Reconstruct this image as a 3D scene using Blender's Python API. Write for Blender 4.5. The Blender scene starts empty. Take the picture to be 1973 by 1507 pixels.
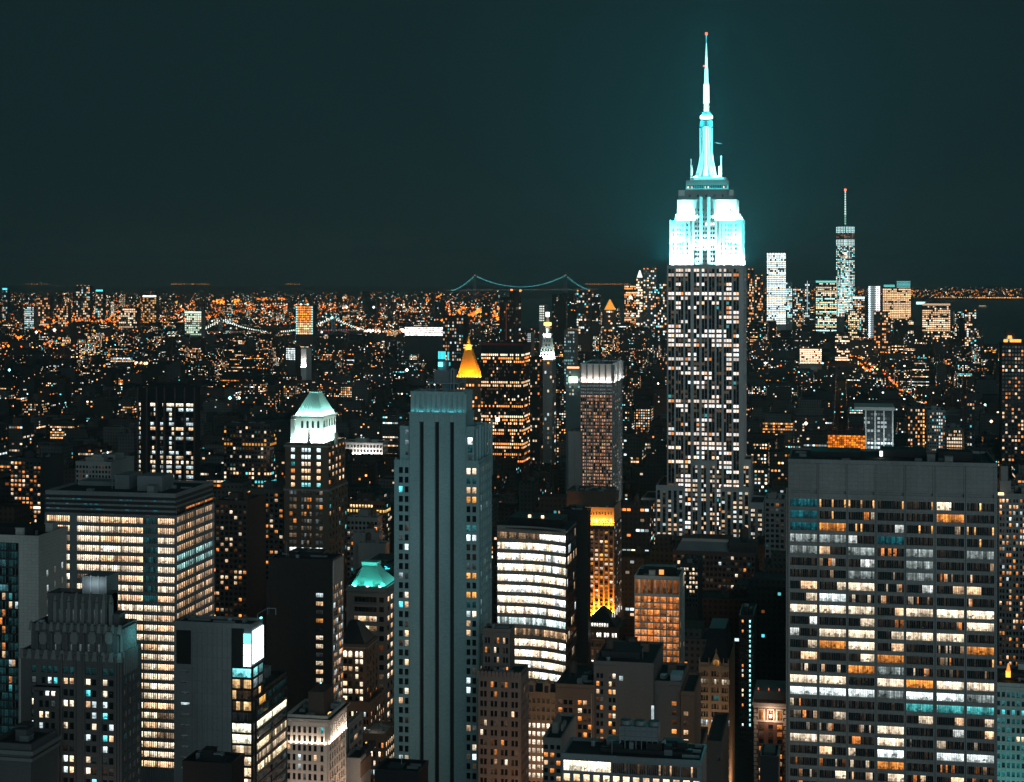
import bpy, math, random
import numpy as np
from mathutils import Matrix, Vector
random.seed(7); RNG = np.random.default_rng(11)
S = bpy.context.scene
COL = S.collection
# ---------------------------------------------------------------- camera
F_PX, CX, YH, H = 3207.0, 986.5, 520.0, 260.0      # focal length in photo px, centre, eye level, eye height (m)
PHI = math.atan((1620.0-CX)/F_PX)                   # the street grid is turned from the view axis
CP, SP = math.cos(PHI), math.sin(PHI)
cd = bpy.data.cameras.new('camera'); cam = bpy.data.objects.new('camera', cd); COL.objects.link(cam)
cam.location = (0, 0, H); cam.rotation_euler = (math.pi/2, 0, PHI)
cd.sensor_width = 36.0; cd.lens = F_PX/1973*36; cd.shift_y = -(753.5-YH)/1973
cd.clip_start = 1.0; cd.clip_end = 90000
S.camera = cam
# ---------------------------------------------------------------- night sky, moonless city glow
w = bpy.data.worlds.new('World'); S.world = w; w.use_nodes = True
nt = w.node_tree; nt.nodes.clear()
sky = nt.nodes.new('ShaderNodeTexSky'); sky.sky_type = 'NISHITA'; sky.sun_disc = False
sky.sun_elevation = math.radians(-6); sky.sun_rotation = math.radians(200)
b1 = nt.nodes.new('ShaderNodeBackground'); b1.inputs[1].default_value = 0.05
b2 = nt.nodes.new('ShaderNodeBackground'); b2.inputs[0].default_value = (0.0068, 0.0182, 0.0203, 1); b2.inputs[1].default_value = 1.0
ad = nt.nodes.new('ShaderNodeAddShader'); wo = nt.nodes.new('ShaderNodeOutputWorld')
nt.links.new(sky.outputs[0], b1.inputs[0]); nt.links.new(b1.outputs[0], ad.inputs[0])
nt.links.new(b2.outputs[0], ad.inputs[1]); nt.links.new(ad.outputs[0], wo.inputs[0])
# the one broad lamp: the glow of the city behind the viewer
sl = bpy.data.lights.new('city_glow', 'SUN'); so = bpy.data.objects.new('city_glow', sl); COL.objects.link(so)
sl.energy = 0.72; sl.angle = math.radians(50); sl.color = (0.66, 0.93, 1.0)
so.rotation_euler = Vector((-0.42, 0.86, -0.16)).to_track_quat('-Z', 'Y').to_euler()
S.view_settings.view_transform = 'Standard'; S.view_settings.look = 'None'
S.view_settings.exposure = 0; S.view_settings.gamma = 1
S.render.engine = 'CYCLES'
c = S.cycles
c.max_bounces = 3; c.diffuse_bounces = 1; c.glossy_bounces = 2; c.transmission_bounces = 1; c.volume_bounces = 0
c.transparent_max_bounces = 4; c.sample_clamp_indirect = 2.0; c.caustics_reflective = False; c.caustics_refractive = False
c.use_denoising = True
try: c.denoiser = 'OPENIMAGEDENOISE'
except Exception: pass
c.volume_step_rate = 5.0
# ---------------------------------------------------------------- projection helpers (photo px <-> world)
RE = 6.37e6
def ray(px):
    u = (px-CX)/F_PX
    return (-SP+u*CP, CP+u*SP)
def X(px, Y): r = ray(px); return r[0]/r[1]*Y
def D(px, Y): return Y/ray(px)[1]
def Z(px, py, Y): return H-(py-YH)/F_PX*D(px, Y)
def at(px, d): r = ray(px); return (r[0]*d, r[1]*d)
def zat(py, d): return H-(py-YH)/F_PX*d
def proj(x, y, z):
    d = -SP*x+CP*y; u = (CP*x+SP*y)/d
    return CX+u*F_PX, YH+(H-z)/d*F_PX, d
def gz(x, y): return -(x*x+y*y)/(2*RE)
def back_at(x, px): r = ray(px); return x*r[1]/r[0]        # Y where the line x = const meets column px
# ---------------------------------------------------------------- materials
def nodes(name):
    m = bpy.data.materials.new(name); m.use_nodes = True
    t = m.node_tree; return m, t, t.nodes['Principled BSDF']
def N(t, ty, **kw):
    n = t.nodes.new(ty)
    for k, v in kw.items(): setattr(n, k, v)
    return n
def MATH(t, op, a, b=None, c_=None):
    n = N(t, 'ShaderNodeMath', operation=op)
    for i, q in enumerate((a, b, c_)):
        if q is None: continue
        if isinstance(q, (int, float)): n.inputs[i].default_value = q
        else: t.links.new(q, n.inputs[i])
    return n.outputs[0]
def scl(t, colsock, f):
    n = N(t, 'ShaderNodeMix', data_type='RGBA', blend_type='MULTIPLY'); n.inputs[0].default_value = 1
    if isinstance(colsock, tuple): n.inputs[6].default_value = (*colsock, 1)
    else: t.links.new(colsock, n.inputs[6])
    cb = N(t, 'ShaderNodeCombineColor')
    for i in range(3): t.links.new(f, cb.inputs[i])
    t.links.new(cb.outputs[0], n.inputs[7]); return n.outputs[2]
def wall_mat(name, col, rough=0.85, grid=None, var=0.42, fine=1.3):
    m, t, p = nodes(name)
    g = N(t, 'ShaderNodeNewGeometry'); sx = N(t, 'ShaderNodeSeparateXYZ'); t.links.new(g.outputs['Position'], sx.inputs[0])
    u = MATH(t, 'ADD', sx.outputs[0], sx.outputs[1])
    mp = N(t, 'ShaderNodeCombineXYZ'); t.links.new(u, mp.inputs[0]); t.links.new(sx.outputs[2], mp.inputs[1])
    n1 = N(t, 'ShaderNodeTexNoise'); n1.inputs['Scale'].default_value = 0.06; n1.inputs['Detail'].default_value = 5
    st = N(t, 'ShaderNodeVectorMath', operation='MULTIPLY'); st.inputs[1].default_value = (1, .25, 1)
    t.links.new(mp.outputs[0], st.inputs[0]); t.links.new(st.outputs[0], n1.inputs['Vector'])
    n2 = N(t, 'ShaderNodeTexNoise'); n2.inputs['Scale'].default_value = fine; n2.inputs['Detail'].default_value = 3
    t.links.new(mp.outputs[0], n2.inputs['Vector'])
    f = MATH(t, 'ADD', MATH(t, 'MULTIPLY_ADD', n1.outputs[0], 2*var, 1-var), MATH(t, 'MULTIPLY_ADD', n2.outputs[0], var, -var/2))
    if grid:
        br = N(t, 'ShaderNodeTexBrick'); br.offset = grid[2] if len(grid) > 2 else 0
        br.inputs['Scale'].default_value = 1; br.inputs['Brick Width'].default_value = grid[0]; br.inputs['Row Height'].default_value = grid[1]
        br.inputs['Mortar Size'].default_value = 0.07; br.inputs['Color1'].default_value = (1, 1, 1, 1)
        br.inputs['Color2'].default_value = (.90, .90, .90, 1); br.inputs['Mortar'].default_value = (.72, .72, .72, 1)
        t.links.new(mp.outputs[0], br.inputs['Vector']); sp = N(t, 'ShaderNodeSeparateColor'); t.links.new(br.outputs[0], sp.inputs[0])
        f = MATH(t, 'MULTIPLY', f, sp.outputs[0])
    t.links.new(scl(t, col, f), p.inputs['Base Color']); p.inputs['Roughness'].default_value = rough
    p.inputs['Specular IOR Level'].default_value = 0.25
    return m
W = dict(
    limestone=wall_mat('limestone', (.26, .42, .44), grid=(1.6, .45, .5), var=.5),  # teal wash of light put into the stone's base colour
    limestone_trim=wall_mat('limestone_trim', (.27, .40, .41)),  # same teal light put into the trim's colour
    esb=wall_mat('grey_limestone', (.40, .405, .41)),
    travertine=wall_mat('travertine', (.245, .235, .23), grid=(2.2, 1.6)),
    pale=wall_mat('pale_panel', (.42, .40, .38), grid=(1.5, 1.1)),
    grey=wall_mat('grey_panel', (.19, .20, .205), grid=(3.2, 4.0)),
    dark=wall_mat('dark_brick', (.045, .045, .047), grid=(2.5, 3.5)),
    black=wall_mat('black_metal', (.018, .018, .019), .5),
    brown=wall_mat('brown_brick', (.17, .115, .085), grid=(.9, .3, .5)),
    darkbrown=wall_mat('dark_brown_brick', (.085, .06, .05)),
    loft=wall_mat('dark_grey_stucco', (.115, .11, .107)),  # one even dark grey over the whole block
    annex=wall_mat('weathered_brick', (.19, .155, .14), grid=(.9, .3, .5)),
    tan=wall_mat('tan_terracotta', (.33, .235, .165)),
    red=wall_mat('red_brick', (.19, .085, .06)),
    deco=wall_mat('dark_grey_brick', (.10, .098, .097), grid=(.9, .3, .5)),
    decotrim=wall_mat('weathered_trim', (.16, .155, .15)),
    cream=wall_mat('cream_stone', (.52, .45, .40)),
    white=wall_mat('white_stone', (.60, .58, .54)),
    concrete=wall_mat('concrete', (.25, .235, .225)),
    metal=wall_mat('bluish_metal', (.16, .175, .185), .4),
    roof=wall_mat('tar_roof', (.035, .036, .037), fine=.5),
    teal=wall_mat('verdigris_copper', (.30, .52, .47), .5),
    gold=wall_mat('gilded_tile', (.80, .46, .07), .45, grid=(3, 1.6, .5)),
    slate=wall_mat('slate_roof', (.035, .037, .04), .6, grid=(.8, .5, .5)),
    steel=wall_mat('painted_steel', (.22, .27, .29), .5),
    redsteel=wall_mat('red_painted_steel', (.25, .04, .03), .6))
def ground_mat(name, col, rough):
    m = wall_mat(name, col, rough, fine=.02); return m
def window_mat(name, detail):
    m, t, p = nodes(name)
    a = N(t, 'ShaderNodeAttribute', attribute_name='lit')
    p.inputs['Base Color'].default_value = (.010, .013, .015, 1); p.inputs['Roughness'].default_value = .12
    p.inputs['Specular IOR Level'].default_value = .5
    if detail:
        uv = N(t, 'ShaderNodeUVMap', uv_map='UVMap'); sx = N(t, 'ShaderNodeSeparateXYZ'); t.links.new(uv.outputs[0], sx.inputs[0])
        v = sx.outputs[1]
        cm = N(t, 'ShaderNodeCombineXYZ'); t.links.new(sx.outputs[0], cm.inputs[0]); t.links.new(MATH(t, 'MULTIPLY', v, 2.2), cm.inputs[1])
        n1 = N(t, 'ShaderNodeTexNoise'); n1.inputs['Scale'].default_value = .8; n1.inputs['Detail'].default_value = 4; n1.inputs['Roughness'].default_value = .7
        t.links.new(cm.outputs[0], n1.inputs['Vector'])
        n2 = N(t, 'ShaderNodeTexVoronoi', distance='CHEBYCHEV'); n2.inputs['Scale'].default_value = 1.1
        t.links.new(cm.outputs[0], n2.inputs['Vector']); vs = N(t, 'ShaderNodeSeparateColor'); t.links.new(n2.outputs['Color'], vs.inputs[0])
        wn = N(t, 'ShaderNodeTexWhiteNoise', noise_dimensions='1D'); t.links.new(MATH(t, 'FLOOR', MATH(t, 'DIVIDE', sx.outputs[0], 1.7)), wn.inputs['W'])
        base = MATH(t, 'MULTIPLY', MATH(t, 'POWER', n1.outputs[0], 1.7), 3.1)
        part = MATH(t, 'MULTIPLY_ADD', wn.outputs['Value'], .75, .5)
        low = MATH(t, 'LESS_THAN', v, MATH(t, 'MULTIPLY_ADD', vs.outputs[0], .55, .02))       # desks, shelves, people along the sill
        furn = MATH(t, 'SUBTRACT', 1.0, MATH(t, 'MULTIPLY', low, MATH(t, 'MULTIPLY_ADD', vs.outputs[1], .6, .25)))
        ceil = MATH(t, 'MULTIPLY_ADD', MATH(t, 'GREATER_THAN', v, .78), .35, .9)
        f = MATH(t, 'MULTIPLY', MATH(t, 'MULTIPLY', base, part), MATH(t, 'MULTIPLY', furn, ceil))
        t.links.new(scl(t, a.outputs['Color'], f), p.inputs['Emission Color'])
    else:
        t.links.new(a.outputs['Color'], p.inputs['Emission Color'])
    p.inputs['Emission Strength'].default_value = 1.0
    m.cycles.emission_sampling = 'NONE'
    return m
WIN = window_mat('lit_window', True); WFAR = window_mat('distant_window', False)
LAMP = window_mat('lamp_glass', False)
def city_mat():
    m, t, p = nodes('city_masonry')
    a = N(t, 'ShaderNodeAttribute', attribute_name='lit')
    g = N(t, 'ShaderNodeNewGeometry'); sx = N(t, 'ShaderNodeSeparateXYZ'); t.links.new(g.outputs['Position'], sx.inputs[0])
    u = MATH(t, 'ADD', sx.outputs[0], sx.outputs[1])
    fu = MATH(t, 'FRACT', MATH(t, 'DIVIDE', u, 3.1)); fz = MATH(t, 'FRACT', MATH(t, 'DIVIDE', sx.outputs[2], 3.5))
    mk = MATH(t, 'MULTIPLY', MATH(t, 'MULTIPLY', MATH(t, 'GREATER_THAN', fu, .3), MATH(t, 'LESS_THAN', fu, .78)),
              MATH(t, 'MULTIPLY', MATH(t, 'GREATER_THAN', fz, .28), MATH(t, 'LESS_THAN', fz, .76)))
    n1 = N(t, 'ShaderNodeTexNoise'); n1.inputs['Scale'].default_value = .08; n1.inputs['Detail'].default_value = 4
    t.links.new(g.outputs['Position'], n1.inputs['Vector'])
    f = MATH(t, 'MULTIPLY', MATH(t, 'SUBTRACT', 1.0, MATH(t, 'MULTIPLY', mk, .75)), MATH(t, 'MULTIPLY_ADD', n1.outputs[0], .9, .55))
    t.links.new(scl(t, a.outputs['Color'], f), p.inputs['Base Color']); p.inputs['Roughness'].default_value = .85
    p.inputs['Specular IOR Level'].default_value = .2
    return m
CITY = city_mat()
PEACH, CREAM, COOL, CYAN, ORANGE, AMBER = (1, .62, .35), (1, .80, .57), (.78, .96, 1), (.12, .80, .88), (1, .32, .07), (1, .42, .08)
def k_(c_, s): return tuple(q*s for q in c_)
# ---------------------------------------------------------------- mesh building
class MB:
    def __init__(s): s.v = []; s.f = []; s.m = []; s.lit = []; s.uv = []
    def face(s, pts, lit=(0, 0, 0), uv=None, m=0):
        i = len(s.v); s.v += pts; s.f.append(tuple(range(i, i+len(pts)))); s.m.append(m); s.lit.append(lit); s.uv += uv or [(0, 0)]*len(pts)
    def fr(s, a, b, lit=(0, 0, 0), m=0):       # frustum between two rects (x0,x1,y0,y1,z)
        i = len(s.v)
        for (x0, x1, y0, y1, z) in (a, b): s.v += [(x0, y0, z), (x1, y0, z), (x1, y1, z), (x0, y1, z)]
        for q in ((3, 2, 1, 0), (4, 5, 6, 7), (0, 1, 5, 4), (1, 2, 6, 5), (2, 3, 7, 6), (3, 0, 4, 7)):
            s.f.append(tuple(i+k for k in q)); s.m.append(m); s.lit.append(lit); s.uv += [(0, 0)]*4
    def box(s, x0, x1, y0, y1, z0, z1, lit=(0, 0, 0), m=0):
        s.fr((min(x0, x1), max(x0, x1), min(y0, y1), max(y0, y1), min(z0, z1)), (min(x0, x1), max(x0, x1), min(y0, y1), max(y0, y1), max(z0, z1)), lit, m)
    def cyl(s, cx, cy, r0, r1, z0, z1, n=12, lit=(0, 0, 0), m=0):
        i = len(s.v)
        for r, z in ((r0, z0), (r1, z1)):
            for k in range(n): a = 2*math.pi*(k+.5)/n; s.v.append((cx+r*math.cos(a), cy+r*math.sin(a), z))
        for k in range(n):
            j = (k+1) % n; s.f.append((i+k, i+j, i+n+j, i+n+k)); s.m.append(m); s.lit.append(lit); s.uv += [(0, 0)]*4
        s.f.append(tuple(i+n+k for k in range(n))); s.m.append(m); s.lit.append(lit); s.uv += [(0, 0)]*n
        s.f.append(tuple(i+n-1-k for k in range(n))); s.m.append(m); s.lit.append(lit); s.uv += [(0, 0)]*n
    def tube(s, p, q, r, n=5, lit=(0, 0, 0)):
        p = Vector(p); q = Vector(q); d = (q-p).normalized(); a = d.orthogonal().normalized(); b = d.cross(a); i = len(s.v)
        for e in (p, q):
            for k in range(n): t = 2*math.pi*k/n; s.v.append(tuple(e+(a*math.cos(t)+b*math.sin(t))*r))
        for k in range(n):
            j = (k+1) % n; s.f.append((i+k, i+j, i+n+j, i+n+k)); s.m.append(0); s.lit.append(lit); s.uv += [(0, 0)]*4
    def fb(s, face, pl, u0, u1, z0, z1, d0, d1, **k):
        if face == 'F': s.box(u0, u1, pl-d1, pl-d0, z0, z1, **k)
        elif face == 'R': s.box(pl+d0, pl+d1, u0, u1, z0, z1, **k)
        else: s.box(pl-d1, pl-d0, u0, u1, z0, z1, **k)
    def build(s, name, mats, parent=None, kind=None):
        o3 = parent.location if parent else Vector((0, 0, 0))
        me = bpy.data.meshes.new(name)
        me.from_pydata([(a-o3[0], b-o3[1], c2-o3[2]) for a, b, c2 in s.v], [], s.f)
        for m in (mats if isinstance(mats, (list, tuple)) else [mats]): me.materials.append(m)
        me.polygons.foreach_set('material_index', s.m)
        if any(q != (0, 0, 0) for q in s.lit):
            at_ = me.attributes.new('lit', 'FLOAT_COLOR', 'FACE')
            at_.data.foreach_set('color', [x for q in s.lit for x in (*q, 1.0)])
        if any(q != (0, 0) for q in s.uv):
            ul = me.uv_layers.new(name='UVMap'); ul.data.foreach_set('uv', [x for q in s.uv for x in q])
        o = bpy.data.objects.new(name, me); COL.objects.link(o)
        if parent: o.parent = parent
        if kind: o['kind'] = kind
        return o
def tag(o, label=None, cat=None, group=None, kind=None):
    for k, v in (('label', label), ('category', cat), ('group', group), ('kind', kind)):
        if v: o[k] = v
    return o
def area(parent, name, loc, dirv, xax, sx, sy, power, col):
    L = bpy.data.lights.new(name, 'AREA'); L.shape = 'RECTANGLE'; L.size = sx; L.size_y = sy; L.energy = power; L.color = col
    o = bpy.data.objects.new(name, L); COL.objects.link(o)
    z = -Vector(dirv).normalized(); x = Vector(xax).normalized(); y = z.cross(x).normalized(); x = y.cross(z)
    M = Matrix((x, y, z)).transposed().to_4x4(); M.translation = Vector(loc)-(parent.location if parent else Vector())
    o.matrix_world = M
    if parent: o.parent = parent
    return o
HEROES = []
# pieces that belong to a part rather than to the building itself
SUB = dict(copper_seam='copper_roof', lantern_glass='lantern', beacon='lantern', antenna_lamp='antenna', pier_joint='wall', mullion='wall', panel_joint='wall', parapet='roof', dormer='pyramid_roof',
           skylight='pyramid_roof', mast_glass='mast', mast_cap='mast', fan_guard='cooling_tower', penthouse_frame='penthouse', dentil='crown', ornament='crown', louvre='crown', deck_lamp='observatory',
           quoin='wall', string_course='wall', window_arch='wall', drain_pipe='wall', pipe='platform', tank_house='platform', hatch='penthouse', glass_stripe='wall', spandrel='wall', plant_lamp='louvre', eaves_strip='wall')
class Hero:
    """one building: an Empty at its base, parts as children; px/py numbers are photo pixels on the plane at grid distance Y"""
    def __init__(s, name, label, px0, px1, pytop, Y, side=None, depth=30, mat='concrete', vis=1507, cat='building', group=None, body=True, roof=True, shape=None):
        s.Y = Y; s.x0 = X(px0, Y); s.x1 = X(px1, Y); s.y0 = Y; s.zt = Z((px0+px1)/2, pytop, Y); s.mat = mat
        s.y1 = back_at(s.x1, side) if side else Y+depth
        s.root = bpy.data.objects.new(name, None); COL.objects.link(s.root)
        cx_, cy_ = (s.x0+s.x1)/2, (s.y0+s.y1)/2; s.zg = gz(cx_, cy_)
        s.root.location = (cx_, cy_, s.zg); s.root.empty_display_size = 5
        tag(s.root, label, cat, group)
        s.parts = {}; s.w = []; s.bits = []; s.winmat = WIN if Y < 1250 else WFAR
        HEROES.append((px0, max(px1, side or px1), pytop, vis, Y, s.x0, s.x1, s.y0, s.y1))
        if body: s.p('wall', mat).box(s.x0, s.x1, s.y0, s.y1, s.zg-1, s.zt)
        if body and roof: s.roof(s.x0, s.x1, s.y0, s.y1, s.zt)
    def p(s, part, mat=None):
        for (nm, m0) in s.parts:
            if nm == part and (mat is None or m0 == mat): return s.parts[nm, m0][0]
        s.parts[part, mat or s.mat] = (MB(), mat or s.mat)
        return s.parts[part, mat or s.mat][0]
    def fx(s, px, Y=None): return X(px, Y or s.Y)
    def fz(s, px, py, Y=None): return Z(px, py, Y or s.Y)
    def roof(s, x0, x1, y0, y1, z, par=1.1, t=.5, mat=None):
        if s.Y < 1300: s.clutter(x0, x1, y0, y1, z+.15)
        s.p('roof', 'roof').box(x0+t, x1-t, y0+t, y1-t, z-.3, z+.15)
        q = s.p('parapet', mat or s.mat)
        q.box(x0-.12, x1+.12, y0-.12, y0+t, z-.4, z+par); q.box(x0-.12, x1+.12, y1-t, y1+.12, z-.4, z+par)
        q.box(x0-.12, x0+t, y0+t, y1-t, z-.4, z+par); q.box(x1-t, x1+.12, y0+t, y1-t, z-.4, z+par)
    def bit(s, name, mat, fn):
        mb = MB(); fn(mb); s.bits.append((name, mb, mat))
    def clutter(s, x0, x1, y0, y1, z):
        rd = random.Random(int(x0*7+y0*3+z)); w_, d_ = x1-x0, y1-y0
        if w_ < 9 or d_ < 9 or s.root.name.split('.')[0] in ('copper_roof_tower', 'pyramid_roof_tower', 'dark_pyramid_building', 'gothic_tower', 'floodlit_crown_tower', 'mansard_building', 'skyscraper'): return
        for i in range(min(9, int(w_*d_/90)+2)):
            x, y = rd.uniform(x0+1.5, x1-4), rd.uniform(y0+2, y1-4); k = rd.random()
            if k < .35: a, b, hh = rd.uniform(1, 3), rd.uniform(1, 3), rd.uniform(.7, 2.2); s.bit('air_handler', 'metal', lambda m: m.box(x, x+a, y, y+b, z, z+hh))
            elif k < .55: r_ = rd.uniform(.4, .9); s.bit('roof_fan', 'steel', lambda m: (m.cyl(x, y, r_, r_, z, z+1.2, 10), m.cyl(x, y, r_*1.25, r_*1.1, z+1.2, z+1.5, 10)))
            elif k < .75: L = rd.uniform(3, 8); s.bit('duct', 'metal', lambda m: m.box(x, min(x1-1, x+L), y, y+.8, z+.4, z+1.1))
            elif k < .88: hh = rd.uniform(2.4, 3.4); s.bit('stair_bulkhead', s.mat, lambda m: (m.box(x, x+3, y, y+4, z, z+hh), m.box(x-.15, x+3.15, y-.15, y+4.15, z+hh, z+hh+.2)))
            else: s.bit('roof_mast', 'steel', lambda m: m.tube((x, y, z), (x, y, z+rd.uniform(3, 7)), .1, 5))
        if s.mat in ('brown', 'concrete', 'tan', 'red', 'darkbrown', 'dark', 'cream') and w_ > 14 and rd.random() < .7:
            x, y = rd.uniform(x0+3, x1-3), rd.uniform(y0+4, y1-3)
            def tk(m):
                for sx in (-1.1, 1.1):
                    for sy in (-1.1, 1.1): m.box(x+sx-.1, x+sx+.1, y+sy-.1, y+sy+.1, z, z+2.4)
                m.box(x-1.5, x+1.5, y-1.5, y+1.5, z+2.3, z+2.5); m.cyl(x, y, 1.7, 1.6, z+2.5, z+5.6, 12); m.cyl(x, y, 1.85, .1, z+5.6, z+6.8, 12)
            s.bit('water_tank', 'darkbrown', tk)
    def tier(s, px0, px1, pytop, Y, zb, depth=None, y1=None, mat=None, part='wall', roof=True):
        x0, x1 = X(px0, Y), X(px1, Y); zt = Z((px0+px1)/2, pytop, Y); y1 = y1 or Y+depth
        s.p(part, mat or s.mat).box(x0, x1, Y, y1, zb, zt)
        if roof: s.roof(x0, x1, Y, y1, zt, mat=mat)
        return x0, x1, Y, y1, zt
    def win(s, face, pl, u0, u1, z0, z1, panes, arch=False): s.w.append((face, pl, u0, u1, z0, z1, panes, arch))
    def facade(s, face, pl, u0, u1, z0, z1, cols, rows, lit, proud=.4, panes=1, part='wall', mat=None, mull=True, sill=0, smat=None):
        q = s.p(part, mat)
        e = [u0]+[x for ab in cols for x in ab]+[u1]
        for a, b in zip(e[0::2], e[1::2]):
            if b-a > .02: q.fb(face, pl, a, b, z0, z1, -.3, proud)
        rows = sorted(rows); e = [z0]+[x for ab in rows for x in ab]+[z1]
        for a, b in zip(e[0::2], e[1::2]):
            if b-a > .02:
                if smat and z0 < a and b < z1:
                    for (ca, cb) in cols: s.p('spandrel', smat).fb(face, pl, ca, cb, a, b, -.3, proud*.3)
                else: q.fb(face, pl, u0+.01, u1-.01, a, b, -.3, proud-.05)
        if sill:
            for (a, b) in cols:
                for (za, zb) in rows: q.fb(face, pl, a-.1, b+.1, za-.2, za, -.2, proud+sill)
        R = len(rows)
        for i, (za, zb) in enumerate(rows):
            for j, (a, b) in enumerate(cols):
                L = lit(R-1-i, j)                     # row 0 is the top row
                if L is None: L = (0, 0, 0)
                s.win(face, pl, a, b, za, zb, L if isinstance(L, list) else [L]*panes)
    def _wq(s, mb, wd):
        face, pl, u0, u1, z0, z1, panes, arch = wd
        n = len(panes); g = .05 if n > 1 else 0; wd_ = (u1-u0)/n; off = random.uniform(0, 900)
        def pt(u, z):
            return (u, pl-.06, z) if face == 'F' else (pl+.06, u, z) if face == 'R' else (pl-.06, u, z)
        for k, L in enumerate(panes):
            a, b = u0+k*wd_+g, u0+(k+1)*wd_-g
            ua, ub = off+a-u0, off+b-u0
            pts = [pt(a, z0), pt(b, z0), pt(b, z1), pt(a, z1)]; uv = [(ua, .001), (ub, .001), (ub, 1), (ua, 1)]
            if arch:
                h = (b-a)/2; pts = pts[:2]; uv = uv[:2]
                for q in range(7):
                    t = math.pi*q/6; pts.append(pt((a+b)/2+h*math.cos(t), z1-h+h*math.sin(t))); uv.append(((ua+ub)/2+h*math.cos(t), .8+.2*math.sin(t)))
            mb.face(pts, L, uv)
    def done(s, nmax=100):
        made = {}; kids = []
        for nm, mb, mat in s.bits: mb.build(nm, W[mat] if isinstance(mat, str) else mat, s.root)
        for (nm, _m), (mb, mat) in sorted(s.parts.items(), key=lambda q: q[0][0] in SUB):
            if mb.f: oo = mb.build(nm, W[mat] if isinstance(mat, str) else mat, s.root, kind='stuff' if nm == 'pane' else None); made.setdefault(nm, oo); kids.append((nm, oo))
        for nm, oo in kids:
            if SUB.get(nm) in made: oo.parent = made[SUB[nm]]
        s.w.sort(key=lambda q: (q[0] != 'F', -(q[3]-q[2])*(q[5]-q[4])*(1 if sum(map(sum, q[6])) > 0 else .8)))
        for wd in s.w[:nmax]:
            mb = MB(); s._wq(mb, wd); mb.build('window', s.winmat, s.root)
        if s.w[nmax:]:
            mb = MB()
            for wd in s.w[nmax:]: s._wq(mb, wd)
            mb.build('window', s.winmat, s.root, kind='stuff')
        return s
def ecols(u0, u1, n, frac=.6, pair=1, gap=.35):
    cw = (u1-u0)/n; out = []
    for i in range(n):
        a = u0+cw*(i+(1-frac)/2); b = u0+cw*(i+(1+frac)/2)
        if pair == 1: out.append((a, b))
        else:
            g = (b-a)*gap/pair; w_ = ((b-a)-g*(pair-1))/pair
            out += [(a+k*(w_+g), a+k*(w_+g)+w_) for k in range(pair)]
    return out
def prow(px, Y, py0, py1, pitch, h):
    """rows of windows between py0 (top edge of the first) and py1, in photo px on plane Y"""
    out = []; y = py0
    while y+h <= py1: out.append((Z(px, y+h, Y), Z(px, y, Y))); y += pitch
    return out
def office(p=.4, hi=.9, lo=.1, pal=((CREAM, 5), (PEACH, 3), (COOL, 2)), s=(1.0, 2.2), seed=1):
    rd = random.Random(seed); mem = {}
    cs = [c_ for c_, n in pal for _ in range(n)]
    def f(r, j):
        if r not in mem: mem[r] = (hi if rd.random() < p else lo, rd.choice(cs), rd.uniform(*s))
        pr, c_, st = mem[r]
        if rd.random() < pr: return k_(c_ if rd.random() < .8 else rd.choice(cs), st*rd.uniform(.75, 1.2))
        return k_(rd.choice(cs), rd.uniform(.02, .10)) if rd.random() < .25 else (0, 0, 0)
    return f
def resi(p=.2, pal=((PEACH, 4), (ORANGE, 3), (CREAM, 2), (COOL, 1)), s=(.6, 2.0), seed=1):
    rd = random.Random(seed); cs = [c_ for c_, n in pal for _ in range(n)]
    def f(r, j):
        if rd.random() < p: return k_(rd.choice(cs), rd.uniform(*s))
        return k_(rd.choice(cs), rd.uniform(.02, .09)) if rd.random() < .2 else (0, 0, 0)
    return f
def flood(h, x0, x1, y, z, power, col, tilt=.3, face='F', w_=.5):
    if face == 'F': return area(h.root, 'floodlight', ((x0+x1)/2, y, z), (0, tilt, 1), (1, 0, 0), abs(x1-x0), w_, power, col)
    return area(h.root, 'floodlight', (y, (x0+x1)/2, z), (-tilt, 0, 1), (0, 1, 0), abs(x1-x0), w_, power, col)
# ================================================================ buildings near the viewer
def panes_for(code, rd):
    """what one band of office glass shows: 15 panes"""
    n = 15; dk = lambda: k_(PEACH, rd.choice([0, 0, 0, .015, .03]))
    if code == 'k': return [dk() for _ in range(n)]
    if code == 'd':
        p = [dk() for _ in range(n)]
        for _ in range(rd.randint(1, 4)): q = rd.randrange(n-1); p[q] = p[q+rd.randint(0, 1)] = k_(rd.choice([PEACH, ORANGE, CREAM]), rd.uniform(.15, 1.2))
        return p
    if code == 'n':
        p = [dk() for _ in range(n)]
        for q in rd.sample([0, 4, 7, 14], rd.randint(1, 3)): p[q] = k_((1, .5, .16), 1.5)
        return p
    if code == 't': return [k_((.02, .34, .42), rd.uniform(.12, .5)) for _ in range(n)]
    if code == 'T': return [k_((.10, .62, .62), rd.uniform(.75, 1.15)) for _ in range(n)]
    if code == 'o': s = rd.uniform(1.2, 1.9); return [k_((1, .34, .06), s*rd.uniform(.4, 1.2)) for _ in range(n)]
    if code == 'w': s = rd.uniform(1.7, 2.8); return [k_(CREAM, s*rd.uniform(.6, 1.15)) for _ in range(n)]
    if code == 'C': s = rd.uniform(1.4, 2.3); return [k_((.86, .98, .97), s*rd.uniform(.85, 1.1)) for _ in range(n)]
    if code == 'c': return [k_((.80, .95, .93), rd.uniform(.12, .65)) for _ in range(n)]
    s = rd.uniform(.9, 2.2); col = rd.choice([CREAM, PEACH, CREAM, (.95, 1, .95)]); kk = rd.randint(4, 9)
    lit = [k_(col, s*rd.uniform(.7, 1.15)) for _ in range(kk)]; off = [dk() for _ in range(n-kk)]
    return off+lit if code == 'h' else lit+off
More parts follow.
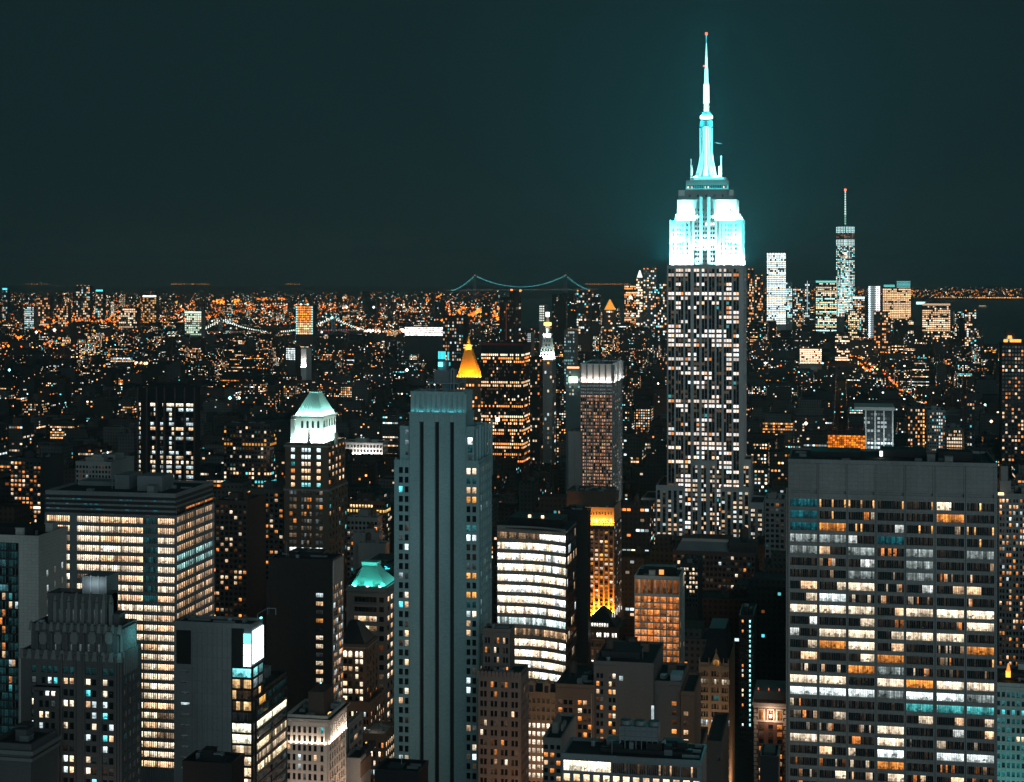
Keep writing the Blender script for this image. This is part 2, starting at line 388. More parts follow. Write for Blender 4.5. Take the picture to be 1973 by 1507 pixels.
# ---- travertine office slab with seven wide bays
h = Hero('office_tower', 'broad travertine office slab with seven wide bays of ribbon windows under a blank top band', 1519, 1921, 894, 650, depth=42, mat='travertine')
GR = ["tnnnngn", "tndkkok", "tonhndn", "ccgtkkn", "cgcdckc", "kdhkckd", "kdcdcdd", "hhwdhhg", "hCdddkd", "wwwhwww", "hkhdkdw", "gwwhwwk",
      "howhkdo", "hkhokdn", "ddocddd", "wwkwoww", "CCCcCCc", "dkkkTTT", "dhkkhhh", "dddwkhh", "wgdwdgd", "kggCkCC", "dddokdd", "dhdhdhd", "dhkwhdh", "hhdkhdh"]
bays = [(1522.5, 1574), (1579, 1629.7), (1634.9, 1684.6), (1690.8, 1741.2), (1746.3, 1797.5), (1805, 1857), (1863, 1915)]
cols = [(h.fx(a), h.fx(b)) for a, b in bays]; rows = prow(1548, 650, 960.5, 1560, 22.6, 15.2)
rd = random.Random(3)
h.facade('F', 650, h.x0, h.x1, h.zg, h.fz(1548, 955), cols, rows, lambda r, j: panes_for(GR[r % 26][j], rd), proud=.9)
q = h.p('wall')
zt2 = h.zt-.4; zs = h.fz(1548, 944)
e = [h.x0]+[x for ab in cols for x in ab]+[h.x1]
for a, b in zip(e[0::2], e[1::2]): q.box(a, b, 649.1, 650.3, h.fz(1548, 955), zt2)
for a, b in cols: q.box(a+.04, b-.04, 649.3, 650.3, zs, zt2); q.box(a, b, 649.3, 650.3, h.fz(1548, 955), h.fz(1548, 950))
for i in range(6):                                        # a groove down the middle of each pier
    m_ = (cols[i][1]+cols[i+1][0])/2; h.p('pier_joint', 'black').box(m_-.07, m_+.07, 649.07, 649.2, h.zg, zt2)
q = h.p('bulkhead', 'black'); q.box(h.fx(1812), h.fx(1880), 664, 676, h.zt, h.zt+3.5); q.box(h.fx(1560), h.fx(1660), 668, 684, h.zt, h.zt+2.2); q.box(h.fx(1700), h.fx(1790), 672, 686, h.zt, h.zt+3)
h.p('antenna', 'black').tube((h.fx(1893), 655, h.zt), (h.fx(1890), 655, h.zt+6), .15)
h.p('roof_lamp', LAMP).box(h.fx(1697), h.fx(1703), 668, 669, h.zt+.8, h.zt+2.8, lit=(2.2, 2.2, 2))
fc = ecols(h.y0+2, h.y1-2, 4, .85); h.facade('L', h.x0, h.y0, h.y1, h.fz(1548, 1560), h.zt-10, fc, rows, lambda r, j: panes_for(rd.choice('kkdhgwcn'), rd), proud=.9)
h.done()
# ---- slender deco tower with three dark stripes
Y = 640
h = Hero('deco_tower', 'slender pale stone tower with three dark vertical stripes and ribbed crown', 789, 897, 795, Y, depth=30, mat='limestone', body=False)
h.zt = h.fz(843, 795); Y1 = back_at(h.x1, 913)
h.y1 = Y1; q = h.p('wall'); h.p('stripe', 'black').box(h.x0+.3, h.x1-.3, Y+1.3, Y+2, h.zg-1, h.fz(843, 812))
q.box(h.x0, h.x1, Y+1.9, Y1, h.zg-1, h.zt)
st = [(808.2, 816.2), (837.6, 845.8), (866.6, 874.6)]
e = [789]+[a for s_ in st for a in s_]+[897]
for a, b in zip(e[0::2], e[1::2]): q.box(h.fx(a), h.fx(b), Y, Y+2, h.zg-1, h.zt)
for a, b in st: q.box(h.fx(a), h.fx(b), Y+.05, Y+2, h.fz(843, 812), h.zt)
cx0, cx1 = h.fx(790.8), h.fx(894); zc = h.fz(843, 760); q = h.p('crown', 'limestone_trim')
q.box(cx0, cx1, Y+.4, Y1, h.zt-.5, zc); q.box(h.x0-.3, h.x1+.3, Y-.35, Y1+.3, h.zt-.6, h.zt)
for i in range(11):
    a = 790.8+103*i/10.2; q.box(h.fx(a+.8), h.fx(a+7.2), Y-.15, Y+.6, h.zt, zc-.2 if i % 2 else zc+.4)
for i in range(5): a = Y+1.5+i*(Y1-Y-3)/5; q.box(cx1-.1, cx1+.45, a, a+2.2, h.zt, zc+.2*(i % 2))
for i in range(4): a = Y+4.3+i*(Y1-Y-3)/5; h.p('louvre', 'slate').box(cx1, cx1+.12, a-.2, a+.7, h.zt+1.2, zc-1.3)
for a, b in st:
    m_ = (a+b)/2; z0, z1 = h.fz(843, 813), h.fz(843, 784)
    o_ = h.p('ornament', 'limestone_trim'); o_.box(h.fx(m_-3.6), h.fx(m_+3.6), Y-.35, Y+.1, z0, z0+3.2)
    o_.fr((h.fx(m_-4.6), h.fx(m_+4.6), Y-.7, Y+.35, z0+3.2), (h.fx(m_-3.6), h.fx(m_+3.6), Y-.4, Y+.35, z1-.6)); o_.fr((h.fx(m_-3.6), h.fx(m_+3.6), Y-.4, Y+.35, z1-.6), (h.fx(m_-.8), h.fx(m_+.8), Y-.1, Y+.35, z1+.5))
h.roof(cx0, cx1, Y+.4, Y1, zc, mat='limestone_trim'); flood(h, cx0, cx1, Y-.8, h.zt+.3, 130, (.08, .85, .95), .5)
# rooftop: steel platform with tank house, pipe and lantern
q = h.p('platform', 'steel'); zp = h.fz(850, 741)
q.box(h.fx(817), h.fx(880), Y+4, Y+17, zp, zp+.45)
for a in (822, 833, 862, 878):
    for yy in (Y+4.6, Y+16): q.box(h.fx(a), h.fx(a)+.3, yy, yy+.3, zc, zp)
for a, b in ((822, 862), (862, 878)): q.tube((h.fx(a), Y+4.7, zc+1.6), (h.fx(b), Y+4.7, zc+1.6), .12)
for i in range(12): x_ = h.fx(817+63*i/11.); q.tube((x_, Y+4.1, zp+.4), (x_, Y+4.1, zp+1.6), .06)
for z_ in (1.0, 1.6): q.tube((h.fx(817), Y+4.1, zp+z_), (h.fx(880), Y+4.1, zp+z_), .06)
for i in range(6): y_ = Y+4.1+12.8*i/5; q.tube((h.fx(880), y_, zp+.4), (h.fx(880), y_, zp+1.6), .06)
for z_ in (1.0, 1.6): q.tube((h.fx(880), Y+4.1, zp+z_), (h.fx(880), Y+17, zp+z_), .06)
t_ = h.p('tank_house', 'metal'); t_.box(h.fx(829), h.fx(864), Y+6, Y+15, zp+.4, h.fz(850, 715))
for i in range(9): a = 829.5+34*i/8.; t_.box(h.fx(a), h.fx(a)+.12, Y+5.85, Y+6.1, zp+.5, h.fz(850, 716))
t_.box(h.fx(836), h.fx(852), Y+7, Y+12, h.fz(850, 715), h.fz(850, 697))
pp = [(863.5, 740), (863.5, 714), (866, 711), (869, 714), (869, 760)]
for a, b in zip(pp, pp[1:]): h.p('pipe', 'steel').tube((h.fx(a[0]), Y+5, h.fz(*a)), (h.fx(b[0]), Y+5, h.fz(*b)), .3, 8)
h.p('lantern', 'black').cyl(h.fx(843), Y+9, 1.1, 1.0, h.fz(843, 697), h.fz(843, 679), 10)
L_ = h.p('lantern_glass', LAMP)
for i in range(6): x_ = h.fx(835.5)+i*.46*1.15; L_.box(x_, x_+.36, Y+7.6, Y+7.8, h.fz(843, 694), h.fz(843, 679), lit=(.10, 1.15, 1.25))
L_.box(h.fx(853), h.fx(855.5), Y+8, Y+8.6, h.fz(843, 693), h.fz(843, 680), lit=(.05, .8, .9)); L_.box(h.fx(856), h.fx(858), Y+8, Y+8.6, h.fz(843, 707), h.fz(843, 700), lit=(.05, .7, .8))
bl = h.p('beacon', LAMP)
for k in range(1): bl.cyl(h.fx(841.5), Y+6.2, .9, .9, h.fz(843, 708), h.fz(843, 700), 12, lit=(.5, 3, 3.2))
# wings and setbacks
lt = resi(.16, ((CREAM, 3), (PEACH, 3), (COOL, 2), (CYAN, 1)), (.5, 2.0), 5)
a = h.tier(771, 789, 826, Y+1.2, h.zg, y1=Y1-3); h.facade('F', Y+1.2, a[0], a[1], h.fz(780, 889), a[4]-.2, [(h.fx(779.6), h.fx(785.8))], prow(780, Y, 828, 889, 20, 9), lambda r, j: k_(COOL, [.25, .45, .08, .2][r % 4]), proud=.35)
a = h.tier(760, 789, 891, Y+.4, h.zg, y1=Y1)
h.facade('F', Y+.4, a[0], a[1], h.zg, a[4]-.3, [(h.fx(768.4), h.fx(776.2)), (h.fx(779.8), h.fx(787))], prow(775, Y, 900, 1560, 18.5, 11.6), lt, sill=.1)
for m_ in (763, 772, 779, 786): h.p('ornament').fr((h.fx(m_-1.6), h.fx(m_+1.6), Y-.4, Y+.4, a[4]-1), (h.fx(m_-.5), h.fx(m_+.5), Y-.1, Y+.3, a[4]+2))
a = h.tier(897, 914, 827, Y+1.4, h.zg, y1=back_at(X(914, Y+1.4), 933))
h.facade('F', Y+1.4, a[0], a[1], h.fz(905, 893), a[4]-.3, [(h.fx(900), h.fx(909))], prow(905, Y, 844, 893, 16, 13), lambda r, j: [(2.4, 2.6, 2.6), k_(CYAN, .06), k_(COOL, .03)][r % 3], proud=.3)
for i in range(6): yy = Y+5+i*5.4; h.p('wall').box(a[1], a[1]+.6, yy, yy+2.2, a[4]-22, a[4]+.9*(i % 2))
h.p('roof_lamp', LAMP).box(h.fx(925), h.fx(932), Y+30, Y+31, a[4]+.5, a[4]+2.2, lit=(1.5, 2.2, 2.3))
RW = [(CREAM, 2.2), (CYAN, .08), (PEACH, 1.5), (AMBER, 1.7), 0, 0, (CYAN, .25), (COOL, 2.2), 0, 0, (COOL, .06), (AMBER, 1.5), 0, (AMBER, 1.8), (CYAN, .05)]
a = h.tier(897, 921.5, 893, Y+.6, h.zg, y1=back_at(X(921.5, Y+.6), 946))
h.facade('F', Y+.6, a[0], a[1], h.zg, a[4]-.3, [(h.fx(898.6), h.fx(906)), (h.fx(909.8), h.fx(917.2))], prow(905, Y, 902.5, 1560, 18.35, 11.6),
         lambda r, j: (k_(*RW[r]) if RW[r] else (0, 0, 0)) if r < 15 else lt(r, j), sill=.1)
h.facade('R', a[1], a[2], a[3], h.zg, a[4]-.3, ecols(a[2]+2, a[3]-1, 6, .45), prow(921, Y, 902.5, 1560, 18.35, 11.6), resi(.16, ((PEACH, 2), (COOL, 2), (ORANGE, 1)), (.4, 1.4), 9), sill=.1)
b = h.tier(931, 983, 1217, 624, h.zg, y1=back_at(X(983, 624), 992), mat='annex')
lt = resi(.13, ((PEACH, 3), (ORANGE, 2), (CREAM, 1)), (.6, 1.8), 15)
h.facade('F', 624, b[0], b[1], h.zg, b[4]-.3, ecols(b[0], b[1], 3, .55, 2), prow(950, 624, 1228, 1320, 18.6, 11), lt, mat='annex', sill=.1)
b = h.tier(922, 1002, 1302, 616, h.zg, y1=back_at(X(1002, 616), 1017), mat='annex')
h.facade('F', 616, b[0], b[1], h.zg, b[4]-.3, ecols(b[0], b[1], 4, .62, 2), prow(950, 616, 1313, 1560, 18.6, 11), lt, mat='annex', sill=.1)
h.facade('R', b[1], b[2], b[3], h.zg, b[4]-.3, ecols(b[2], b[3], 6, .45), prow(1000, 616, 1313, 1560, 18.6, 11), lt, mat='annex', sill=.1)
for i in range(12): xx = b[0]+(b[1]-b[0])*i/11; h.p('parapet', 'annex').box(xx-.5, xx+.5, 615.5, 616.2, b[4]-.6, b[4]+1.7)
h.done()
# ---- glass office block with lit floors
Y = 640
h = Hero('glass_office_block', 'wide glass office block with every floor brightly lit cream below a dark louvred top', 88, 338, 953, Y, side=410, mat='grey', vis=1480)
q = h.p('louvre', 'slate')
for i in range(4):
    z1 = h.fz(213, 956+i*9.5); q.box(h.x0-.3, h.x1+.3, Y-.4, Y, z1-1.1, z1); q.box(h.x1, h.x1+.4, Y, h.y1, z1-1.1, z1)
    for k in range(10): u = random.uniform(h.x0, h.x1-2); h.p('plant_lamp', LAMP).box(u, u+random.uniform(.3, 1.6), Y-.12, Y-.05, z1-1.6, z1-1.3, lit=(.01, .16, .22) if i < 3 else (.05, .12, .14))
segs = [(90, 136), (149, 192.5), (193.5, 233), (234, 276.5), (278, 303), (304, 336.5)]; cols = [(h.fx(a), h.fx(b)) for a, b in segs]
rows = prow(213, Y, 996, 1490, 18.6, 11.2); rd = random.Random(8)
def gl(r, j, n=6):
    if j == 4 and r < 9: return [k_(CYAN, rd.choice([.02, .05, .12])) for _ in range(n)]
    if (j == 1 and r % 7 > 1 and r > 5) or rd.random() < .04: return [k_(PEACH, rd.uniform(.1, .5)) for _ in range(n)]
    s = rd.uniform(1.8, 2.9); cc = rd.choice([CREAM, (1, .8, .57), (1, .78, .54), PEACH]); return [k_(cc, s*rd.uniform(.7, 1.15)*(.3 if rd.random() < .05 else 1)) for _ in range(n)]
h.facade('F', Y, h.x0, h.x1, h.zg, h.fz(213, 991), cols, rows, gl, proud=.45)
def gs(r, j, n=5):
    if 5 <= r <= 6: return [k_((.5, .95, .9), rd.uniform(.3, 1.6)) for _ in range(n)]
    if r == 0: return [k_(ORANGE, rd.uniform(.5, 1.6)) for _ in range(n)] if j > 0 else [(0, 0, 0)]*n
    s = rd.uniform(.8, 1.7); return [k_(PEACH, s*rd.uniform(.3, 1.2)) for _ in range(n)]
h.facade('R', h.x1, h.y0, h.y1, h.zg, h.fz(338, 975), ecols(h.y0, h.y1, 4, .94), prow(338, Y, 979, 1490, 18.6, 11.2), gs, proud=.45)
n = 62
for i in range(n+1): x_ = h.x0+(h.x1-h.x0)*i/n; h.p('mullion', 'metal').box(x_-.07, x_+.07, Y-.75, Y-.4, h.fz(213, 1500), h.fz(213, 992))
for i in range(19): y_ = h.y0+(h.y1-h.y0)*i/18; h.p('mullion', 'metal').box(h.x1+.4, h.x1+.75, y_-.07, y_+.07, h.fz(213, 1500), h.fz(213, 992))
q = h.p('penthouse', 'metal'); q.box(h.fx(189), h.fx(217), Y+16, Y+30, h.zt, h.zt+6); q.box(h.fx(241), h.fx(290), Y+12, Y+24, h.zt, h.zt+6.5); q.box(h.fx(100), h.fx(175), Y+24, Y+32, h.zt, h.zt+2)
h.p('hatch', 'black').box(h.fx(262), h.fx(267), Y+11.9, Y+12.1, h.zt+1.5, h.zt+2.7)
h.done()
# ---- pale blank-walled block at the picture's edge
Y = 520
h = Hero('corner_office_block', 'pale panelled block with a blank side wall and dark teal glass front', -40, 74, 1037, Y, side=129, mat='pale')
rd = random.Random(4)
h.p('curtain_wall_frame', 'slate')
def dl(r, j):
    p = rd.random(); n = 3
    if j < 3 and r < 6 and p < .5: return [k_((.12, .4, .45), rd.uniform(.05, .6)) for _ in range(n)]
    return [k_(rd.choice([CYAN, ORANGE, PEACH, COOL]), rd.uniform(.3, 1.5)) if rd.random() < .13 else k_(CYAN, rd.choice([0, .02, .04])) for _ in range(n)]
h.facade('F', Y, h.x0, h.fx(36), h.zg, h.zt-1.5, ecols(h.x0, h.fx(36), 4, .95), prow(0, Y, 1046, 1560, 16, 13), dl, proud=.3, part='curtain_wall_frame', mat='slate')
rs = prow(74, Y, 1105, 1210, 29, 12)
for r_ in rs:
    for k in range(3): u = h.y0+(h.y1-h.y0)*(.28+.26*k); h.win('R', h.x1, u, u+1.1, r_[0]+k*.4, r_[1]+k*.4, [k_(COOL, random.choice([.02, .02, .5]))])
h.p('penthouse', 'black').box(h.fx(-30), h.fx(50), Y+5, Y+14, h.zt, h.zt+3)
h.done()
# ---- dark deco apartment tower, stepped crown
Y = 420
h = Hero('stepped_deco_tower', 'dark grey stepped deco tower with scalloped parapets and paired white-lit windows', 42, 231, 1263, Y, side=270, mat='deco')
rows = prow(140, Y, 1285, 1560, 21.3, 12.2); lt0 = resi(.5, ((COOL, 5), (CREAM, 4), (PEACH, 3), (CYAN, 1)), (1.0, 2.8), 2)
def lt(r, j):
    if r == 0: return k_(CYAN, .06)
    return lt0(r, j) if j != 0 else k_(COOL, .15)
g1 = [(62.5, 70.5)]; g2 = [(81.5, 89), (93, 100.5), (104.5, 112)]; g3 = [(123.5, 132), (135, 143.5)]; g4 = [(166.5, 175.5), (178, 187)]; g5 = [(199, 208), (211, 220)]
cv = lambda g: [(h.fx(a), h.fx(b)) for a, b in g]
zb = rows[2][1]+1.4
h.facade('F', Y, h.x0, h.x1, zb, h.zt-.4, cv(g1+g2+g3+g4+g5), rows[:2], lt, proud=.5, sill=.12)
h.facade('F', Y, h.x0, h.fx(70.8)+.1, h.zg, zb-.02, cv(g1), rows[2:], lambda r, j: lt0(r, 1) if r % 2 else k_(COOL, .04), proud=.5, sill=.12)
h.facade('F', Y, h.fx(120), h.x1, h.zg, zb-.02, cv(g3+g4+g5), rows[2:], lt0, proud=.5, sill=.12)
zb2 = h.fz(95, 1321); h.p('bay', 'deco').box(h.fx(70.8), h.fx(120), Y-1.5, Y, h.zg, zb2); h.p('bay').box(h.fx(70), h.fx(121), Y-2.2, Y, zb2-.9, zb2)
h.facade('F', Y-1.5, h.fx(70.8), h.fx(120), h.zg, zb2-1.2, cv(g2), rows[2:], lt0, proud=.45, part='bay', mat='deco', sill=.12)
for a in (120, 146, 163, 192, 196, 224): h.p('wall').box(h.fx(a), h.fx(a+3.2), Y-1.1, Y, h.zg, h.zt+.4)
h.facade('R', h.x1, h.y0, h.y1, h.zg, h.zt-.4, ecols(h.y0+1, h.y1-1, 4, .55, 2), rows, resi(.38, ((COOL, 4), (CREAM, 2), (CYAN, 3), (PEACH, 2)), (.5, 1.6), 3), proud=.5, sill=.12)
y1s = back_at(X(231, Y+1), 262)
a = h.tier(60, 231, 1212, Y+1, h.zt, y1=y1s); q = h.p('crown', 'decotrim')
for m_ in (70, 83, 98, 112, 127, 143, 160, 177, 194, 210, 226):
    big = m_ in (83, 112, 143, 177, 210)
    h.p('wall').box(h.fx(m_-(4.5 if big else 2)), h.fx(m_+(4.5 if big else 2)), Y+.2, Y+1.1, h.zt, a[4]-(.4 if big else 1.2))
    if big:
        q.box(h.fx(m_-7), h.fx(m_+7), Y-.3, Y+.6, h.fz(m_, 1237), h.fz(m_, 1222)); q.box(h.fx(m_-5), h.fx(m_+5), Y-.25, Y+.6, h.fz(m_, 1241), h.fz(m_, 1218))
for i in range(13): xx = h.x0+(h.x1-h.x0)*i/12; q.fr((xx-.8, xx+.8, Y-.7, Y+.5, h.zt-1.2), (xx-.4, xx+.4, Y-.3, Y+.3, h.zt+1.3))
for i in range(14): xx = a[0]+(a[1]-a[0])*i/13; q.fr((xx-.6, xx+.6, Y+.5, Y+1.5, a[4]-.8), (xx-.3, xx+.3, Y+.8, Y+1.3, a[4]+1.6))
for i in range(6): yy = Y+2+i*(y1s-Y-4)/5; q.box(a[1]-.1, a[1]+.7, yy-.7, yy+.7, h.zt, a[4]+.4); q.box(h.x1-.1, h.x1+.7, yy-.6, yy+.6, h.zt-5, h.zt+1.2)
for m_ in (105, 135, 152, 168, 188): h.win('F', Y+1.0, h.fx(m_-1.8), h.fx(m_+1.8), h.fz(m_, 1262), h.fz(m_, 1243), [k_(COOL, .12)])
h.win('F', Y+.85, h.fx(108.5), h.fx(117), h.fz(112, 1267), h.fz(112, 1256), [(3, 2.6, 2)])
y2s = back_at(X(206, Y+4), 227)
b = h.tier(92, 206, 1152, Y+4, a[4], y1=y2s)
for i in range(9): m_ = 95+108*i/8.; q.box(h.fx(m_-3), h.fx(m_+3), Y+3.1, Y+4.1, a[4], b[4]-(.3 if i % 2 else 1.0)); q.fr((h.fx(m_-2.5), h.fx(m_+2.5), Y+3, Y+4.4, b[4]-.8), (h.fx(m_-1), h.fx(m_+1), Y+3.5, Y+4.2, b[4]+(1.5 if i % 2 else .6)))
for i in range(5): yy = Y+6+i*(y2s-Y-8)/4; q.box(b[1]-.1, b[1]+.7, yy-.8, yy+.8, a[4], b[4]+.8)
for m_ in (102, 116, 129, 143, 156, 170, 183): h.win('F', Y+4, h.fx(m_-1.5), h.fx(m_+1.5), h.fz(m_, 1215), h.fz(m_, 1180), [k_(COOL, .05)])
x0, x1 = h.fx(135), h.fx(180); t_ = h.p('penthouse', 'metal'); t_.box(x0, x1, Y+8, Y+16, b[4], h.fz(157, 1121))
for i in range(4): xx = x0+(x1-x0)*i/3; h.p('penthouse_frame', 'steel').box(xx-.15, xx+.15, Y+7.8, Y+8.1, b[4], h.fz(157, 1121)+.3)
area(h.root, 'floodlight', (h.fx(157), Y+5.5, b[4]+3), (0, 1, .4), (1, 0, 0), 5, .4, 130, (.8, .95, 1))
q.tube((h.fx(120), Y+6, b[4]), (h.fx(118), Y+6, b[4]+6), .1)
area(h.root, 'floodlight', (h.fx(236), Y-3, h.fz(231, 1240)), (-.2, .9, .2), (0, 0, 1), 6, .4, 100, (.2, .95, 1))  # added lamp without a fixture, puts cyan highlights on the wall
area(h.root, 'floodlight', (h.x1+5, Y+8, h.fz(231, 1235)), (-.9, .2, .2), (0, 1, 0), 8, .4, 350, (.2, .95, 1))  # second added lamp, for cyan light along the flank
h.done()
# ---- dark block with glowing glass corner
Y = 520
h = Hero('glass_corner_block', 'dark panelled block with a glowing white glass corner at its top', 335, 486, 1206, Y, side=506, mat='grey')
rd = random.Random(6)
h.p('corner_frame', 'black')
rows = prow(466, Y, 1288, 1560, 21.2, 17)
def fl(r, j):
    n = 5
    if r == 0: return [k_((.25, .95, .98), rd.uniform(1.2, 2.2)) for _ in range(n)]
    if r in (1, 2, 3): return [k_((1, .62, .28), rd.choice([.03, .05, .9, 1.3])) for _ in range(n)]
    if r == 4: return [(.01, .01, .01)]*n
    if r in (5, 6): return [k_((1, .95, .72), rd.uniform(2, 2.8)) for _ in range(n)]
    return [k_((1, .74, .48), rd.choice([.4, 1.0, 1.6, 2.2])) for _ in range(n)]
h.facade('F', Y, h.fx(447), h.x1, h.zg, h.fz(466, 1284), [(h.fx(448), h.x1-.3)], rows, fl, proud=.4, part='corner_frame', mat='black')
h.p('upper_panel', 'black').box(h.fx(447), h.fx(470), Y-.4, Y, h.fz(466, 1284), h.zt-.5)
gw = h.p('glowing_glass', LAMP)
rws = [(1221, 1240), (1241.5, 1262), (1263.5, 1284)]
for i, (a, b) in enumerate(rws):
    z1, z0 = h.fz(478, a), h.fz(478, b)
    for k in range(2):
        u0, u1 = h.fx(470)+k*1.25, h.fx(470)+(k+1)*1.25-.06
        gw.box(u0, u1, Y-.5, Y-.1, z0, z1, lit=(.35, 1.6, 1.65) if i == 0 else (2.4, 2.9, 2.9))
    for k in range(4):
        L = (h.y1-Y)/4; gw.box(h.x1+.1, h.x1+.5, Y-.3+k*L, Y+(k+1)*L-.4, z0+.9, z1+.9, lit=(2.4, 2.9, 2.9))
h.facade('R', h.x1, h.y0, h.y1, h.zg, h.fz(486, 1284), ecols(h.y0, h.y1, 2, .96), rows, lambda r, j: [k_((.3, .95, .95), rd.uniform(.4, 1.4))]*4 if r == 0 else [k_(COOL, rd.uniform(.1, .5))]*4 if r == 1 else fl(r, j), proud=.4, part='corner_frame')
h.p('dark_panel', 'black').box(h.fx(340), h.fx(368), Y-.08, Y, h.fz(350, 1279), h.fz(350, 1214))
for i in range(11):
    z = h.fz(350, 1292+i*20.8); h.win('F', Y+.0, h.fx(349), h.fx(365), z-.5, z+.2, [k_(COOL, 1.1 if i in (3, ) else .04)])
for i in range(8): a = 370+77*i/8.; h.p('panel_joint', 'black').box(h.fx(a), h.fx(a)+.06, Y-.03, Y, h.zg, h.zt-.5)
q = h.p('roof_rail', 'steel'); z = h.zt+1
for a, b in (((484, Y+6), (484, Y+16)), ((484, Y+16), (500, Y+16))): q.tube((h.fx(a[0]), a[1], z+2.2), (h.fx(b[0]), b[1], z+2.2), .12); q.tube((h.fx(a[0]), a[1], z), (h.fx(a[0]), a[1], z+2.2), .12)
q.tube((h.fx(500), Y+16, z), (h.fx(500), Y+16, z+2.2), .12)
h.p('roof_lamp', LAMP).box(h.x1-.5, h.x1+.1, h.y1-1.4, h.y1-.6, h.zt+.8, h.zt+1.6, lit=(.6, 2.8, 2.8))
# low wing running back from the corner
x1 = h.fx(489); yb = back_at(x1, 552); zl = h.fz(489, 1345); q = h.p('wing', 'black'); q.box(h.fx(400), x1, h.y1+.3, yb, h.zg, zl); q.box(h.x1-4, x1, Y+1, h.y1+.3, h.zg, zl)
h.roof(h.fx(400), x1, h.y1+.3, yb, zl, mat='black')
def wl(r, j):
    n = 10; base = lambda: [k_(CYAN, rd.choice([0, .01, .03])) for _ in range(n)]
    if r == 0: p = base(); p[2:6] = [k_((1, .5, .12), rd.uniform(1.0, 1.7)) for _ in range(4)] if j == 0 else p[2:6]; return p
    if r == 2: return [k_((1, .93, .66), rd.uniform(1.7, 2.4)) for _ in range(n)]
    if r in (4, 6): return [k_((1, .8, .5), rd.choice([.2, 1.2, 1.6, 2.0])) for _ in range(n)]
    if r == 5: return [k_((1, .75, .5), rd.choice([.2, .5, .9])) for _ in range(n)]
    return base()
h.facade('R', x1, Y+2, yb, h.zg, zl-.5, ecols(Y+2, yb, 2, .97), prow(489, Y, 1352, 1560, 21.2, 14.5), wl, proud=.35, part='wing', mat='black')
h.done()
# ---- dark monolith
Y = 680
h = Hero('dark_slab_tower', 'near-black windowless slab with one column of lit windows and striped flank', 520, 641, 1081, Y, side=660, mat='black')
rd = random.Random(12)
cl = [(1.5, COOL), (1.3, PEACH), (.02, COOL), (1.0, AMBER), (0, COOL), (1.7, CREAM), (1.5, CREAM), (.05, COOL), (1.5, CREAM), (1.2, PEACH), (1.3, CREAM), (.05, COOL), (2.0, CREAM), (1, CREAM)]
for i in range(18):
    z1 = h.fz(616, 1143+i*16.4); s_, cc = cl[i % 14]; h.win('F', Y, h.fx(609), h.fx(622.5), z1-1.7, z1, [k_(cc, s_*rd.uniform(.6, 1)) for _ in range(4)])
for i in range(7): h.p('panel_joint', 'black').box(h.fx(520+17*i), h.fx(520+17*i)+.1, Y-.04, Y, h.zg, h.zt-1)
q = h.p('flank', 'pale'); q.box(h.x1, h.x1+.5, h.y0, h.y1, h.fz(641, 1126), h.zt+.4)
rows = prow(641, Y, 1130, 1400, 16.4, 10.5)
h.facade('R', h.x1, h.y0, h.y1, h.fz(641, 1400), h.fz(641, 1126), ecols(h.y0, h.y1, 2, .98), rows, lambda r, j: [k_(rd.choice([PEACH, PEACH, ORANGE, COOL]), rd.choice([.03, .1, .4, 1.0, 1.3]) if rd.random() < .7 else .03) for _ in range(6)], proud=.35, part='flank', mat='pale')
h.p('penthouse', 'black').box(h.fx(545), h.fx(610), Y+8, Y+18, h.zt, h.zt+2.5)
h.done()
# ---- cream cornice building washed by warm floodlights
Y = 560
h = Hero('classical_office_building', 'cream classical building whose colonnaded top floor glows in warm floodlight', 552, 631, 1384, Y, side=665, mat='cream')
cpx = [(554.2+10.15*i, 559.8+10.15*i) for i in range(6)]+[(618, 623.6)]
cols = [(h.fx(a), h.fx(b)) for a, b in cpx]; rows = [(h.fz(590, 1446.5), h.fz(590, 1433.5))]+prow(590, Y, 1453.5, 1560, 18.4, 12)
lt = resi(.06, ((COOL, 2), (CYAN, 1), (PEACH, 2)), (.5, 1.4), 31); zl = h.fz(590, 1432)
h.facade('F', Y, h.x0, h.x1, h.zg, zl, cols, rows, lt, proud=.35, sill=.15)
h.facade('R', h.x1, h.y0, h.y1, h.zg, zl, ecols(h.y0+1, h.y1-1, 7, .55), rows, resi(.09, ((PEACH, 3), (ORANGE, 1)), (.6, 1.5), 32), proud=.35, sill=.15)
q = h.p('colonnade', 'cream'); up = h.fz(590, 1397)
for i, (a, b) in enumerate(cols):
    for (py0, py1) in ((1400, 1412), (1417, 1429)): h.win('F', Y, a+.05, b-.05, h.fz(590, py1), h.fz(590, py0), [k_(CYAN, .5) if (i == 6 and py0 == 1400) else (.004, .003, .002)])
    q.box(a-.1, b+.1, Y-.2, Y, h.fz(590, 1416.8), h.fz(590, 1412.2))
e = [h.x0]+[x for ab in cols for x in ab]+[h.x1]
for a, b in zip(e[0::2], e[1::2]): q.box(a, b, Y-.35, Y+.1, zl, up); q.cyl((a+b)/2, Y-.45, .34, .30, zl+.2, up-.3, 10)
ys = ecols(h.y0+1, h.y1-1, 8, .5); e = [h.y0]+[x for ab in ys for x in ab]+[h.y1]
for a, b in zip(e[0::2], e[1::2]): q.box(h.x1-.1, h.x1+.35, a, b, zl, up); q.cyl(h.x1+.45, (a+b)/2, .34, .3, zl+.2, up-.3, 10)
for a, b in ys: h.win('R', h.x1, a+.1, b-.1, h.fz(631, 1428), h.fz(631, 1402), [(.01, .008, .006)])
q = h.p('cornice', 'cream')
for (o_, za, zb_) in ((.5, up, up+1.1), (.35, up+1.1, up+2.0), (1.2, up+2.0, up+2.5), (1.5, up+2.5, h.zt-.2)):
    q.box(h.x0-o_, h.x1+o_, Y-o_, h.y1+o_, za, zb_)
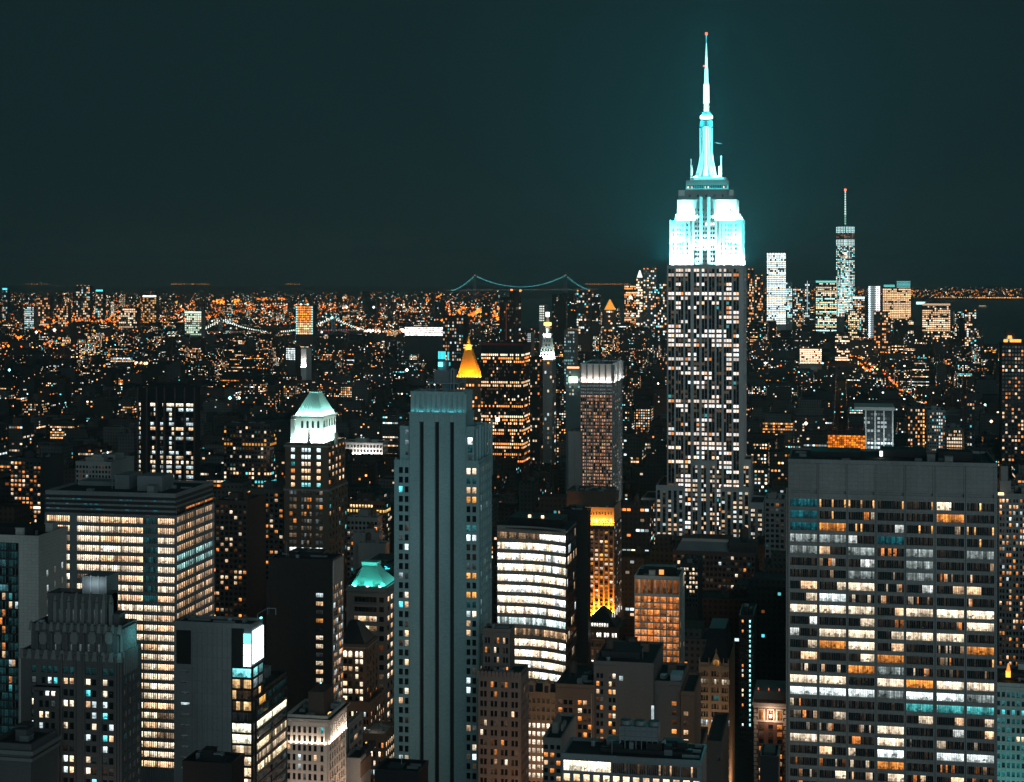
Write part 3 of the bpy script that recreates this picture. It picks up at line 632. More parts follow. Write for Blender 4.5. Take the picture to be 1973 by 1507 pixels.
for i in range(26): xx = h.x0+(h.x1-h.x0)*i/25; q.box(xx-.15, xx+.15, Y-1.1, Y-.3, up+1.5, up+2.05)
q.box(h.x0-.8, h.x1+.8, Y-.8, h.y1+.8, zl-.5, zl-.05)
flood(h, h.x0+.5, h.x1, Y-1.15, zl+.1, 1500, (1, .80, .62), .35); flood(h, h.y0, h.y1, h.x1+1.15, zl+.1, 2800, (1, .82, .66), .35, 'R')
area(h.root, 'street_glow', ((h.x0+h.x1)/2, Y-16, h.fz(590, 1580)), (0, .75, .65), (1, 0, 0), 14, 1.5, 3600, (1, .72, .55)); area(h.root, 'street_glow', (h.x1+14, (h.y0+h.y1)/2, h.fz(590, 1560)), (-.75, 0, .65), (0, 1, 0), 20, 1.5, 3000, (1, .70, .5))
fl_ = h.p('floodlight_head', LAMP)
for a, b in zip([h.x0]+[c_[1] for c_ in cols], [c_[0] for c_ in cols]+[h.x1]): m_ = (a+b)/2; fl_.box(m_-.22, m_+.22, Y-1.0, Y-.7, zl, zl+.3, lit=(3, 2.5, 2))
q = h.p('roof_plant', 'metal')
for i in range(9): xx = random.uniform(h.x0+2, h.x1-3); yy = random.uniform(Y+5, h.y1-6); q.box(xx, xx+random.uniform(1.5, 4), yy, yy+3, h.zt, h.zt+random.uniform(1, 2.6))
h.p('penthouse', 'darkbrown').box(h.fx(585), h.fx(615), h.y1-16, h.y1-4, h.zt, h.zt+8); h.p('roof_lamp', LAMP).box(h.fx(625), h.fx(629), Y+4, Y+6, h.zt+.5, h.zt+1.1, lit=(1.4, .9, .35))
h.p('roof_lamp').box(h.fx(566), h.fx(568.5), Y+30, Y+30.5, h.zt+3, h.zt+5, lit=(.4, 2.2, 2.2))
h.done()
# ---- red-brown brick tower with a black pyramid roof
Y = 700
h = Hero('pyramid_roof_tower', 'brown brick tower with black pyramid roof and bright arched top windows', 655, 705, 1246, Y, side=727, mat='brown')
rx = h.p('pyramid_roof', 'slate'); apx = (h.x0+h.x1)/2; zr = h.fz(680, 1197)
rx.fr((h.x0+.3, h.x1-.3, Y+.3, h.y1-.3, h.zt+.4), (h.fx(673, Y+8), h.fx(689, Y+8), Y+7, h.y1-7, h.fz(680, 1197, Y+8)))
lt = resi(.72, ((CREAM, 3), (PEACH, 5), (ORANGE, 1)), (1.0, 2.2), 41)
cpx = [(661.5, 669), (672, 679), (685, 690.6), (693.5, 699.4)]; cols = [(h.fx(a), h.fx(b)) for a, b in cpx]; rows = prow(680, Y, 1270, 1353, 14.35, 8.8)
h.facade('F', Y, h.x0, h.x1, h.fz(680, 1353), h.fz(680, 1266), cols, rows, lt, proud=.3, sill=.1)
for a, b in cols: h.win('F', Y-.3, a, b, h.fz(680, 1266), h.fz(680, 1254), [k_(CREAM, 2.6)], True)
h.facade('R', h.x1, h.y0, h.y1, h.fz(705, 1353), h.zt-.5, ecols(h.y0, h.y1, 4, .4), prow(705, Y, 1256, 1353, 14.35, 8.8), resi(.15, ((ORANGE, 2), (PEACH, 1)), (.3, .9), 42), proud=.3)
h.p('cornice', 'concrete').box(h.x0-.6, h.x1+.6, Y-.6, h.y1+.6, h.zt-.7, h.zt-.1)
q = h.tier(655, 713, 1357, Y-6, h.zg, y1=back_at(X(713, Y-6), 740), mat='brown')
h.facade('F', Y-6, q[0], q[1], h.zg, q[4]-.4, ecols(q[0], q[1], 4, .6, 2), prow(690, Y, 1364, 1560, 14.35, 8.8), resi(.55, ((COOL, 2), (CREAM, 4), (PEACH, 2)), (.8, 2.2), 43), proud=.3, sill=.1)
h.facade('R', q[1], q[2], q[3], h.zg, q[4]-.4, ecols(q[2], q[3], 7, .5), prow(713, Y, 1366, 1560, 14.35, 8.8), resi(.6, ((CREAM, 2), (PEACH, 3), (ORANGE, 1)), (.7, 1.8), 44), proud=.3, sill=.1)
h.done()
Y = 640
h = Hero('low_brick_annex', 'low brown brick block with flat pale roof below the pyramid-roofed tower', 696, 742, 1419, Y, side=766, mat='brown')
h.p('roof', 'concrete').box(h.x0+.5, h.x1-.5, Y+.5, h.y1-.5, h.zt+.1, h.zt+.25)
lt = resi(.5, ((CREAM, 2), (ORANGE, 2), (COOL, 1)), (1.0, 2.0), 45); rows = prow(715, Y, 1430, 1560, 17.5, 10)
h.facade('F', Y, h.x0, h.x1, h.zg, h.zt-.4, ecols(h.x0, h.x1, 3, .62, 2), rows, lt, proud=.3, sill=.1); h.facade('R', h.x1, h.y0, h.y1, h.zg, h.zt-.4, ecols(h.y0, h.y1, 7, .6), rows, resi(.75, ((PEACH, 2), (CREAM, 2)), (1, 2.2), 46), proud=.3, sill=.1)
area(h.root, 'floodlight', ((h.x0+h.x1)/2-2, Y+4, h.zt+3.5), (0, .2, -1), (1, 0, 0), 6, .4, 70, (1, .8, .6))
h.done()
Y = 600
h = Hero('small_setback_block', 'small grey block with strip windows beside the floodlit cream building', 664, 672, 1400, Y, side=697, mat='concrete')
h.facade('R', h.x1, h.y0, h.y1, h.zg, h.zt-.4, ecols(h.y0, h.y1, 3, .8), prow(672, Y, 1408, 1560, 19, 9), resi(.1, ((PEACH, 1),), (.5, 1), 47), proud=.3); h.done(40)
h = Hero('flat_roof_annex', 'low flat-roofed annex with rooftop plant between two warm-lit brick buildings', 664, 694, 1466, 585, side=714, mat='concrete')
h.p('roof_plant', 'black').box(h.fx(684), h.fx(696), 592, 604, h.zt, h.zt+2.4); h.p('canopy', 'brown').box(h.x1, h.x1+.4, h.y0, h.y1, h.zt-6, h.zt-.6); h.done()
# ---- stone tower with floodlit verdigris hipped roof
Y = 800
h = Hero('copper_roof_tower', 'grey stone tower with a flared copper roof lit bright turquoise', 668, 744, 1135, Y, side=769, mat='concrete')
zt = h.fz(708, 1096); m0, m1 = h.fx(676), h.fx(740); n0, n1 = h.fx(699, Y+9), h.fx(725, Y+9); q = h.p('copper_roof', 'teal'); yc0, yc1 = Y+1.5, h.y1-1.5
prev = (m0, m1, yc0, yc1, h.zt+1.2)
for t in (.25, .5, .75, 1):
    s_ = 1-(1-t)**1.3; g_ = t
    cur = (m0+(n0-m0)*s_, m1+(n1-m1)*s_, yc0+8*s_, yc1-8*s_, h.zt+1.2+(zt-h.zt-1.2)*g_); q.fr(prev, cur); prev = cur
q.box(n0-.5, n1+.5, yc0+7.5, yc1-7.5, zt, zt+1.7)
for i in range(15): t = i/14.; h.p('copper_seam', 'teal').tube((m0+(m1-m0)*t, yc0-.02, h.zt+1.3), (n0+(n1-n0)*t, yc0+7.7, zt), .10, 4)
[flood(h, h.fx(a-4), h.fx(a+4), Y-.3, h.zt+1.5, 2300, (.10, .95, .82), .8) for a in (682, 708, 734)]; flood(h, yc0, yc1, m1+2.2, h.zt+1.5, 700, (.12, .95, .85), .9, 'R')
for i in range(3): h.p('floodlight_head', LAMP).box(h.fx(684+24*i)-.5, h.fx(684+24*i)+.5, Y-.2, Y+.4, h.zt+1, h.zt+1.7, lit=(1.2, 3, 2.8))
rows = prow(706, Y, 1150, 1560, 18.5, 10); lt = resi(.35, ((PEACH, 3), (ORANGE, 3), (CREAM, 1)), (.6, 1.8), 51)
h.facade('F', Y, h.x0, h.x1, h.zg, h.zt-1.5, [(h.fx(683), h.fx(726))]+[(h.fx(731), h.fx(740))], rows, lambda r, j: [(0, 0, 0) if r < 2 else k_(rd.choice([PEACH, CREAM]), rd.choice([.05, .3, 1.5, 2.2])) for _ in range(6)] if j == 0 else lt(r, j), proud=.5)
h.facade('R', h.x1, h.y0, h.y1, h.zg, h.zt-1.5, ecols(h.y0, h.y1, 4, .7), rows, resi(.6, ((CREAM, 3), (PEACH, 3)), (1, 2.4), 52), proud=.5)
h.p('cornice', 'concrete').box(h.x0-.6, h.x1+.6, Y-.6, h.y1+.6, h.zt-1.2, h.zt-.3); q = h.p('terrace', 'concrete')
for py in (1146, 1166): q.box(h.fx(680), h.fx(728), Y-2.2, Y-.4, h.fz(706, py)-.5, h.fz(706, py)+.9)
h.done()
# ---- tower with the floodlit white crown
Y = 950
h = Hero('floodlit_crown_tower', 'brown tower with a floodlit greenish-white classical crown and steep hipped roof', 550, 631, 857, Y, side=664, mat='brown')
lo = h.tier(548, 632.5, 942, Y-1.5, h.zg, y1=h.y1+1.5)
cr = h.tier(565, 622, 803, Y+6, h.zt, y1=back_at(X(622, Y+6), 647), mat='white', part='crown', roof=False)
q = h.p('crown'); zc = cr[4]; q.box(cr[0]-.9, cr[1]+.9, cr[2]-.9, cr[3]+.9, zc-.9, zc+.4)
for i in range(4): m_ = 576.2+10.3*i; h.win('F', cr[2], h.fx(m_-2.2), h.fx(m_+2.2), h.fz(m_, 827), h.fz(m_, 813), [(.02, .04, .04)], True)
for i in range(5): yy = cr[2]+3+i*(cr[3]-cr[2]-6)/4.; h.win('R', cr[1], yy-1.0, yy+1.0, h.fz(622, 827), h.fz(622, 812), [(.02, .04, .04)], True)
for i in range(24): m_ = cr[0]+(cr[1]-cr[0])*i/23; h.p('dentil', 'tan').box(m_-.22, m_+.22, cr[2]-1.02, cr[2]-.85, zc-.75, zc-.1)
r_ = h.p('hipped_roof', 'teal'); r_.fr((cr[0]+1, cr[1]-.5, cr[2]+.5, cr[3]-.5, zc+.4), (h.fx(597, cr[2]+9), h.fx(613, cr[2]+9), cr[2]+9, cr[3]-9, h.fz(600, 757, cr[2]+9)))
for i in range(10): t = i/9.; r_.tube((cr[0]+1.2+(cr[1]-cr[0]-2)*t, cr[2]+.5, zc+.5), (h.fx(597, cr[2]+9)+(h.fx(613, cr[2]+9)-h.fx(597, cr[2]+9))*t, cr[2]+9, h.fz(600, 757, cr[2]+9)), .30, 4)
r_.box(h.fx(596.5, cr[2]+9), h.fx(613.5, cr[2]+9), cr[2]+8.7, cr[3]-8.7, h.fz(600, 757, cr[2]+9), h.fz(600, 755, cr[2]+9))
h.p('turret', 'white').box(h.fx(557), h.fx(563.5), Y+3, Y+8, h.zt, h.fz(560, 808)); h.p('corner_pier', 'white').box(h.fx(640), h.fx(643), Y+4, Y+8, h.zt, h.fz(640, 835)); h.p('finial', 'white').fr((h.fx(590), h.fx(597), Y+1, Y+3, h.zt), (h.fx(593), h.fx(594), Y+2, Y+2.5, h.fz(593, 825)))
G = (.62, 1, .92)
flood(h, cr[0]-1, cr[1]+1, Y+2.2, h.zt+.6, 13000, G, .45); flood(h, cr[2], cr[3], cr[1]+4, h.zt+.6, 11000, G, .45, 'R'); flood(h, cr[0], cr[1], cr[2]-.6, zc+.9, 8000, G, .9); flood(h, cr[2], cr[3], cr[1]+1.2, zc+.9, 5500, G, .9, 'R')
h.p('floodlight_head', LAMP).box(h.fx(568.5), h.fx(570), cr[2]-.8, cr[2]-.2, zc+.4, zc+1.2, lit=(2, 3.2, 3))
for m_ in (587, 597): h.win('F', Y+5.9, h.fx(m_-2.5), h.fx(m_+2.5), h.fz(m_, 839), h.fz(m_, 833), [(2.6, 2.4, 2)])
q = h.p('cornice', 'concrete'); q.box(h.x0-.9, h.x1+.9, Y-.9, h.y1+.9, h.zt-1.4, h.zt-.4); q.box(lo[0]-.6, lo[1]+.6, lo[2]-.7, lo[3]+.6, lo[4]-1.2, lo[4]-.2)
up = [(561, 568.4), (581.5, 586.2), (587.5, 592.2), (593.5, 598.6), (610.5, 618)]; cols = [(h.fx(a), h.fx(b)) for a, b in up]
pl_ = [(COOL, 1.8), (COOL, 2.2), (CREAM, 2), (PEACH, 2), (PEACH, 1.8), (PEACH, 1.7)]
h.facade('F', Y, h.x0, h.x1, lo[4], h.zt-1.5, cols, prow(590, Y, 863.5, 940, 13.4, 7.4), lambda r, j: k_((.3, .9, .95), 1.3) if r == 5 and 0 < j else (k_(CYAN, .5) if (j == 0 and r == 2) else k_(ORANGE, 1.2) if (j == 0 and r == 3) else k_(pl_[r][0], pl_[r][1])), proud=.4)
h.facade('R', h.x1, h.y0, h.y1, lo[4], h.zt-1.5, ecols(h.y0, h.y1, 5, .5), prow(631, Y, 860, 938, 13.4, 7.4), resi(.65, ((CREAM, 2), (PEACH, 2), (ORANGE, 2)), (.9, 1.8), 61), proud=.4)
lw = [(558, 564), (565.5, 571.6), (581, 585), (586.5, 590.5), (592, 596), (597, 600.5), (608.5, 614.3), (615.8, 622)]
mem = {}
def ll(r, j):
    if r == 8: return k_((1, 1, .98), 2.4) if j not in (3, 4) else k_(COOL, .1)
    if r == 9: return k_(PEACH, [.5, 1, .2, .3, .4, .2, 2, .8][j])
    return k_(rd.choice([PEACH, CREAM, COOL]), rd.choice([.02, .05, .05, .12, .25])) if rd.random() < .9 else k_(ORANGE, .9)
h.facade('F', Y-1.5, lo[0], lo[1], h.zg, lo[4]-1.3, [(X(a, Y-1.5), X(b, Y-1.5)) for a, b in lw], prow(590, Y, 944.5, 1200, 13.7, 7.8), ll, proud=.5)
h.facade('R', lo[1], lo[2], lo[3], h.zg, lo[4]-1.3, ecols(lo[2], lo[3], 6, .5), prow(632, Y, 945, 1200, 13.7, 7.8), resi(.2, ((CYAN, 3), (PEACH, 2), (ORANGE, 1)), (.4, 1.2), 62), proud=.5)
h.done()
# ---- dark octagonal tower
Y = 1100
h = Hero('dark_ribbed_tower', 'dark ribbed tower with a blank black crown over rows of white-lit windows', 267, 378, 747, Y, side=386, mat='black', vis=922)
cp_ = [(268, 272), (290, 300), (309, 315), (321, 336), (339, 354), (359, 373)]; cols = [(h.fx(a), h.fx(b)) for a, b in cp_]
lt = office(.55, .85, .2, ((CREAM, 3), (COOL, 3), (PEACH, 2)), (.8, 2.2), 71)
h.facade('F', Y, h.x0, h.x1, h.zg, h.fz(320, 772), cols, prow(320, Y, 777, 960, 9.2, 6), lambda r, j: [k_(CREAM, 2.3)]*3 if r == 0 and j != 2 else [lt(r, j) if random.random() < .8 else (0, 0, 0) for _ in range(3)], proud=.9)
for m_ in (267, 284, 303, 318, 338, 357, 376): h.p('rib', 'darkbrown').box(h.fx(m_-1.3), h.fx(m_+1.3), Y-1.6, Y-.9, h.zg, h.zt+.5)
h.p('penthouse', 'black').box(h.fx(290), h.fx(350), Y+8, Y+20, h.zt, h.zt+2.5); h.done()
# ---- bright office tower beside the deco tower
Y = 800
h = Hero('ribbon_window_tower', 'bright curved office tower with glaring cream ribbon windows and a black glass flank', 958, 1095, 1018, Y, side=1115, mat='concrete', vis=1320, body=False)
h.p('wall').box(h.x0, h.x1, Y+6, h.y1, h.zg-1, h.zt); h.p('roof', 'roof').box(h.x0, h.x1, Y+.5, h.y1, h.zt-.3, h.zt+.1)
for i in range(10): h.p('parapet').box(h.x0+(h.x1-h.x0)*i/10+.01, h.x0+(h.x1-h.x0)*(i+1)/10-.01, Y-.4, Y+.3, h.zt-1.2, h.zt+1)
rd = random.Random(21)
def nl(r, j):
    n = 3
    if r == 0: return [k_((1, .95, .85), 2.8) if j >= 6 else k_(PEACH, rd.uniform(.05, .5)) for _ in range(n)]
    if r == 8: return [k_((.8, 1, .98), rd.choice([.3, .8, 1.9]) if j < 7 else 1.8) for _ in range(n)]
    if r == 9: return [k_(PEACH, rd.choice([.15, .5, 1.2])) for _ in range(n)]
    cc = rd.choice([CREAM, (1, .78, .55), (1, .8, .58), (.95, 1, .95)]); s = rd.uniform(2.4, 3.6); return [k_(cc, s*(rd.uniform(.1, .5) if rd.random() < .1 else rd.uniform(.8, 1.1))) for _ in range(n)]
h.facade('F', Y, h.x0, h.x1, h.zg, h.zt-1, [(h.fx(958.6+13.6*i+.1), h.fx(958.6+13.6*(i+1)-.1)) for i in range(10)], prow(1026, Y, 1026, 1400, 20.6, 12.8), nl, proud=.35, smat='concrete')
h.p('flank', 'black')
h.facade('R', h.x1, h.y0, h.y1, h.zg, h.zt-1, ecols(h.y0, h.y1, 3, .97), prow(1095, Y, 1030, 1400, 20.8, 15), lambda r, j: [k_(rd.choice([CREAM, PEACH, COOL]), rd.uniform(.4, 1.5)) if rd.random() < .13 else (0, 0, 0) for _ in range(4)], proud=.2, part='flank', mat='black')
q = h.p('penthouse', 'black'); q.box(h.fx(975), h.fx(1080), Y+8, h.y1-6, h.zt, h.zt+4)
for m_ in (1015, 1041): h.p('roof_lamp', LAMP).box(h.fx(m_-2.5), h.fx(m_+2.5), Y+7, Y+8, h.zt+4.2, h.zt+5.4, lit=(3, 1.9, 1.0))
h.done()
for o in h.root.children_recursive:              # the front sweeps forward towards its far end
    if o.type == 'MESH':
        for v in o.data.vertices: u = min(1, max(0, (v.co.x+h.root.location.x-h.x0)/(h.x1-h.x0))); v.co.y -= 7.5*max(0, (u-.4)/.6)**1.8
h = Hero('black_glass_block', 'plain black block rising between the ribbon-windowed tower and the amber-lit one', 1079, 1133, 986, 870, side=1138, mat='black', vis=1180); h.p('penthouse', 'slate').box(h.fx(1090), h.fx(1120), 876, 884, h.zt, h.zt+2); h.p('panel_joint', 'slate').box(h.fx(1100), h.fx(1100)+.2, 869.9, 870, h.zg, h.zt-1); h.done()
# ---- amber pier building
Y = 1000
h = Hero('amber_pier_building', 'dark tower with glowing amber stone piers and an amber loggia band', 1100, 1183, 1012, Y, side=1197, mat='darkbrown', vis=1250)
t1 = h.tier(1122, 1183, 981, Y+.4, h.zt, y1=h.y1-2, mat='tan', part='loggia'); t2 = h.tier(1092, 1176, 950, Y+5, h.zt, y1=h.y1-4)
for i in range(10): m_ = 1127+5.6*i; h.win('F', Y+.4, h.fx(m_-1.3), h.fx(m_+1.3), h.fz(m_, 992), h.fz(m_, 987), [(.25, .10, .01)]); h.win('F', Y+.4, h.fx(m_-1.5), h.fx(m_+1.5), h.fz(m_, 1007), h.fz(m_, 1000), [(2, 1.5, .7)])
flood(h, t1[0], t1[1], Y-1.3, h.zt+.3, 15000, (1, .36, .025), .5); q = h.p('pier', 'tan')
for i in range(6): a = 1134+9.4*i; q.box(h.fx(a), h.fx(a+2.6), Y-.9, Y, h.fz(1158, 1186), h.fz(1158, 1020))
flood(h, h.fx(1133), h.fx(1184), Y-2.4, h.fz(1158, 1187), 120000, (1, .27, .015), .22); flood(h, h.y0, h.y1, h.x1+1.6, h.fz(1183, 1187), 1200, (1, .75, .5), .2, 'R')
cols = [(h.fx(1136.8+9.4*i+.4), h.fx(1143.4+9.4*i-.4)) for i in range(5)]; rows = prow(1158, Y, 1024, 1187, 8.6, 5); lt = resi(.5, ((AMBER, 4), (CREAM, 2), (PEACH, 2)), (.5, 1.8), 81)
h.facade('F', Y, h.fx(1134), h.x1, h.fz(1158, 1190), h.fz(1158, 1020), cols, rows, lt, proud=.25); h.facade('R', h.x1, h.y0, h.y1, h.zg, h.zt-1, ecols(h.y0, h.y1, 6, .5), prow(1183, Y, 1016, 1190, 8.6, 5), resi(.3, ((COOL, 3), (CREAM, 2)), (.3, .9), 82), proud=.2)
h.done()
# ---- gridded tower with glowing white crown
Y = 1200
h = Hero('white_crown_tower', 'gridded reddish tower with tall glowing white panels round its crown', 1118, 1180, 738, Y, side=1198, mat='concrete', vis=945)
cr = h.tier(1118, 1180, 704, Y, h.zt, y1=h.y1, mat='white', part='crown'); q = h.p('crown_pier', 'grey')
for i in range(6): a = 1118+60*i/5.; q.box(h.fx(a), h.fx(a+2.2), Y-1.3, Y, h.zt, cr[4]+.6)
for i in range(3): yy = h.y0+1+(h.y1-h.y0-3)*i/2.; q.box(h.x1, h.x1+1.3, yy, yy+1.4, h.zt, cr[4]+.6)
for i in range(5): a = 1120.5+12*i; flood(h, h.fx(a), h.fx(a+9.5), Y-1.6, h.zt+.3, 950, (1, .88, .82), .25)
flood(h, h.y0, h.y1, h.x1+1.6, h.zt+.3, 5000, (1, .92, .88), .35, 'R')
lt = resi(.85, (((1, .5, .32), 5), (ORANGE, 1), (PEACH, 2)), (.12, .9), 91)
h.facade('F', Y, h.x0, h.x1, h.zg, h.zt-.5, ecols(h.x0, h.x1, 5, .8, 3, .3), prow(1150, Y, 742, 960, 6.6, 4.2), lambda r, j: k_(COOL, .15) if r < 3 else lt(r, j), proud=.5, smat='darkbrown')
h.facade('R', h.x1, h.y0, h.y1, h.zg, h.zt-.5, ecols(h.y0, h.y1, 5, .6), prow(1180, Y, 742, 960, 6.6, 4.2), resi(.2, ((COOL, 1), (PEACH, 2)), (.2, .8), 92), proud=.5)
h.done()
h = Hero('blank_pale_slab', 'blank pale concrete slab wall adjoining the white-crowned tower', 1095, 1119, 834, 1190, depth=30, mat='concrete', vis=945); h.p('panel_joint', 'black').box(h.fx(1107), h.fx(1107)+.1, 1189.9, 1190, h.zg, h.zt-1); h.done()
# ---- brick building with a steep dark pyramid roof
Y = 900
h = Hero('dark_pyramid_building', 'ornate brown brick building under a steep black pyramid roof with a lit dormer row', 1117, 1191, 1212, Y, side=1203, mat='brown', vis=1290)
h.p('pyramid_roof', 'slate').fr((h.x0+1, h.x1-1, Y+1, h.y1-1, h.zt), (h.fx(1160, Y+14), h.fx(1165, Y+14), Y+14, max(Y+15, h.y1-12), h.fz(1162, 1168, Y+14)))
for i in range(8): m_ = 1136+4.8*i; h.p('dormer', 'darkbrown').box(h.fx(m_-2), h.fx(m_+2), Y+1.2, Y+5, h.zt, h.zt+3.2); h.win('F', Y+1.2, h.fx(m_-1.5), h.fx(m_+1.5), h.zt+1, h.zt+2.9, [(2, 1.9, 1.6)])
for k in range(2):
    for i in range(4): h.p('skylight', LAMP).box(h.fx(1175+3*i+4*k), h.fx(1176.6+3*i+4*k), Y+9+3*i, Y+9.4+3*i, h.fz(1180, 1196-3*i), h.fz(1180, 1189-3*i), lit=(.8, .75, .7))
h.p('cornice', 'brown').box(h.x0-.8, h.x1+.8, Y-.9, h.y1+.8, h.zt-1, h.zt-.2)
rows = [(h.fz(1150, 1227), h.fz(1150, 1219)), (h.fz(1150, 1244), h.fz(1150, 1236)), (h.fz(1150, 1263), h.fz(1150, 1252))]+prow(1150, Y, 1272, 1400, 16, 10)
h.facade('F', Y, h.x0, h.x1, h.zg, h.zt-1.2, ecols(h.x0, h.x1, 5, .6, 2), rows, lambda r, j: k_((1, .92, .82), 2.6) if r == 0 and 4 <= j else (k_(CREAM, 2.2) if (r == 3 and j == 3) else k_(PEACH, random.choice([.02, .05, .1]))), proud=.35, sill=.15)
h.facade('R', h.x1, h.y0, h.y1, h.zg, h.zt-1.2, ecols(h.y0, h.y1, 6, .45), rows, resi(.06, ((PEACH, 1),), (.3, .9), 93), proud=.35, sill=.15)
for py in (1232, 1248, 1268): h.p('string_course', 'tan').box(h.x0-.3, h.x1+.4, Y-.6, Y-.35, h.fz(1150, py)-.3, h.fz(1150, py)+.2)
h.done()
# ---- white concrete grid block full of orange rooms
Y = 850
h = Hero('concrete_grid_block', 'white concrete grid block whose square rooms all glow orange', 1222.6, 1309, 1114, Y, side=1318, mat='white', vis=1320)
rd = random.Random(33); rows = [(h.fz(1265, 1144), h.fz(1265, 1117))]+prow(1265, Y, 1149.5, 1500, 12.85, 10.4)
h.facade('F', Y, h.x0, h.x1, h.zg, h.zt-.6, ecols(h.x0, h.x1, 7, .86), rows, lambda r, j: [(.01, .01, .01)]*2 if (r in (12, 13) and j > 2) else [k_(rd.choice([(1, .27, .05), (1, .32, .08), (1, .42, .16)]), rd.uniform(.3, 1.3)*(.4 if r == 0 else 1)) for _ in range(2)], proud=.6)
h.facade('R', h.x1, h.y0, h.y1, h.zg, h.zt-.6, ecols(h.y0, h.y1, 3, .5), rows, resi(.1, ((PEACH, 1),), (.2, .6), 94), proud=.3)
q = h.p('penthouse', 'black'); q.box(h.fx(1238), h.fx(1300), Y+5, Y+12, h.zt, h.zt+5); q.box(h.fx(1228), h.fx(1250), Y+8, Y+16, h.zt, h.zt+3); q.tube((h.fx(1232), Y+2, h.zt), (h.fx(1305), Y+2, h.zt+2), .1)
h.p('roof_lamp', LAMP).box(h.fx(1268), h.fx(1277), Y+4.7, Y+4.95, h.zt+1, h.zt+3.5, lit=(1.3, .5, .12)); h.done()
# ---- brown loft building group at the bottom
Y = 620
h = Hero('loft_building', 'grey-brown loft building with a tall blank wall and orange-lit paired windows', 1071, 1146, 1324, Y, depth=34, mat='brown')
rows = prow(1110, Y, 1349, 1560, 15.4, 8.8); lt = resi(.33, ((PEACH, 3), (ORANGE, 4), (CREAM, 2)), (.8, 2.0), 101)
h.facade('F', Y, h.x0, h.x1, h.zg, h.zt-.4, ecols(h.x0, h.x1, 2, .72, 3, .3), rows, lt, proud=.3, sill=.12)
a = h.tier(1144, 1259, 1281, Y+2, h.zg, depth=36, mat='loft'); h.p('wall')
h.facade('F', Y+2, a[0], h.fx(1190), h.zg, a[4]-.5, ecols(a[0], h.fx(1190), 2, .55, 2), prow(1165, Y, 1300, 1560, 15.4, 8.8), resi(.3, ((ORANGE, 3), (PEACH, 2), (CREAM, 1)), (.8, 1.8), 102), proud=.25, mat='loft', sill=.12)
h.win('F', Y+2, h.fx(1192), h.fx(1199), h.fz(1195, 1314), h.fz(1195, 1305), [k_(COOL, .9)]); h.win('F', Y+1.9, h.fx(1254), h.fx(1259), h.fz(1255, 1394), h.fz(1255, 1362), [k_(COOL, 1.0)])
b = h.tier(1259, 1312, 1318, Y+5, h.zg, depth=30, mat='loft'); cc = h.tier(1312, 1338, 1338, Y+3, h.zg, depth=30, mat='brown')
h.facade('F', Y+5, h.fx(1287), b[1]-.2, h.zg, b[4]-.6, [(h.fx(1292), h.fx(1301))], prow(1296, Y, 1358, 1500, 18, 8.5), lambda r, j: k_(ORANGE, [.5, .05, .05, 1.6, 1.5, 1.6, .3, .2][r % 8]), proud=.25, mat='loft')
h.facade('F', Y+3, cc[0], cc[1], h.zg, cc[4]-.6, [(h.fx(1316), h.fx(1324.5))], prow(1320, Y, 1375, 1500, 18, 8.5), lambda r, j: k_(PEACH, [.5, .05, 1.4, 2, 2.2, .3, .2][r % 7]), proud=.25, sill=.1)
h.p('roof_tank', 'steel').box(h.fx(1288), h.fx(1310), Y+7, Y+14, b[4], b[4]+3.2)
area(h.root, 'street_glow', (h.fx(1180), Y-40, h.fz(1180, 1600)), (0, .8, .6), (1, 0, 0), 40, 2, 8000, (1, .74, .54)); h.p('drain_pipe', 'steel').box(h.fx(1139), h.fx(1139)+.3, Y-.6, Y-.3, h.zg, h.zt-2); h.p('penthouse', 'dark').box(h.fx(1150), h.fx(1225), Y+12, Y+30, a[4], a[4]+2.4)
h.done()
Y = 480
h = Hero('penthouse_block', 'low block with a long lit penthouse window band and cooling plant on its roof', 1083, 1352, 1466, Y, depth=17, mat='metal')
rd = random.Random(44)
h.facade('F', Y, h.x0, h.x1, h.fz(1200, 1494), h.zt-.4, [(h.fx(1086), h.fx(1131)), (h.fx(1132), h.fx(1177))]+[(h.fx(1180+33*i), h.fx(1211+33*i)) for i in range(5)], [(h.fz(1200, 1490), h.fz(1200, 1470))],
         lambda r, j: [k_((1, .9, .66), 2.6)]*8 if j < 2 else [k_(PEACH, rd.choice([.02, .03, .06, 1.0]) if rd.random() < .25 else .02) for _ in range(8)], proud=.4)
h.facade('F', Y, h.x0, h.x1, h.zg, h.fz(1200, 1494)-.02, ecols(h.x0, h.x1, 14, .62), prow(1200, Y, 1496, 1560, 21, 14), lambda r, j: k_(PEACH, 2.4) if (j < 7 or j in (10, 12)) else k_((1, .7, .45), 1.0), proud=.5)
q = h.p('roof_deck', 'roof'); q.box(h.fx(1150), h.fx(1330), Y+7, Y+16, h.zt, h.zt+1.2); z = h.zt+1.2
q = h.p('cooling_tower', 'metal'); zt = z+7
q.box(h.fx(1187), h.fx(1262), Y+8, Y+14, zt-4.6, zt-.5)
for i in range(3): m_ = (h.fx(1197)+(h.fx(1252)-h.fx(1197))*i/2.); q.cyl(m_, Y+11, 1.8, 1.6, zt-.5, zt+.7, 16); h.p('fan_guard', 'black').cyl(m_, Y+11, 1.6, 1.6, zt+.6, zt+.75, 12)
for i in range(8): x_ = h.fx(1187)+(h.fx(1262)-h.fx(1187))*i/7.; q.box(x_-.12, x_+.12, Y+7.8, Y+8.1, z, zt-.5)
for za in (.35, .7): q.box(h.fx(1187), h.fx(1262), Y+7.75, Y+8, zt-5+4.5*za-.1, zt-5+4.5*za+.1)
q.box(h.fx(1206), h.fx(1214), Y+7.4, Y+9, h.zt, zt-5)
pd = h.p('pipework', 'steel')
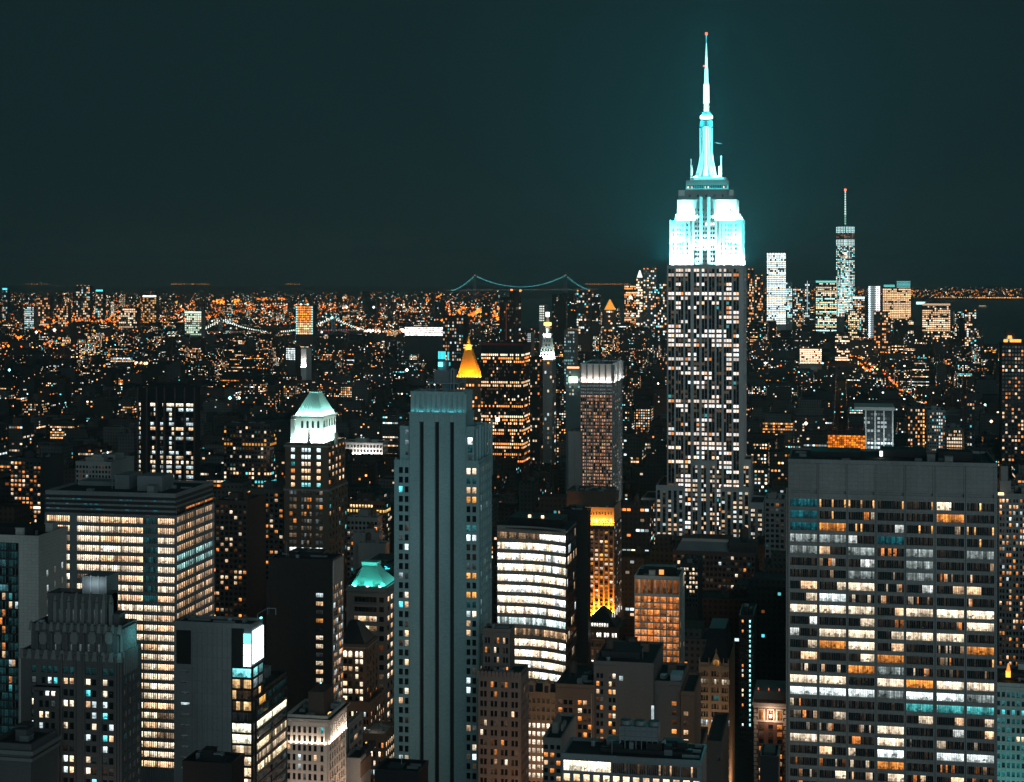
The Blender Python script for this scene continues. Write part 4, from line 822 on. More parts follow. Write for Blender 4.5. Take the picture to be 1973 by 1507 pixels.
for a, b in (((1262, 2), (1275, 4)), ((1275, 4), (1277, 0)), ((1150, 1), (1187, 1)), ((1187, 1), (1187, 4))): pd.tube((h.fx(a[0]), Y+9, h.zt+a[1]), (h.fx(b[0]), Y+9, h.zt+b[1]), .28, 6)
for i in range(7): x_ = random.uniform(h.fx(1160), h.fx(1320)); y_ = random.uniform(Y+7, Y+12); h.p('roof_plant', 'black').box(x_, x_+random.uniform(2, 5), y_, y_+3, z, z+random.uniform(1, 2.5))
h.done()
h = Hero('stair_tower_block', 'narrow dark brown stair block with a single small window near the picture foot', 1362, 1390, 1434, 560, side=1404, mat='darkbrown')
h.win('F', 560, h.fx(1382), h.fx(1388), h.fz(1385, 1466), h.fz(1385, 1456), [(.01, .01, .01)]); h.done()
h = Hero('rooftop_hall', 'low brown hall with a lit eaves strip beside the loft building', 1308, 1352, 1446, 640, side=1364, mat='brown')
h.facade('F', 640, h.x0, h.x1, h.zg, h.zt-.3, ecols(h.x0, h.x1, 4, .8), prow(1330, 640, 1450, 1560, 12, 7), resi(.45, ((ORANGE, 3), (PEACH, 1)), (.7, 1.6), 111), proud=.3); h.done()
# ---- gothic terracotta tower
Y = 750
h = Hero('gothic_tower', 'slim tan terracotta tower with a pointed gable and arched windows', 1347, 1404, 1282, Y, side=1416, mat='tan')
gb = h.p('gable', 'tan'); g0, g1, gm = h.fx(1367), h.fx(1393), h.fx(1380)
i0 = len(gb.v); gb.face([(g0, Y-.5, h.zt-1), (g1, Y-.5, h.zt-1), (gm, Y-.5, h.fz(1380, 1255))]); gb.face([(g1, Y+1, h.zt-1), (g0, Y+1, h.zt-1), (gm, Y+1, h.fz(1380, 1255))])
gb.face([(g0, Y-.5, h.zt-1), (gm, Y-.5, h.fz(1380, 1255)), (gm, Y+1, h.fz(1380, 1255)), (g0, Y+1, h.zt-1)]); gb.face([(gm, Y-.5, h.fz(1380, 1255)), (g1, Y-.5, h.zt-1), (g1, Y+1, h.zt-1), (gm, Y+1, h.fz(1380, 1255))])
gb.box(g0-.3, g1+.3, Y-.7, Y, h.fz(1380, 1286), h.fz(1380, 1282)); gb.fr((gm-.5, gm+.5, Y-.5, Y+.5, h.fz(1380, 1256)), (gm-.05, gm+.05, Y-.05, Y+.05, h.fz(1380, 1249)))
for m_ in (1348, 1366, 1394, 1403): h.bit('pinnacle', 'tan', lambda g: g.fr((h.fx(m_)-.5, h.fx(m_)+.5, Y-.7, Y+.4, h.zt-2), (h.fx(m_)-.1, h.fx(m_)+.1, Y-.2, Y, h.zt+3.4)))
h.p('slate_roof', 'slate').fr((h.x0+1, h.x1-1, Y+2, h.y1-1, h.zt), (h.fx(1362), h.fx(1394), Y+12, h.y1-10, h.fz(1380, 1222)))
h.win('F', Y-.5, h.fx(1374), h.fx(1386), h.fz(1380, 1283), h.fz(1380, 1270), [(.5, .22, .06)], True)
cc = []
for a in (1350.5, 1371, 1391): cc += [(h.fx(a+5*k), h.fx(a+5*k+3.9)) for k in range(3)]
rows = prow(1380, Y, 1293, 1560, 15.7, 10); rd = random.Random(5)
h.facade('F', Y, h.x0, h.x1, h.zg, h.zt-.6, cc, rows, lambda r, j: k_(CREAM, rd.choice([.1, .4, .9])) if r == 1 else (k_(CYAN, .25) if (r == 3 and j in (4, 5)) else k_(COOL, rd.choice([.5, 1.0, .2])) if r == 6 else k_(PEACH, rd.choice([.01, .03, .05]))), proud=.45, sill=.15)
for i in (0, 3, 6, 9, 12): z = rows[-1][1]-i*2.05; h.p('string_course', 'cream').box(h.x0-.2, h.x1+.3, Y-.75, Y-.45, z+.5, z+.85)
for a in (1347, 1368.4, 1388.6, 1402.8): h.p('wall').box(h.fx(a), h.fx(a+1.4), Y-.8, Y, h.zg, h.zt-.4)
area(h.root, 'floodlight', (h.fx(1380), Y-14, h.fz(1380, 1480)), (0, .7, .7), (1, 0, 0), 10, 1, 7000, (1, .66, .36))
h.done()
# ---- ornate red brick hotel front
Y = 700
h = Hero('ornate_brick_building', 'ornate red brick building with pale quoins, arched top windows and a starry lamp', 1453, 1516, 1354, Y, depth=30, mat='red')
q = h.p('attic', 'concrete'); q.box(h.x0, h.x1, Y+.5, Y+20, h.zt, h.fz(1484, 1333)); q = h.p('cornice', 'cream'); q.box(h.x0-.8, h.x1+.8, Y-1, Y+31, h.zt-1.1, h.zt); q.box(h.x0-.3, h.x1+.3, Y-.45, Y, h.fz(1484, 1391), h.fz(1484, 1388))
q.box(h.x0-.3, h.x1+.3, Y-.7, Y, h.fz(1484, 1364), h.fz(1484, 1360))
QN = (MB(), MB()); h.bits += [('quoin', QN[0], 'cream'), ('quoin', QN[1], 'cream')]
for i in range(30):
    z = h.zg+2+i*4.2; ww = 1.5 if i % 2 else 1.0
    for k, (xa, xb) in enumerate(((h.x0-.08, h.x0+ww), (h.x1-ww, h.x1+.08))): QN[k].box(xa, xb, Y-.42, Y, h.zt-3-i*1.7-1.2, h.zt-3-i*1.7)
cols = [(h.fx(a), h.fx(a+9)) for a in (1462.5, 1480.5, 1497.5)]
for i, (a, b) in enumerate(cols):
    h.p('window_arch', 'cream').box(a-.5, b+.5, Y-.3, Y, h.fz(1484, 1388), h.fz(1484, 1366)); h.win('F', Y-.35, a, b, h.fz(1484, 1387), h.fz(1484, 1369), [k_(ORANGE, .35), k_(ORANGE, .6)] if i != 1 else [k_(ORANGE, .4)]*2, False)
h.facade('F', Y, h.x0+1.2, h.x1-1.2, h.zg, h.fz(1484, 1392), cols, prow(1484, Y, 1396, 1560, 14.2, 8.2), resi(.4, ((ORANGE, 3), (PEACH, 2)), (.4, 1.4), 121), proud=.25, sill=.15)
h.p('star_lamp', LAMP).cyl(h.fx(1485), Y-1.3, .55, .55, h.fz(1485, 1381), h.fz(1485, 1376), 10, lit=(6, 5, 4))
pl2 = bpy.data.lights.new('lamp_light', 'POINT'); pl2.energy = 2200; pl2.color = (1, .72, .5); pl2.shadow_soft_size = .3; po = bpy.data.objects.new('lamp_light', pl2); COL.objects.link(po); po.parent = h.root; po.location = Vector((h.fx(1485), Y-2.4, h.fz(1485, 1378)))-h.root.location
for i in range(3): h.p('roof_lamp', LAMP).box(h.fx(1460+20*i), h.fx(1462+20*i), Y+1, Y+1.3, h.fz(1484, 1333)+.3, h.fz(1484, 1333)+1.2, lit=(.9, .2, .1))
h.done()
h = Hero('black_roof_box', 'small black rooftop block in front of the ornate red brick building', 1464, 1500, 1463, 560, depth=14, mat='black'); h.p('hatch', 'slate').box(h.fx(1470), h.fx(1492), 563, 572, h.zt, h.zt+1.5); h.done()
# ---- right-hand edge
Y = 1000
h = Hero('apartment_tower', 'tall grey apartment tower speckled with orange windows behind the travertine slab', 1924, 1990, 955, Y, depth=35, mat='concrete', vis=1320)
h.facade('F', Y, h.x0, h.x1, h.zg, h.zt-.5, ecols(h.x0, h.x1, 5, .7, 2), prow(1950, Y, 962, 1400, 11.6, 6.6), resi(.38, ((ORANGE, 5), (PEACH, 3), (COOL, 1)), (.5, 1.7), 131), proud=.3)
a = h.tier(1927, 1948, 930, Y+3, h.zt, depth=15); a = h.tier(1929, 1942, 902, Y+5, a[4], depth=10); h.p('pyramid_roof', 'slate').fr((a[0], a[1], a[2], a[3], a[4]), (a[0]+2, a[1]-2, a[2]+4, a[3]-4, a[4]+4))
h.p('roof_lamp', LAMP).box(h.fx(1923), h.fx(1934), Y-.6, Y, h.zt+.1, h.zt+1.6, lit=(2.6, 1.7, .8)); h.done()
Y = 700
h = Hero('teal_lit_building', 'pale old office building washed in teal light with dim windows', 1919, 1995, 1322, Y, depth=30, mat='pale')
h.facade('F', Y, h.x0, h.x1, h.zg, h.zt-.5, ecols(h.x0, h.x1, 8, .62), prow(1950, Y, 1334, 1560, 17, 9.5), lambda r, j: k_(CYAN, 1.0) if (r == 2 and j % 2) else (k_(PEACH, 2) if (r == 5 and j in (4, 5)) else k_(CYAN, random.choice([.02, .1, .2]))), proud=.35, sill=.15)
area(h.root, 'floodlight', (h.fx(1955), Y-22, h.fz(1950, 1560)), (0, .6, .8), (1, 0, 0), 14, 2, 3800, (.10, .85, .80)); q = h.p('roof_beacon', LAMP); q.box(h.fx(1942), h.fx(1951), Y+8, Y+9, h.zt+1.5, h.zt+4, lit=(2.6, 1.0, .12)); q.cyl(h.fx(1947), Y+8.5, .9, .2, h.zt+4, h.zt+7.2, 8, lit=(1.4, .4, .05)); h.p('roof_plant', 'black').box(h.fx(1925), h.fx(1990), Y+9.2, Y+16, h.zt, h.zt+3)
h.done()

for (px, py, yy, dv, xa, L, pw, cc) in ((1012, 1600, 590, (-.6, .5, .62), (0, 1, 0), 16, 3800, (1, .55, .30)), (1000, 1600, 585, (-.1, .85, .5), (1, 0, 0), 16, 500, (1, .5, .26)), (775, 1560, 800, (-.8, 0, .6), (0, 1, 0), 30, 11000, (1, .62, .38)), (748, 1520, 715, (-.8, 0, .6), (0, 1, 0), 24, 5000, (1, .58, .34)),
    (700, 1560, 660, (0, .8, .6), (1, 0, 0), 14, 2500, (1, .6, .36)), (1040, 1560, 690, (0, .8, .6), (1, 0, 0), 14, 4500, (1, .66, .44)), (1160, 1420, 872, (0, .8, .6), (1, 0, 0), 20, 5000, (1, .6, .36)), (1205, 1500, 960, (-.7, .2, .6), (0, 1, 0), 40, 9000, (1, .6, .4)), (150, 1650, 400, (0, .8, .6), (1, 0, 0), 20, 900, (1, .6, .4)), (285, 1640, 440, (-.8, .1, .6), (0, 1, 0), 20, 2200, (1, .66, .5)), (135, 1560, 535, (-.8, .1, .6), (0, 1, 0), 14, 900, (.9, .9, 1)), (1440, 1520, 760, (-.5, .3, .7), (0, 1, 0), 20, 4000, (1, .6, .35))):
    area(None, 'street_glow', (X(px, yy), yy, Z(px, py, yy)), dv, xa, L, 2, pw, cc)
h = Hero('cornice_roof_block', 'dark stone block end with stepped cornice at the bottom corner of the picture', -20, 60, 1440, 385, depth=14, mat='deco')
h.p('cornice', 'decotrim').box(h.x0-1, h.x1+1, 384, 400, h.zt-1.5, h.zt-.5); h.p('cornice').box(h.x0-.6, h.x1+.6, 384.4, 399.6, h.zt-3.2, h.zt-2.4); h.done()
h = Hero('dark_roof_shed', 'dark rooftop shed with shallow gable in front of the glass corner block', 352, 446, 1476, 430, depth=10, mat='black'); h.p('gable_roof', 'slate').fr((h.x0+2, h.x1-2, 431, 439, h.zt), (h.x0+5, h.x1-5, 434.5, 435.5, h.zt+2)); h.done()
h = Hero('black_parapet_roof', 'black parapet roof edge at the foot of the striped deco tower', 722, 806, 1492, 480, depth=12, mat='black'); h.p('vent', 'slate').box(h.fx(740), h.fx(770), 483, 488, h.zt, h.zt+1.2); h.done()
# ================================================================ the tall floodlit skyscraper
Y = 1290
h = Hero('skyscraper', 'tallest skyscraper, its upper floors floodlit cyan-white below a glowing mast and spire', 1285, 1431, 512, Y, depth=45, mat='esb', vis=1060, body=False)
ze = h.fz(1358, 511); q = h.p('wall'); q.box(h.x0, h.x1, Y, Y+45, h.zg-1, ze); h.roof(h.x0, h.x1, Y, Y+45, ze, par=.3)
cp_ = [(1288, 1293), (1293.8, 1298.8), (1302.5, 1306.6), (1307.4, 1311.5), (1312.3, 1316.4), (1320.4, 1325), (1325.8, 1330.4), (1337, 1341.6), (1342.4, 1347), (1352.3, 1357), (1357.8, 1362.4), (1366, 1371), (1371.8, 1376.8), (1380.8, 1385), (1385.8, 1390), (1394.8, 1399), (1399.9, 1404.2), (1405, 1409.4), (1413.3, 1418), (1418.8, 1423.4)]
cols = [(h.fx(a), h.fx(b)) for a, b in cp_]; rd = random.Random(77); mem = {}
HOT = {1: .85, 0: .35, 5: .85, 6: .4, 8: .3, 10: .45, 13: .75, 14: .7, 15: .75, 16: .9, 18: .45, 19: .5, 22: .5, 25: .4, 28: .75, 29: .6, 34: .3, 35: .7, 37: .8, 38: .7, 41: .5, 42: .4, 45: .65}
def el(r, j):
    if r not in mem: mem[r] = (HOT.get(r, .16 if r < 46 else .72), rd.uniform(.8, 1.7), rd.choice([(1, .86, .78), (1, .88, .8), (1, .95, .9), (1, .8, .66)]))
    p, s, cc = mem[r]
    if r >= 46: p = .75 if rd.random() < .6 else .25
    g = (j//2)*7+r*31
    if random.Random(g).random() < p: return k_(cc if rd.random() < .85 else rd.choice([COOL, PEACH, ORANGE]), s*rd.uniform(.7, 1.2))
    return k_(CYAN, .45) if rd.random() < .012 else (k_(PEACH, rd.uniform(.02, .12)) if rd.random() < .3 else (0, 0, 0))
rows = prow(1358, Y, 518, 1070, 9.02, 5.6)
h.facade('F', Y, h.x0, h.x1, h.fz(1358, 1085), ze-.3, cols, rows, el, proud=.7, smat='black')
q = h.p('pier', 'esb')
for a, b in ((1286, 1287.6), (1299.4, 1302), (1317, 1320), (1331, 1336.4), (1347.6, 1351.8), (1362.8, 1365.6), (1377.2, 1380.3), (1390.6, 1394.3), (1410, 1412.9), (1424, 1430.5)): q.box(h.fx(a), h.fx(b), Y-1.5, Y-.65, h.zg, ze-.3)
h.facade('R', h.x1, Y, Y+45, h.fz(1358, 1085), ze-.3, ecols(Y+1, Y+44, 6, .6, 2), rows, resi(.2, ((PEACH, 2), (CREAM, 2)), (.5, 1.4), 3), proud=.5)
def wing(px0, px1, pyt, Yw, n, py0, pair=1, dep=40, seed=1):
    a = h.tier(px0, px1, pyt, Yw, h.zg, depth=dep, part='wing', mat='esb'); ll = resi(.52, ((CREAM, 4), (PEACH, 4), ((1, .95, .9), 3), (COOL, 1)), (.35, 1.25), seed)
    h.facade('F', Yw, a[0], a[1], h.fz(px0, 1110, Yw), a[4]-.5, ecols(a[0], a[1], n, .52, pair, .2), prow((px0+px1)/2, Yw, py0, 1105, 9.05, 4.9), ll, proud=.7, part='wing', mat='esb', smat='slate'); return a
wing(1264, 1317, 938, Y-8, 5, 945, 1, 60, 5); wing(1388, 1444, 941, Y-8, 5, 948, 1, 60, 6); wing(1427, 1447, 888, Y+6, 1, 898, 2, 30, 7); wing(1444, 1471, 971, Y-4, 2, 981, 2, 40, 8); wing(1237, 1265, 962, Y+2, 3, 990, 1, 40, 9)
wing(1331, 1381, 890, Y-3, 3, 897, 2, 20, 10)
area(h.root, 'floodlight', (h.fx(1358), Y-60, h.fz(1358, 1110)), (0, .75, .65), (1, 0, 0), 60, 2, 52000, (.86, .95, 1))
# floodlit upper block: two wings, a recessed centre with two pilasters, and a second tier
F3 = Y+3; B3 = Y+42; q = h.p('crown', 'white'); z1 = h.fz(1358, 425); z2 = h.fz(1358, 384); z3 = h.fz(1358, 364); z4 = h.fz(1358, 346)
def cbox(a, b, ya, yb, za, zb): q.box(h.fx(a), h.fx(b), ya, yb, za, zb)
cbox(1290, 1336, F3, B3, ze, z1); cbox(1378, 1428, F3, B3, ze, z1); cbox(1336, 1378, F3+1.6, B3-1, ze, z2); cbox(1303, 1339, F3+4, B3-4, z1, z2); cbox(1376, 1418, F3+4, B3-4, z1, z2)
for a in (1347.2, 1361.8): cbox(a, a+5.6, F3-.3, F3+2, ze, z2+2)
for a in (1339, 1355, 1371): q.fr((h.fx(a), h.fx(a+5), F3+.6, F3+2, z2-12), (h.fx(a+2), h.fx(a+3), F3+1.2, F3+2, z2-2))
for a in (1290, 1298.5, 1317.5, 1326, 1333, 1378, 1386, 1390.5, 1411, 1420, 1426): cbox(a, a+2.4, F3-.6, F3+.1, ze, z1+.8)
for i in range(6): yy = Y+5+i*6.4; q.box(h.fx(1428), h.fx(1428)+.8, yy, yy+2, ze, z1+1.2*(i % 2))
for a in (1300, 1306, 1329, 1380, 1414, 1419, 1424): cbox(a, a+1.8, F3+2.5, F3+4.1, z1, z1+5+(a % 4))
for i in range(5): q.fr((h.fx(1424)+i*.3-1, h.fx(1424)+i*.3, Y+7+i*6, Y+8+i*6, z1), (h.fx(1424)+i*.3-.7, h.fx(1424)+i*.3-.3, Y+7.3+i*6, Y+7.7+i*6, z1+5-i*.4))
cl = [(1295, 1298), (1304, 1306.4), (1308.8, 1311.2), (1313.6, 1316), (1322.2, 1325.2), (1388, 1390.4), (1396.5, 1399), (1401.5, 1404), (1406.4, 1409), (1415.6, 1418.8)]
for r in range(7):
    for a, b in cl: h.win('F', F3, h.fx(a), h.fx(b), h.fz(a, 436.5+r*9+(0)), h.fz(a, 432+r*9), [k_(random.choice([(.12, .3, .35), (.05, .12, .16), (.9, .5, .6), (.3, .1, .2)]), random.uniform(.4, 1.0)) if r != 3 else k_((1, .85, .75), random.choice([.8, 1.6]))])
for r in range(12):
    for a in (1338.3, 1343.5, 1353.3, 1358, 1368, 1372.6): h.win('F', F3+1.6, h.fx(a), h.fx(a+3.3), h.fz(a, 406.5+r*9), h.fz(a, 402+r*9), [(2.5, 2.1, 1.8) if (r == 3 and a > 1356) or (r == 7 and a > 1342) else k_((.15, .22, .3), random.uniform(.1, .6))])
for a, py in ((1309, 405), (1323, 413), (1386, 412), (1387, 403), (1396, 405), (1405, 402)): h.win('F', F3+4, h.fx(a), h.fx(a+2.4), h.fz(a, py+4), h.fz(a, py), [(.2, .3, .4)])
q = h.p('observatory', 'concrete'); q.box(h.fx(1317), h.fx(1403), F3+6, B3-8, z2-.5, z3); q.box(h.fx(1319), h.fx(1402), F3+8, B3-10, z3, z4)
for a in (1305, 1400): q.box(h.fx(a), h.fx(a+12), F3+6.5, B3-12, z2-.5, h.fz(1358, 366)); h.p('crown').box(h.fx(a), h.fx(a+12), F3+6, F3+6.5, h.fz(1358, 376), h.fz(1358, 365))
for i in range(5): h.win('F', F3+6, h.fx(1325+16*i), h.fx(1329+16*i), h.fz(1358, 379), h.fz(1358, 374), [(.01, .01, .012)])
for i in range(22): h.win('F', F3+8, h.fx(1322+3.5*i), h.fx(1324.8+3.5*i), h.fz(1358, 362), h.fz(1358, 355), [(.004, .06, .07)])
ol = h.p('deck_lamp', LAMP)
for a, cc in ((1324, (2.4, 1.5, 1.1)), (1331, (2, .5, .2)), (1393, (2.4, 1.2, .7)), (1357, (1.2, 1.1, .9)), (1363, (1.6, 1.6, 1.4))): ol.box(h.fx(a-1), h.fx(a+1), F3+5, F3+5.6, z3+1, z3+2.4, lit=cc)
# mast
mp = (h.fx(1361, Y+22), Y+22); mz = h.fz(1361, 338); mt = h.fz(1361, 240); q = h.p('mast', 'white')
q.box(h.fx(1327), h.fx(1397), F3+8, B3-12, z4, z4+2.2); q.cyl(*mp, 12.5, 12.5, z4+2, mz, 24)
GL = h.p('mast_glass', LAMP)
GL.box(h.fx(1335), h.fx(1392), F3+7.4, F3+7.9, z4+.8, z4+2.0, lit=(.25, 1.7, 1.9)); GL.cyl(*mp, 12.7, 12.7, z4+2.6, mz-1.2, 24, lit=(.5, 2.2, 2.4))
R = lambda wpx: wpx*.5*D(1361, Y)/F_PX
for i in range(8):
    t0, t1 = i/8., (i+1)/8.; ra, rb = R(20)+(R(46)-R(20))*(1-t0)**2.4, R(20)+(R(46)-R(20))*(1-t1)**2.4
    za, zb = mz+(mt-mz)*t0, mz+(mt-mz)*t1
    for k in range(8):                     # buttress wings
        an = math.pi/8+k*math.pi/4; cx_, sx_ = math.cos(an), math.sin(an)
        q.face([(mp[0]+ra*cx_-.5*sx_, mp[1]+ra*sx_+.5*cx_, za), (mp[0]+ra*cx_+.5*sx_, mp[1]+ra*sx_-.5*cx_, za), (mp[0]+rb*cx_+.5*sx_, mp[1]+rb*sx_-.5*cx_, zb), (mp[0]+rb*cx_-.5*sx_, mp[1]+rb*sx_+.5*cx_, zb)])
        q.face([(mp[0]+ra*cx_-.5*sx_, mp[1]+ra*sx_+.5*cx_, za), (mp[0]+rb*cx_-.5*sx_, mp[1]+rb*sx_+.5*cx_, zb), (mp[0], mp[1], zb), (mp[0], mp[1], za)])
        q.face([(mp[0]+ra*cx_+.5*sx_, mp[1]+ra*sx_-.5*cx_, za), (mp[0], mp[1], za), (mp[0], mp[1], zb), (mp[0]+rb*cx_+.5*sx_, mp[1]+rb*sx_-.5*cx_, zb)])
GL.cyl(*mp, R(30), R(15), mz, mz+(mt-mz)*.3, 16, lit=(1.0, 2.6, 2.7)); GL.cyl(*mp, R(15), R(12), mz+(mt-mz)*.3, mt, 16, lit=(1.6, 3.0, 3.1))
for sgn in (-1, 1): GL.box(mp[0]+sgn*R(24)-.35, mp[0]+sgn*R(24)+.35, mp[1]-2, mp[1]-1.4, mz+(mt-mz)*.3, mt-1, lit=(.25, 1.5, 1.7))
for sgn, hh in ((-1, 14), (1, 16), (-1, 9), (1, 8)): q.tube((mp[0]+sgn*R(44+hh), mp[1]-6, mz-2), (mp[0]+sgn*R(44+hh), mp[1]-6, mz+hh), .5)
d0 = h.p('antenna', 'steel'); d0.tube((mp[0]+R(30), mp[1], mz+27), (mp[0]+R(58), mp[1], mz+26), .16)
zr = h.fz(1361, 228); zr2 = h.fz(1361, 213); d_ = h.p('mast_cap', 'steel'); d_.cyl(*mp, R(26), R(24), mt, zr, 20); d_.cyl(*mp, R(20), R(14), zr2-1.5, zr2+1, 20)
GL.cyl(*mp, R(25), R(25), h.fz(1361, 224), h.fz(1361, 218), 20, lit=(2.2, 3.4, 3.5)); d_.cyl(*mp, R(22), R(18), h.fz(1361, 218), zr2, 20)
# antenna spire
an_ = h.p('antenna', 'steel'); AL = h.p('antenna_lamp', LAMP); za = h.fz(1361, 212); zt = h.fz(1361, 75)
prof = [(0, 10), (.12, 9), (.14, 12), (.40, 11), (.42, 8.5), (.62, 7), (.64, 5.5), (.85, 4), (1, 1.5)]
for (t0, w0), (t1, w1) in zip(prof, prof[1:]): an_.cyl(*mp, R(w0*.75), R(w1*.75), za+(zt-za)*t0, za+(zt-za)*t1, 8)
nb = 46
for i in range(nb):
    t = (i+.5)/nb; wv = np.interp(t, [p_[0] for p_ in prof], [p_[1] for p_ in prof]); z = za+(zt-za)*t; hh = (zt-za)/nb*.42
    br = 2.8 if t < .42 else 1.9 if t < .8 else 1.3
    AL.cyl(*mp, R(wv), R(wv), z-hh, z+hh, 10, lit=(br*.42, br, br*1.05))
for i in range(9): t = i/9*.4; an_.tube((mp[0]-R(13), mp[1], za+(zt-za)*t), (mp[0]+R(13), mp[1], za+(zt-za)*t), .3)
an_.tube((mp[0], mp[1], zt), (mp[0], mp[1], h.fz(1361, 58)), .35)
h.p('beacon', LAMP).cyl(*mp, 1.0, 1.0, h.fz(1361, 60), h.fz(1361, 55), 8, lit=(3, .35, .15)); h.p('beacon').cyl(mp[0]-R(9), mp[1], .8, .8, h.fz(1361, 122), h.fz(1361, 119), 8, lit=(2.5, .3, .1))
CW = (.42, .93, 1.0); zl = ze+.6
flood(h, h.fx(1290), h.fx(1335), Y+.6, zl, 78000, CW, .22, w_=1); flood(h, h.fx(1379), h.fx(1428), Y+.6, zl, 82000, CW, .22, w_=1); flood(h, h.fx(1338), h.fx(1376), Y+.3, zl+12, 22000, CW, .3)
flood(h, Y+4, B3, h.x1-.4, zl, 60000, CW, .25, 'R', 1)
flood(h, h.fx(1303), h.fx(1337), F3+.8, z1+.6, 34000, CW, .22, w_=1); flood(h, h.fx(1378), h.fx(1418), F3+.8, z1+.6, 37000, CW, .22, w_=1); flood(h, F3+4, B3-4, h.fx(1423), z1+.6, 30000, CW, .25, 'R', 1)
flood(h, h.fx(1335), h.fx(1390), F3+8.6, z4+2.6, 60000, CW, .22, w_=1)
flood(h, h.fx(1319), h.fx(1402), F3+6.3, z3+.3, 2600, (.08, .85, .9), .3)
for sgn, a in ((-1, 1292), (1, 1426), (-1, 1306), (1, 1414)):      # lamps added to throw floodlight spill into the haze as a halo
    area(h.root, 'floodlight', (h.fx(a)+sgn*2.5, Y-1, zl+1+(14 if a in (1306, 1414) else 0)), (sgn*.12, -.15, 1), (1, 0, 0), 3, 2, 140000, (.03, .80, .88))
for i in range(7):                      # the lamps up the spire throw their own light
    for sgn in (-1, 1):
        L = bpy.data.lights.new('spire_lamp', 'POINT'); L.energy = 22000 if i < 3 else 16000; L.color = (.05, .85, .93); L.shadow_soft_size = 0
        o = bpy.data.objects.new('spire_lamp', L); COL.objects.link(o); o.parent = h.root; o.location = Vector((mp[0]+sgn*9, mp[1]-5, mz+14+i*17))-h.root.location
h.done()
# ================================================================ towers farther off
def far(name, label, px0, px1, pyt, Y, side=None, vis=700, mat='dark', nc=6, pitch=5, hfr=.55, wfr=.6, lit=None, depth=30, py0=None, top=None, pyb=None, face2=True, group=None):
    h = Hero(name, label, px0, px1, pyt, Y, side=side, depth=depth, mat=mat, vis=vis, group=group, roof=Y < 2600)
    lit = lit or office(seed=int(px0))
    pyb = pyb or vis+6; bst = 1.7 if Y > 3500 else 1.0
    if Y > 3500: wfr, hfr = .78, .66
    if callable(lit): lit_ = lit; lit = lambda i, j: k_(lit_(i, j), bst)
    for i, (za, zb) in enumerate(prow((px0+px1)/2, Y, py0 or pyt+pitch*.5, pyb, pitch, pitch*hfr)):
        for j, (a, b) in enumerate(ecols(h.x0, h.x1, nc, wfr)):
            L = lit(i, j)
            if sum(L) > .01: h.win('F', Y-.05, a, b, za, zb, [L])
        if face2 and side:
            for j, (a, b) in enumerate(ecols(h.y0, h.y1, max(2, nc//3), wfr)):
                L = lit(i, j+nc)
                if sum(L) > .01: h.win('R', h.x1+.05, a, b, za, zb, [L])
    if top: h.p('top_light', LAMP).box(h.x0, h.x1, Y-1, Y-.2, h.zt-top[1], h.zt, lit=top[0])
    return h
TEALS = ((COOL, 4), ((.45, .9, .9), 4), (CREAM, 2)); WARM = ((PEACH, 4), (ORANGE, 4), (CREAM, 2)); MIX = ((PEACH, 3), (ORANGE, 2), (CREAM, 3), (COOL, 3), (CYAN, 1))
# gilded pyramid tower
h = far('gilded_pyramid_tower', 'stone tower with a glowing golden pyramid roof and lantern', 880, 926, 727, 2000, side=931, vis=900, mat='brown', nc=8, pitch=8, lit=resi(.25, WARM, (.8, 2), 5), py0=740)
Y = 2000; g0, g1 = h.fx(881), h.fx(925); d0, d1 = Y+2, h.y1-2; ym = (d0+d1)/2; gm = h.fx(903, ym); za, zb, zc, zd = h.fz(903, 726), h.fz(903, 676), h.fz(903, 664), h.fz(903, 647)
q = h.p('gilded_roof', 'gold'); q.fr((g0, g1, d0, d1, za), (h.fx(896, ym), h.fx(910, ym), ym-5, ym+5, zb)); q.box(h.fx(896, ym), h.fx(910, ym), ym-5, ym+5, zb, zb+1.2)
q.cyl(gm, ym, R(11)*2000/1290, R(8)*2000/1290, zb+1, zc, 8); q.cyl(gm, ym, 3.2, .3, zc, zd, 8)
for a in (880, 887, 919, 926): q.fr((h.fx(a)-1.2, h.fx(a)+1.2, Y-1, Y+1, za-1), (h.fx(a)-.2, h.fx(a)+.2, Y-.2, Y+.2, za+5))
flood(h, g0-2, g1+2, Y-2.5, za+.4, 24000, (1, .36, .02), .75, w_=1.5); flood(h, d0, d1, g1+5, za+.4, 9000, (1, .36, .02), .75, 'R', 1.5); flood(h, h.fx(897), h.fx(909), ym-8, zb+1.5, 9000, (1, .62, .12), .25)
h.p('roof_lamp', LAMP)
for i in range(9): m_ = 881+5.6*i; h.p('roof_lamp').box(h.fx(m_)-.9, h.fx(m_)+.9, Y-1.6, Y-1, za, za+1.6, lit=(3.2, 1.6, .3))
for r, z in ((1.2, zb+3), (1.2, zb+6)):
    for k in range(5): h.p('roof_lamp').box(gm-4+2*k-.5, gm-4+2*k+.5, ym-7.6, ym-7.2, z, z+1.6, lit=(3, 1.8, .5))
h.done(0)
h = far('banded_black_tower', 'wide black tower with bright orange-white bands of office floors', 927, 1008, 664, 1700, side=1023, vis=900, mat='black', nc=22, pitch=6.6, py0=682, lit=office(.45, .75, .06, WARM, (1.2, 2.3), 14)); h.p('eaves_strip', 'redsteel').box(h.x0, h.x1, 1698.8, 1699.8, h.zt-.8, h.zt+1.5); h.done(60)
h = far('slender_glass_tower', 'slender dark glass tower with red roof beacons and a stepped top', 963, 993, 575, 2150, side=1004, vis=662, mat='black', nc=8, pitch=7, lit=resi(.09, MIX, (.4, 1.2), 4)); a = h.tier(982, 994, 562, 2152, h.zt, depth=25)
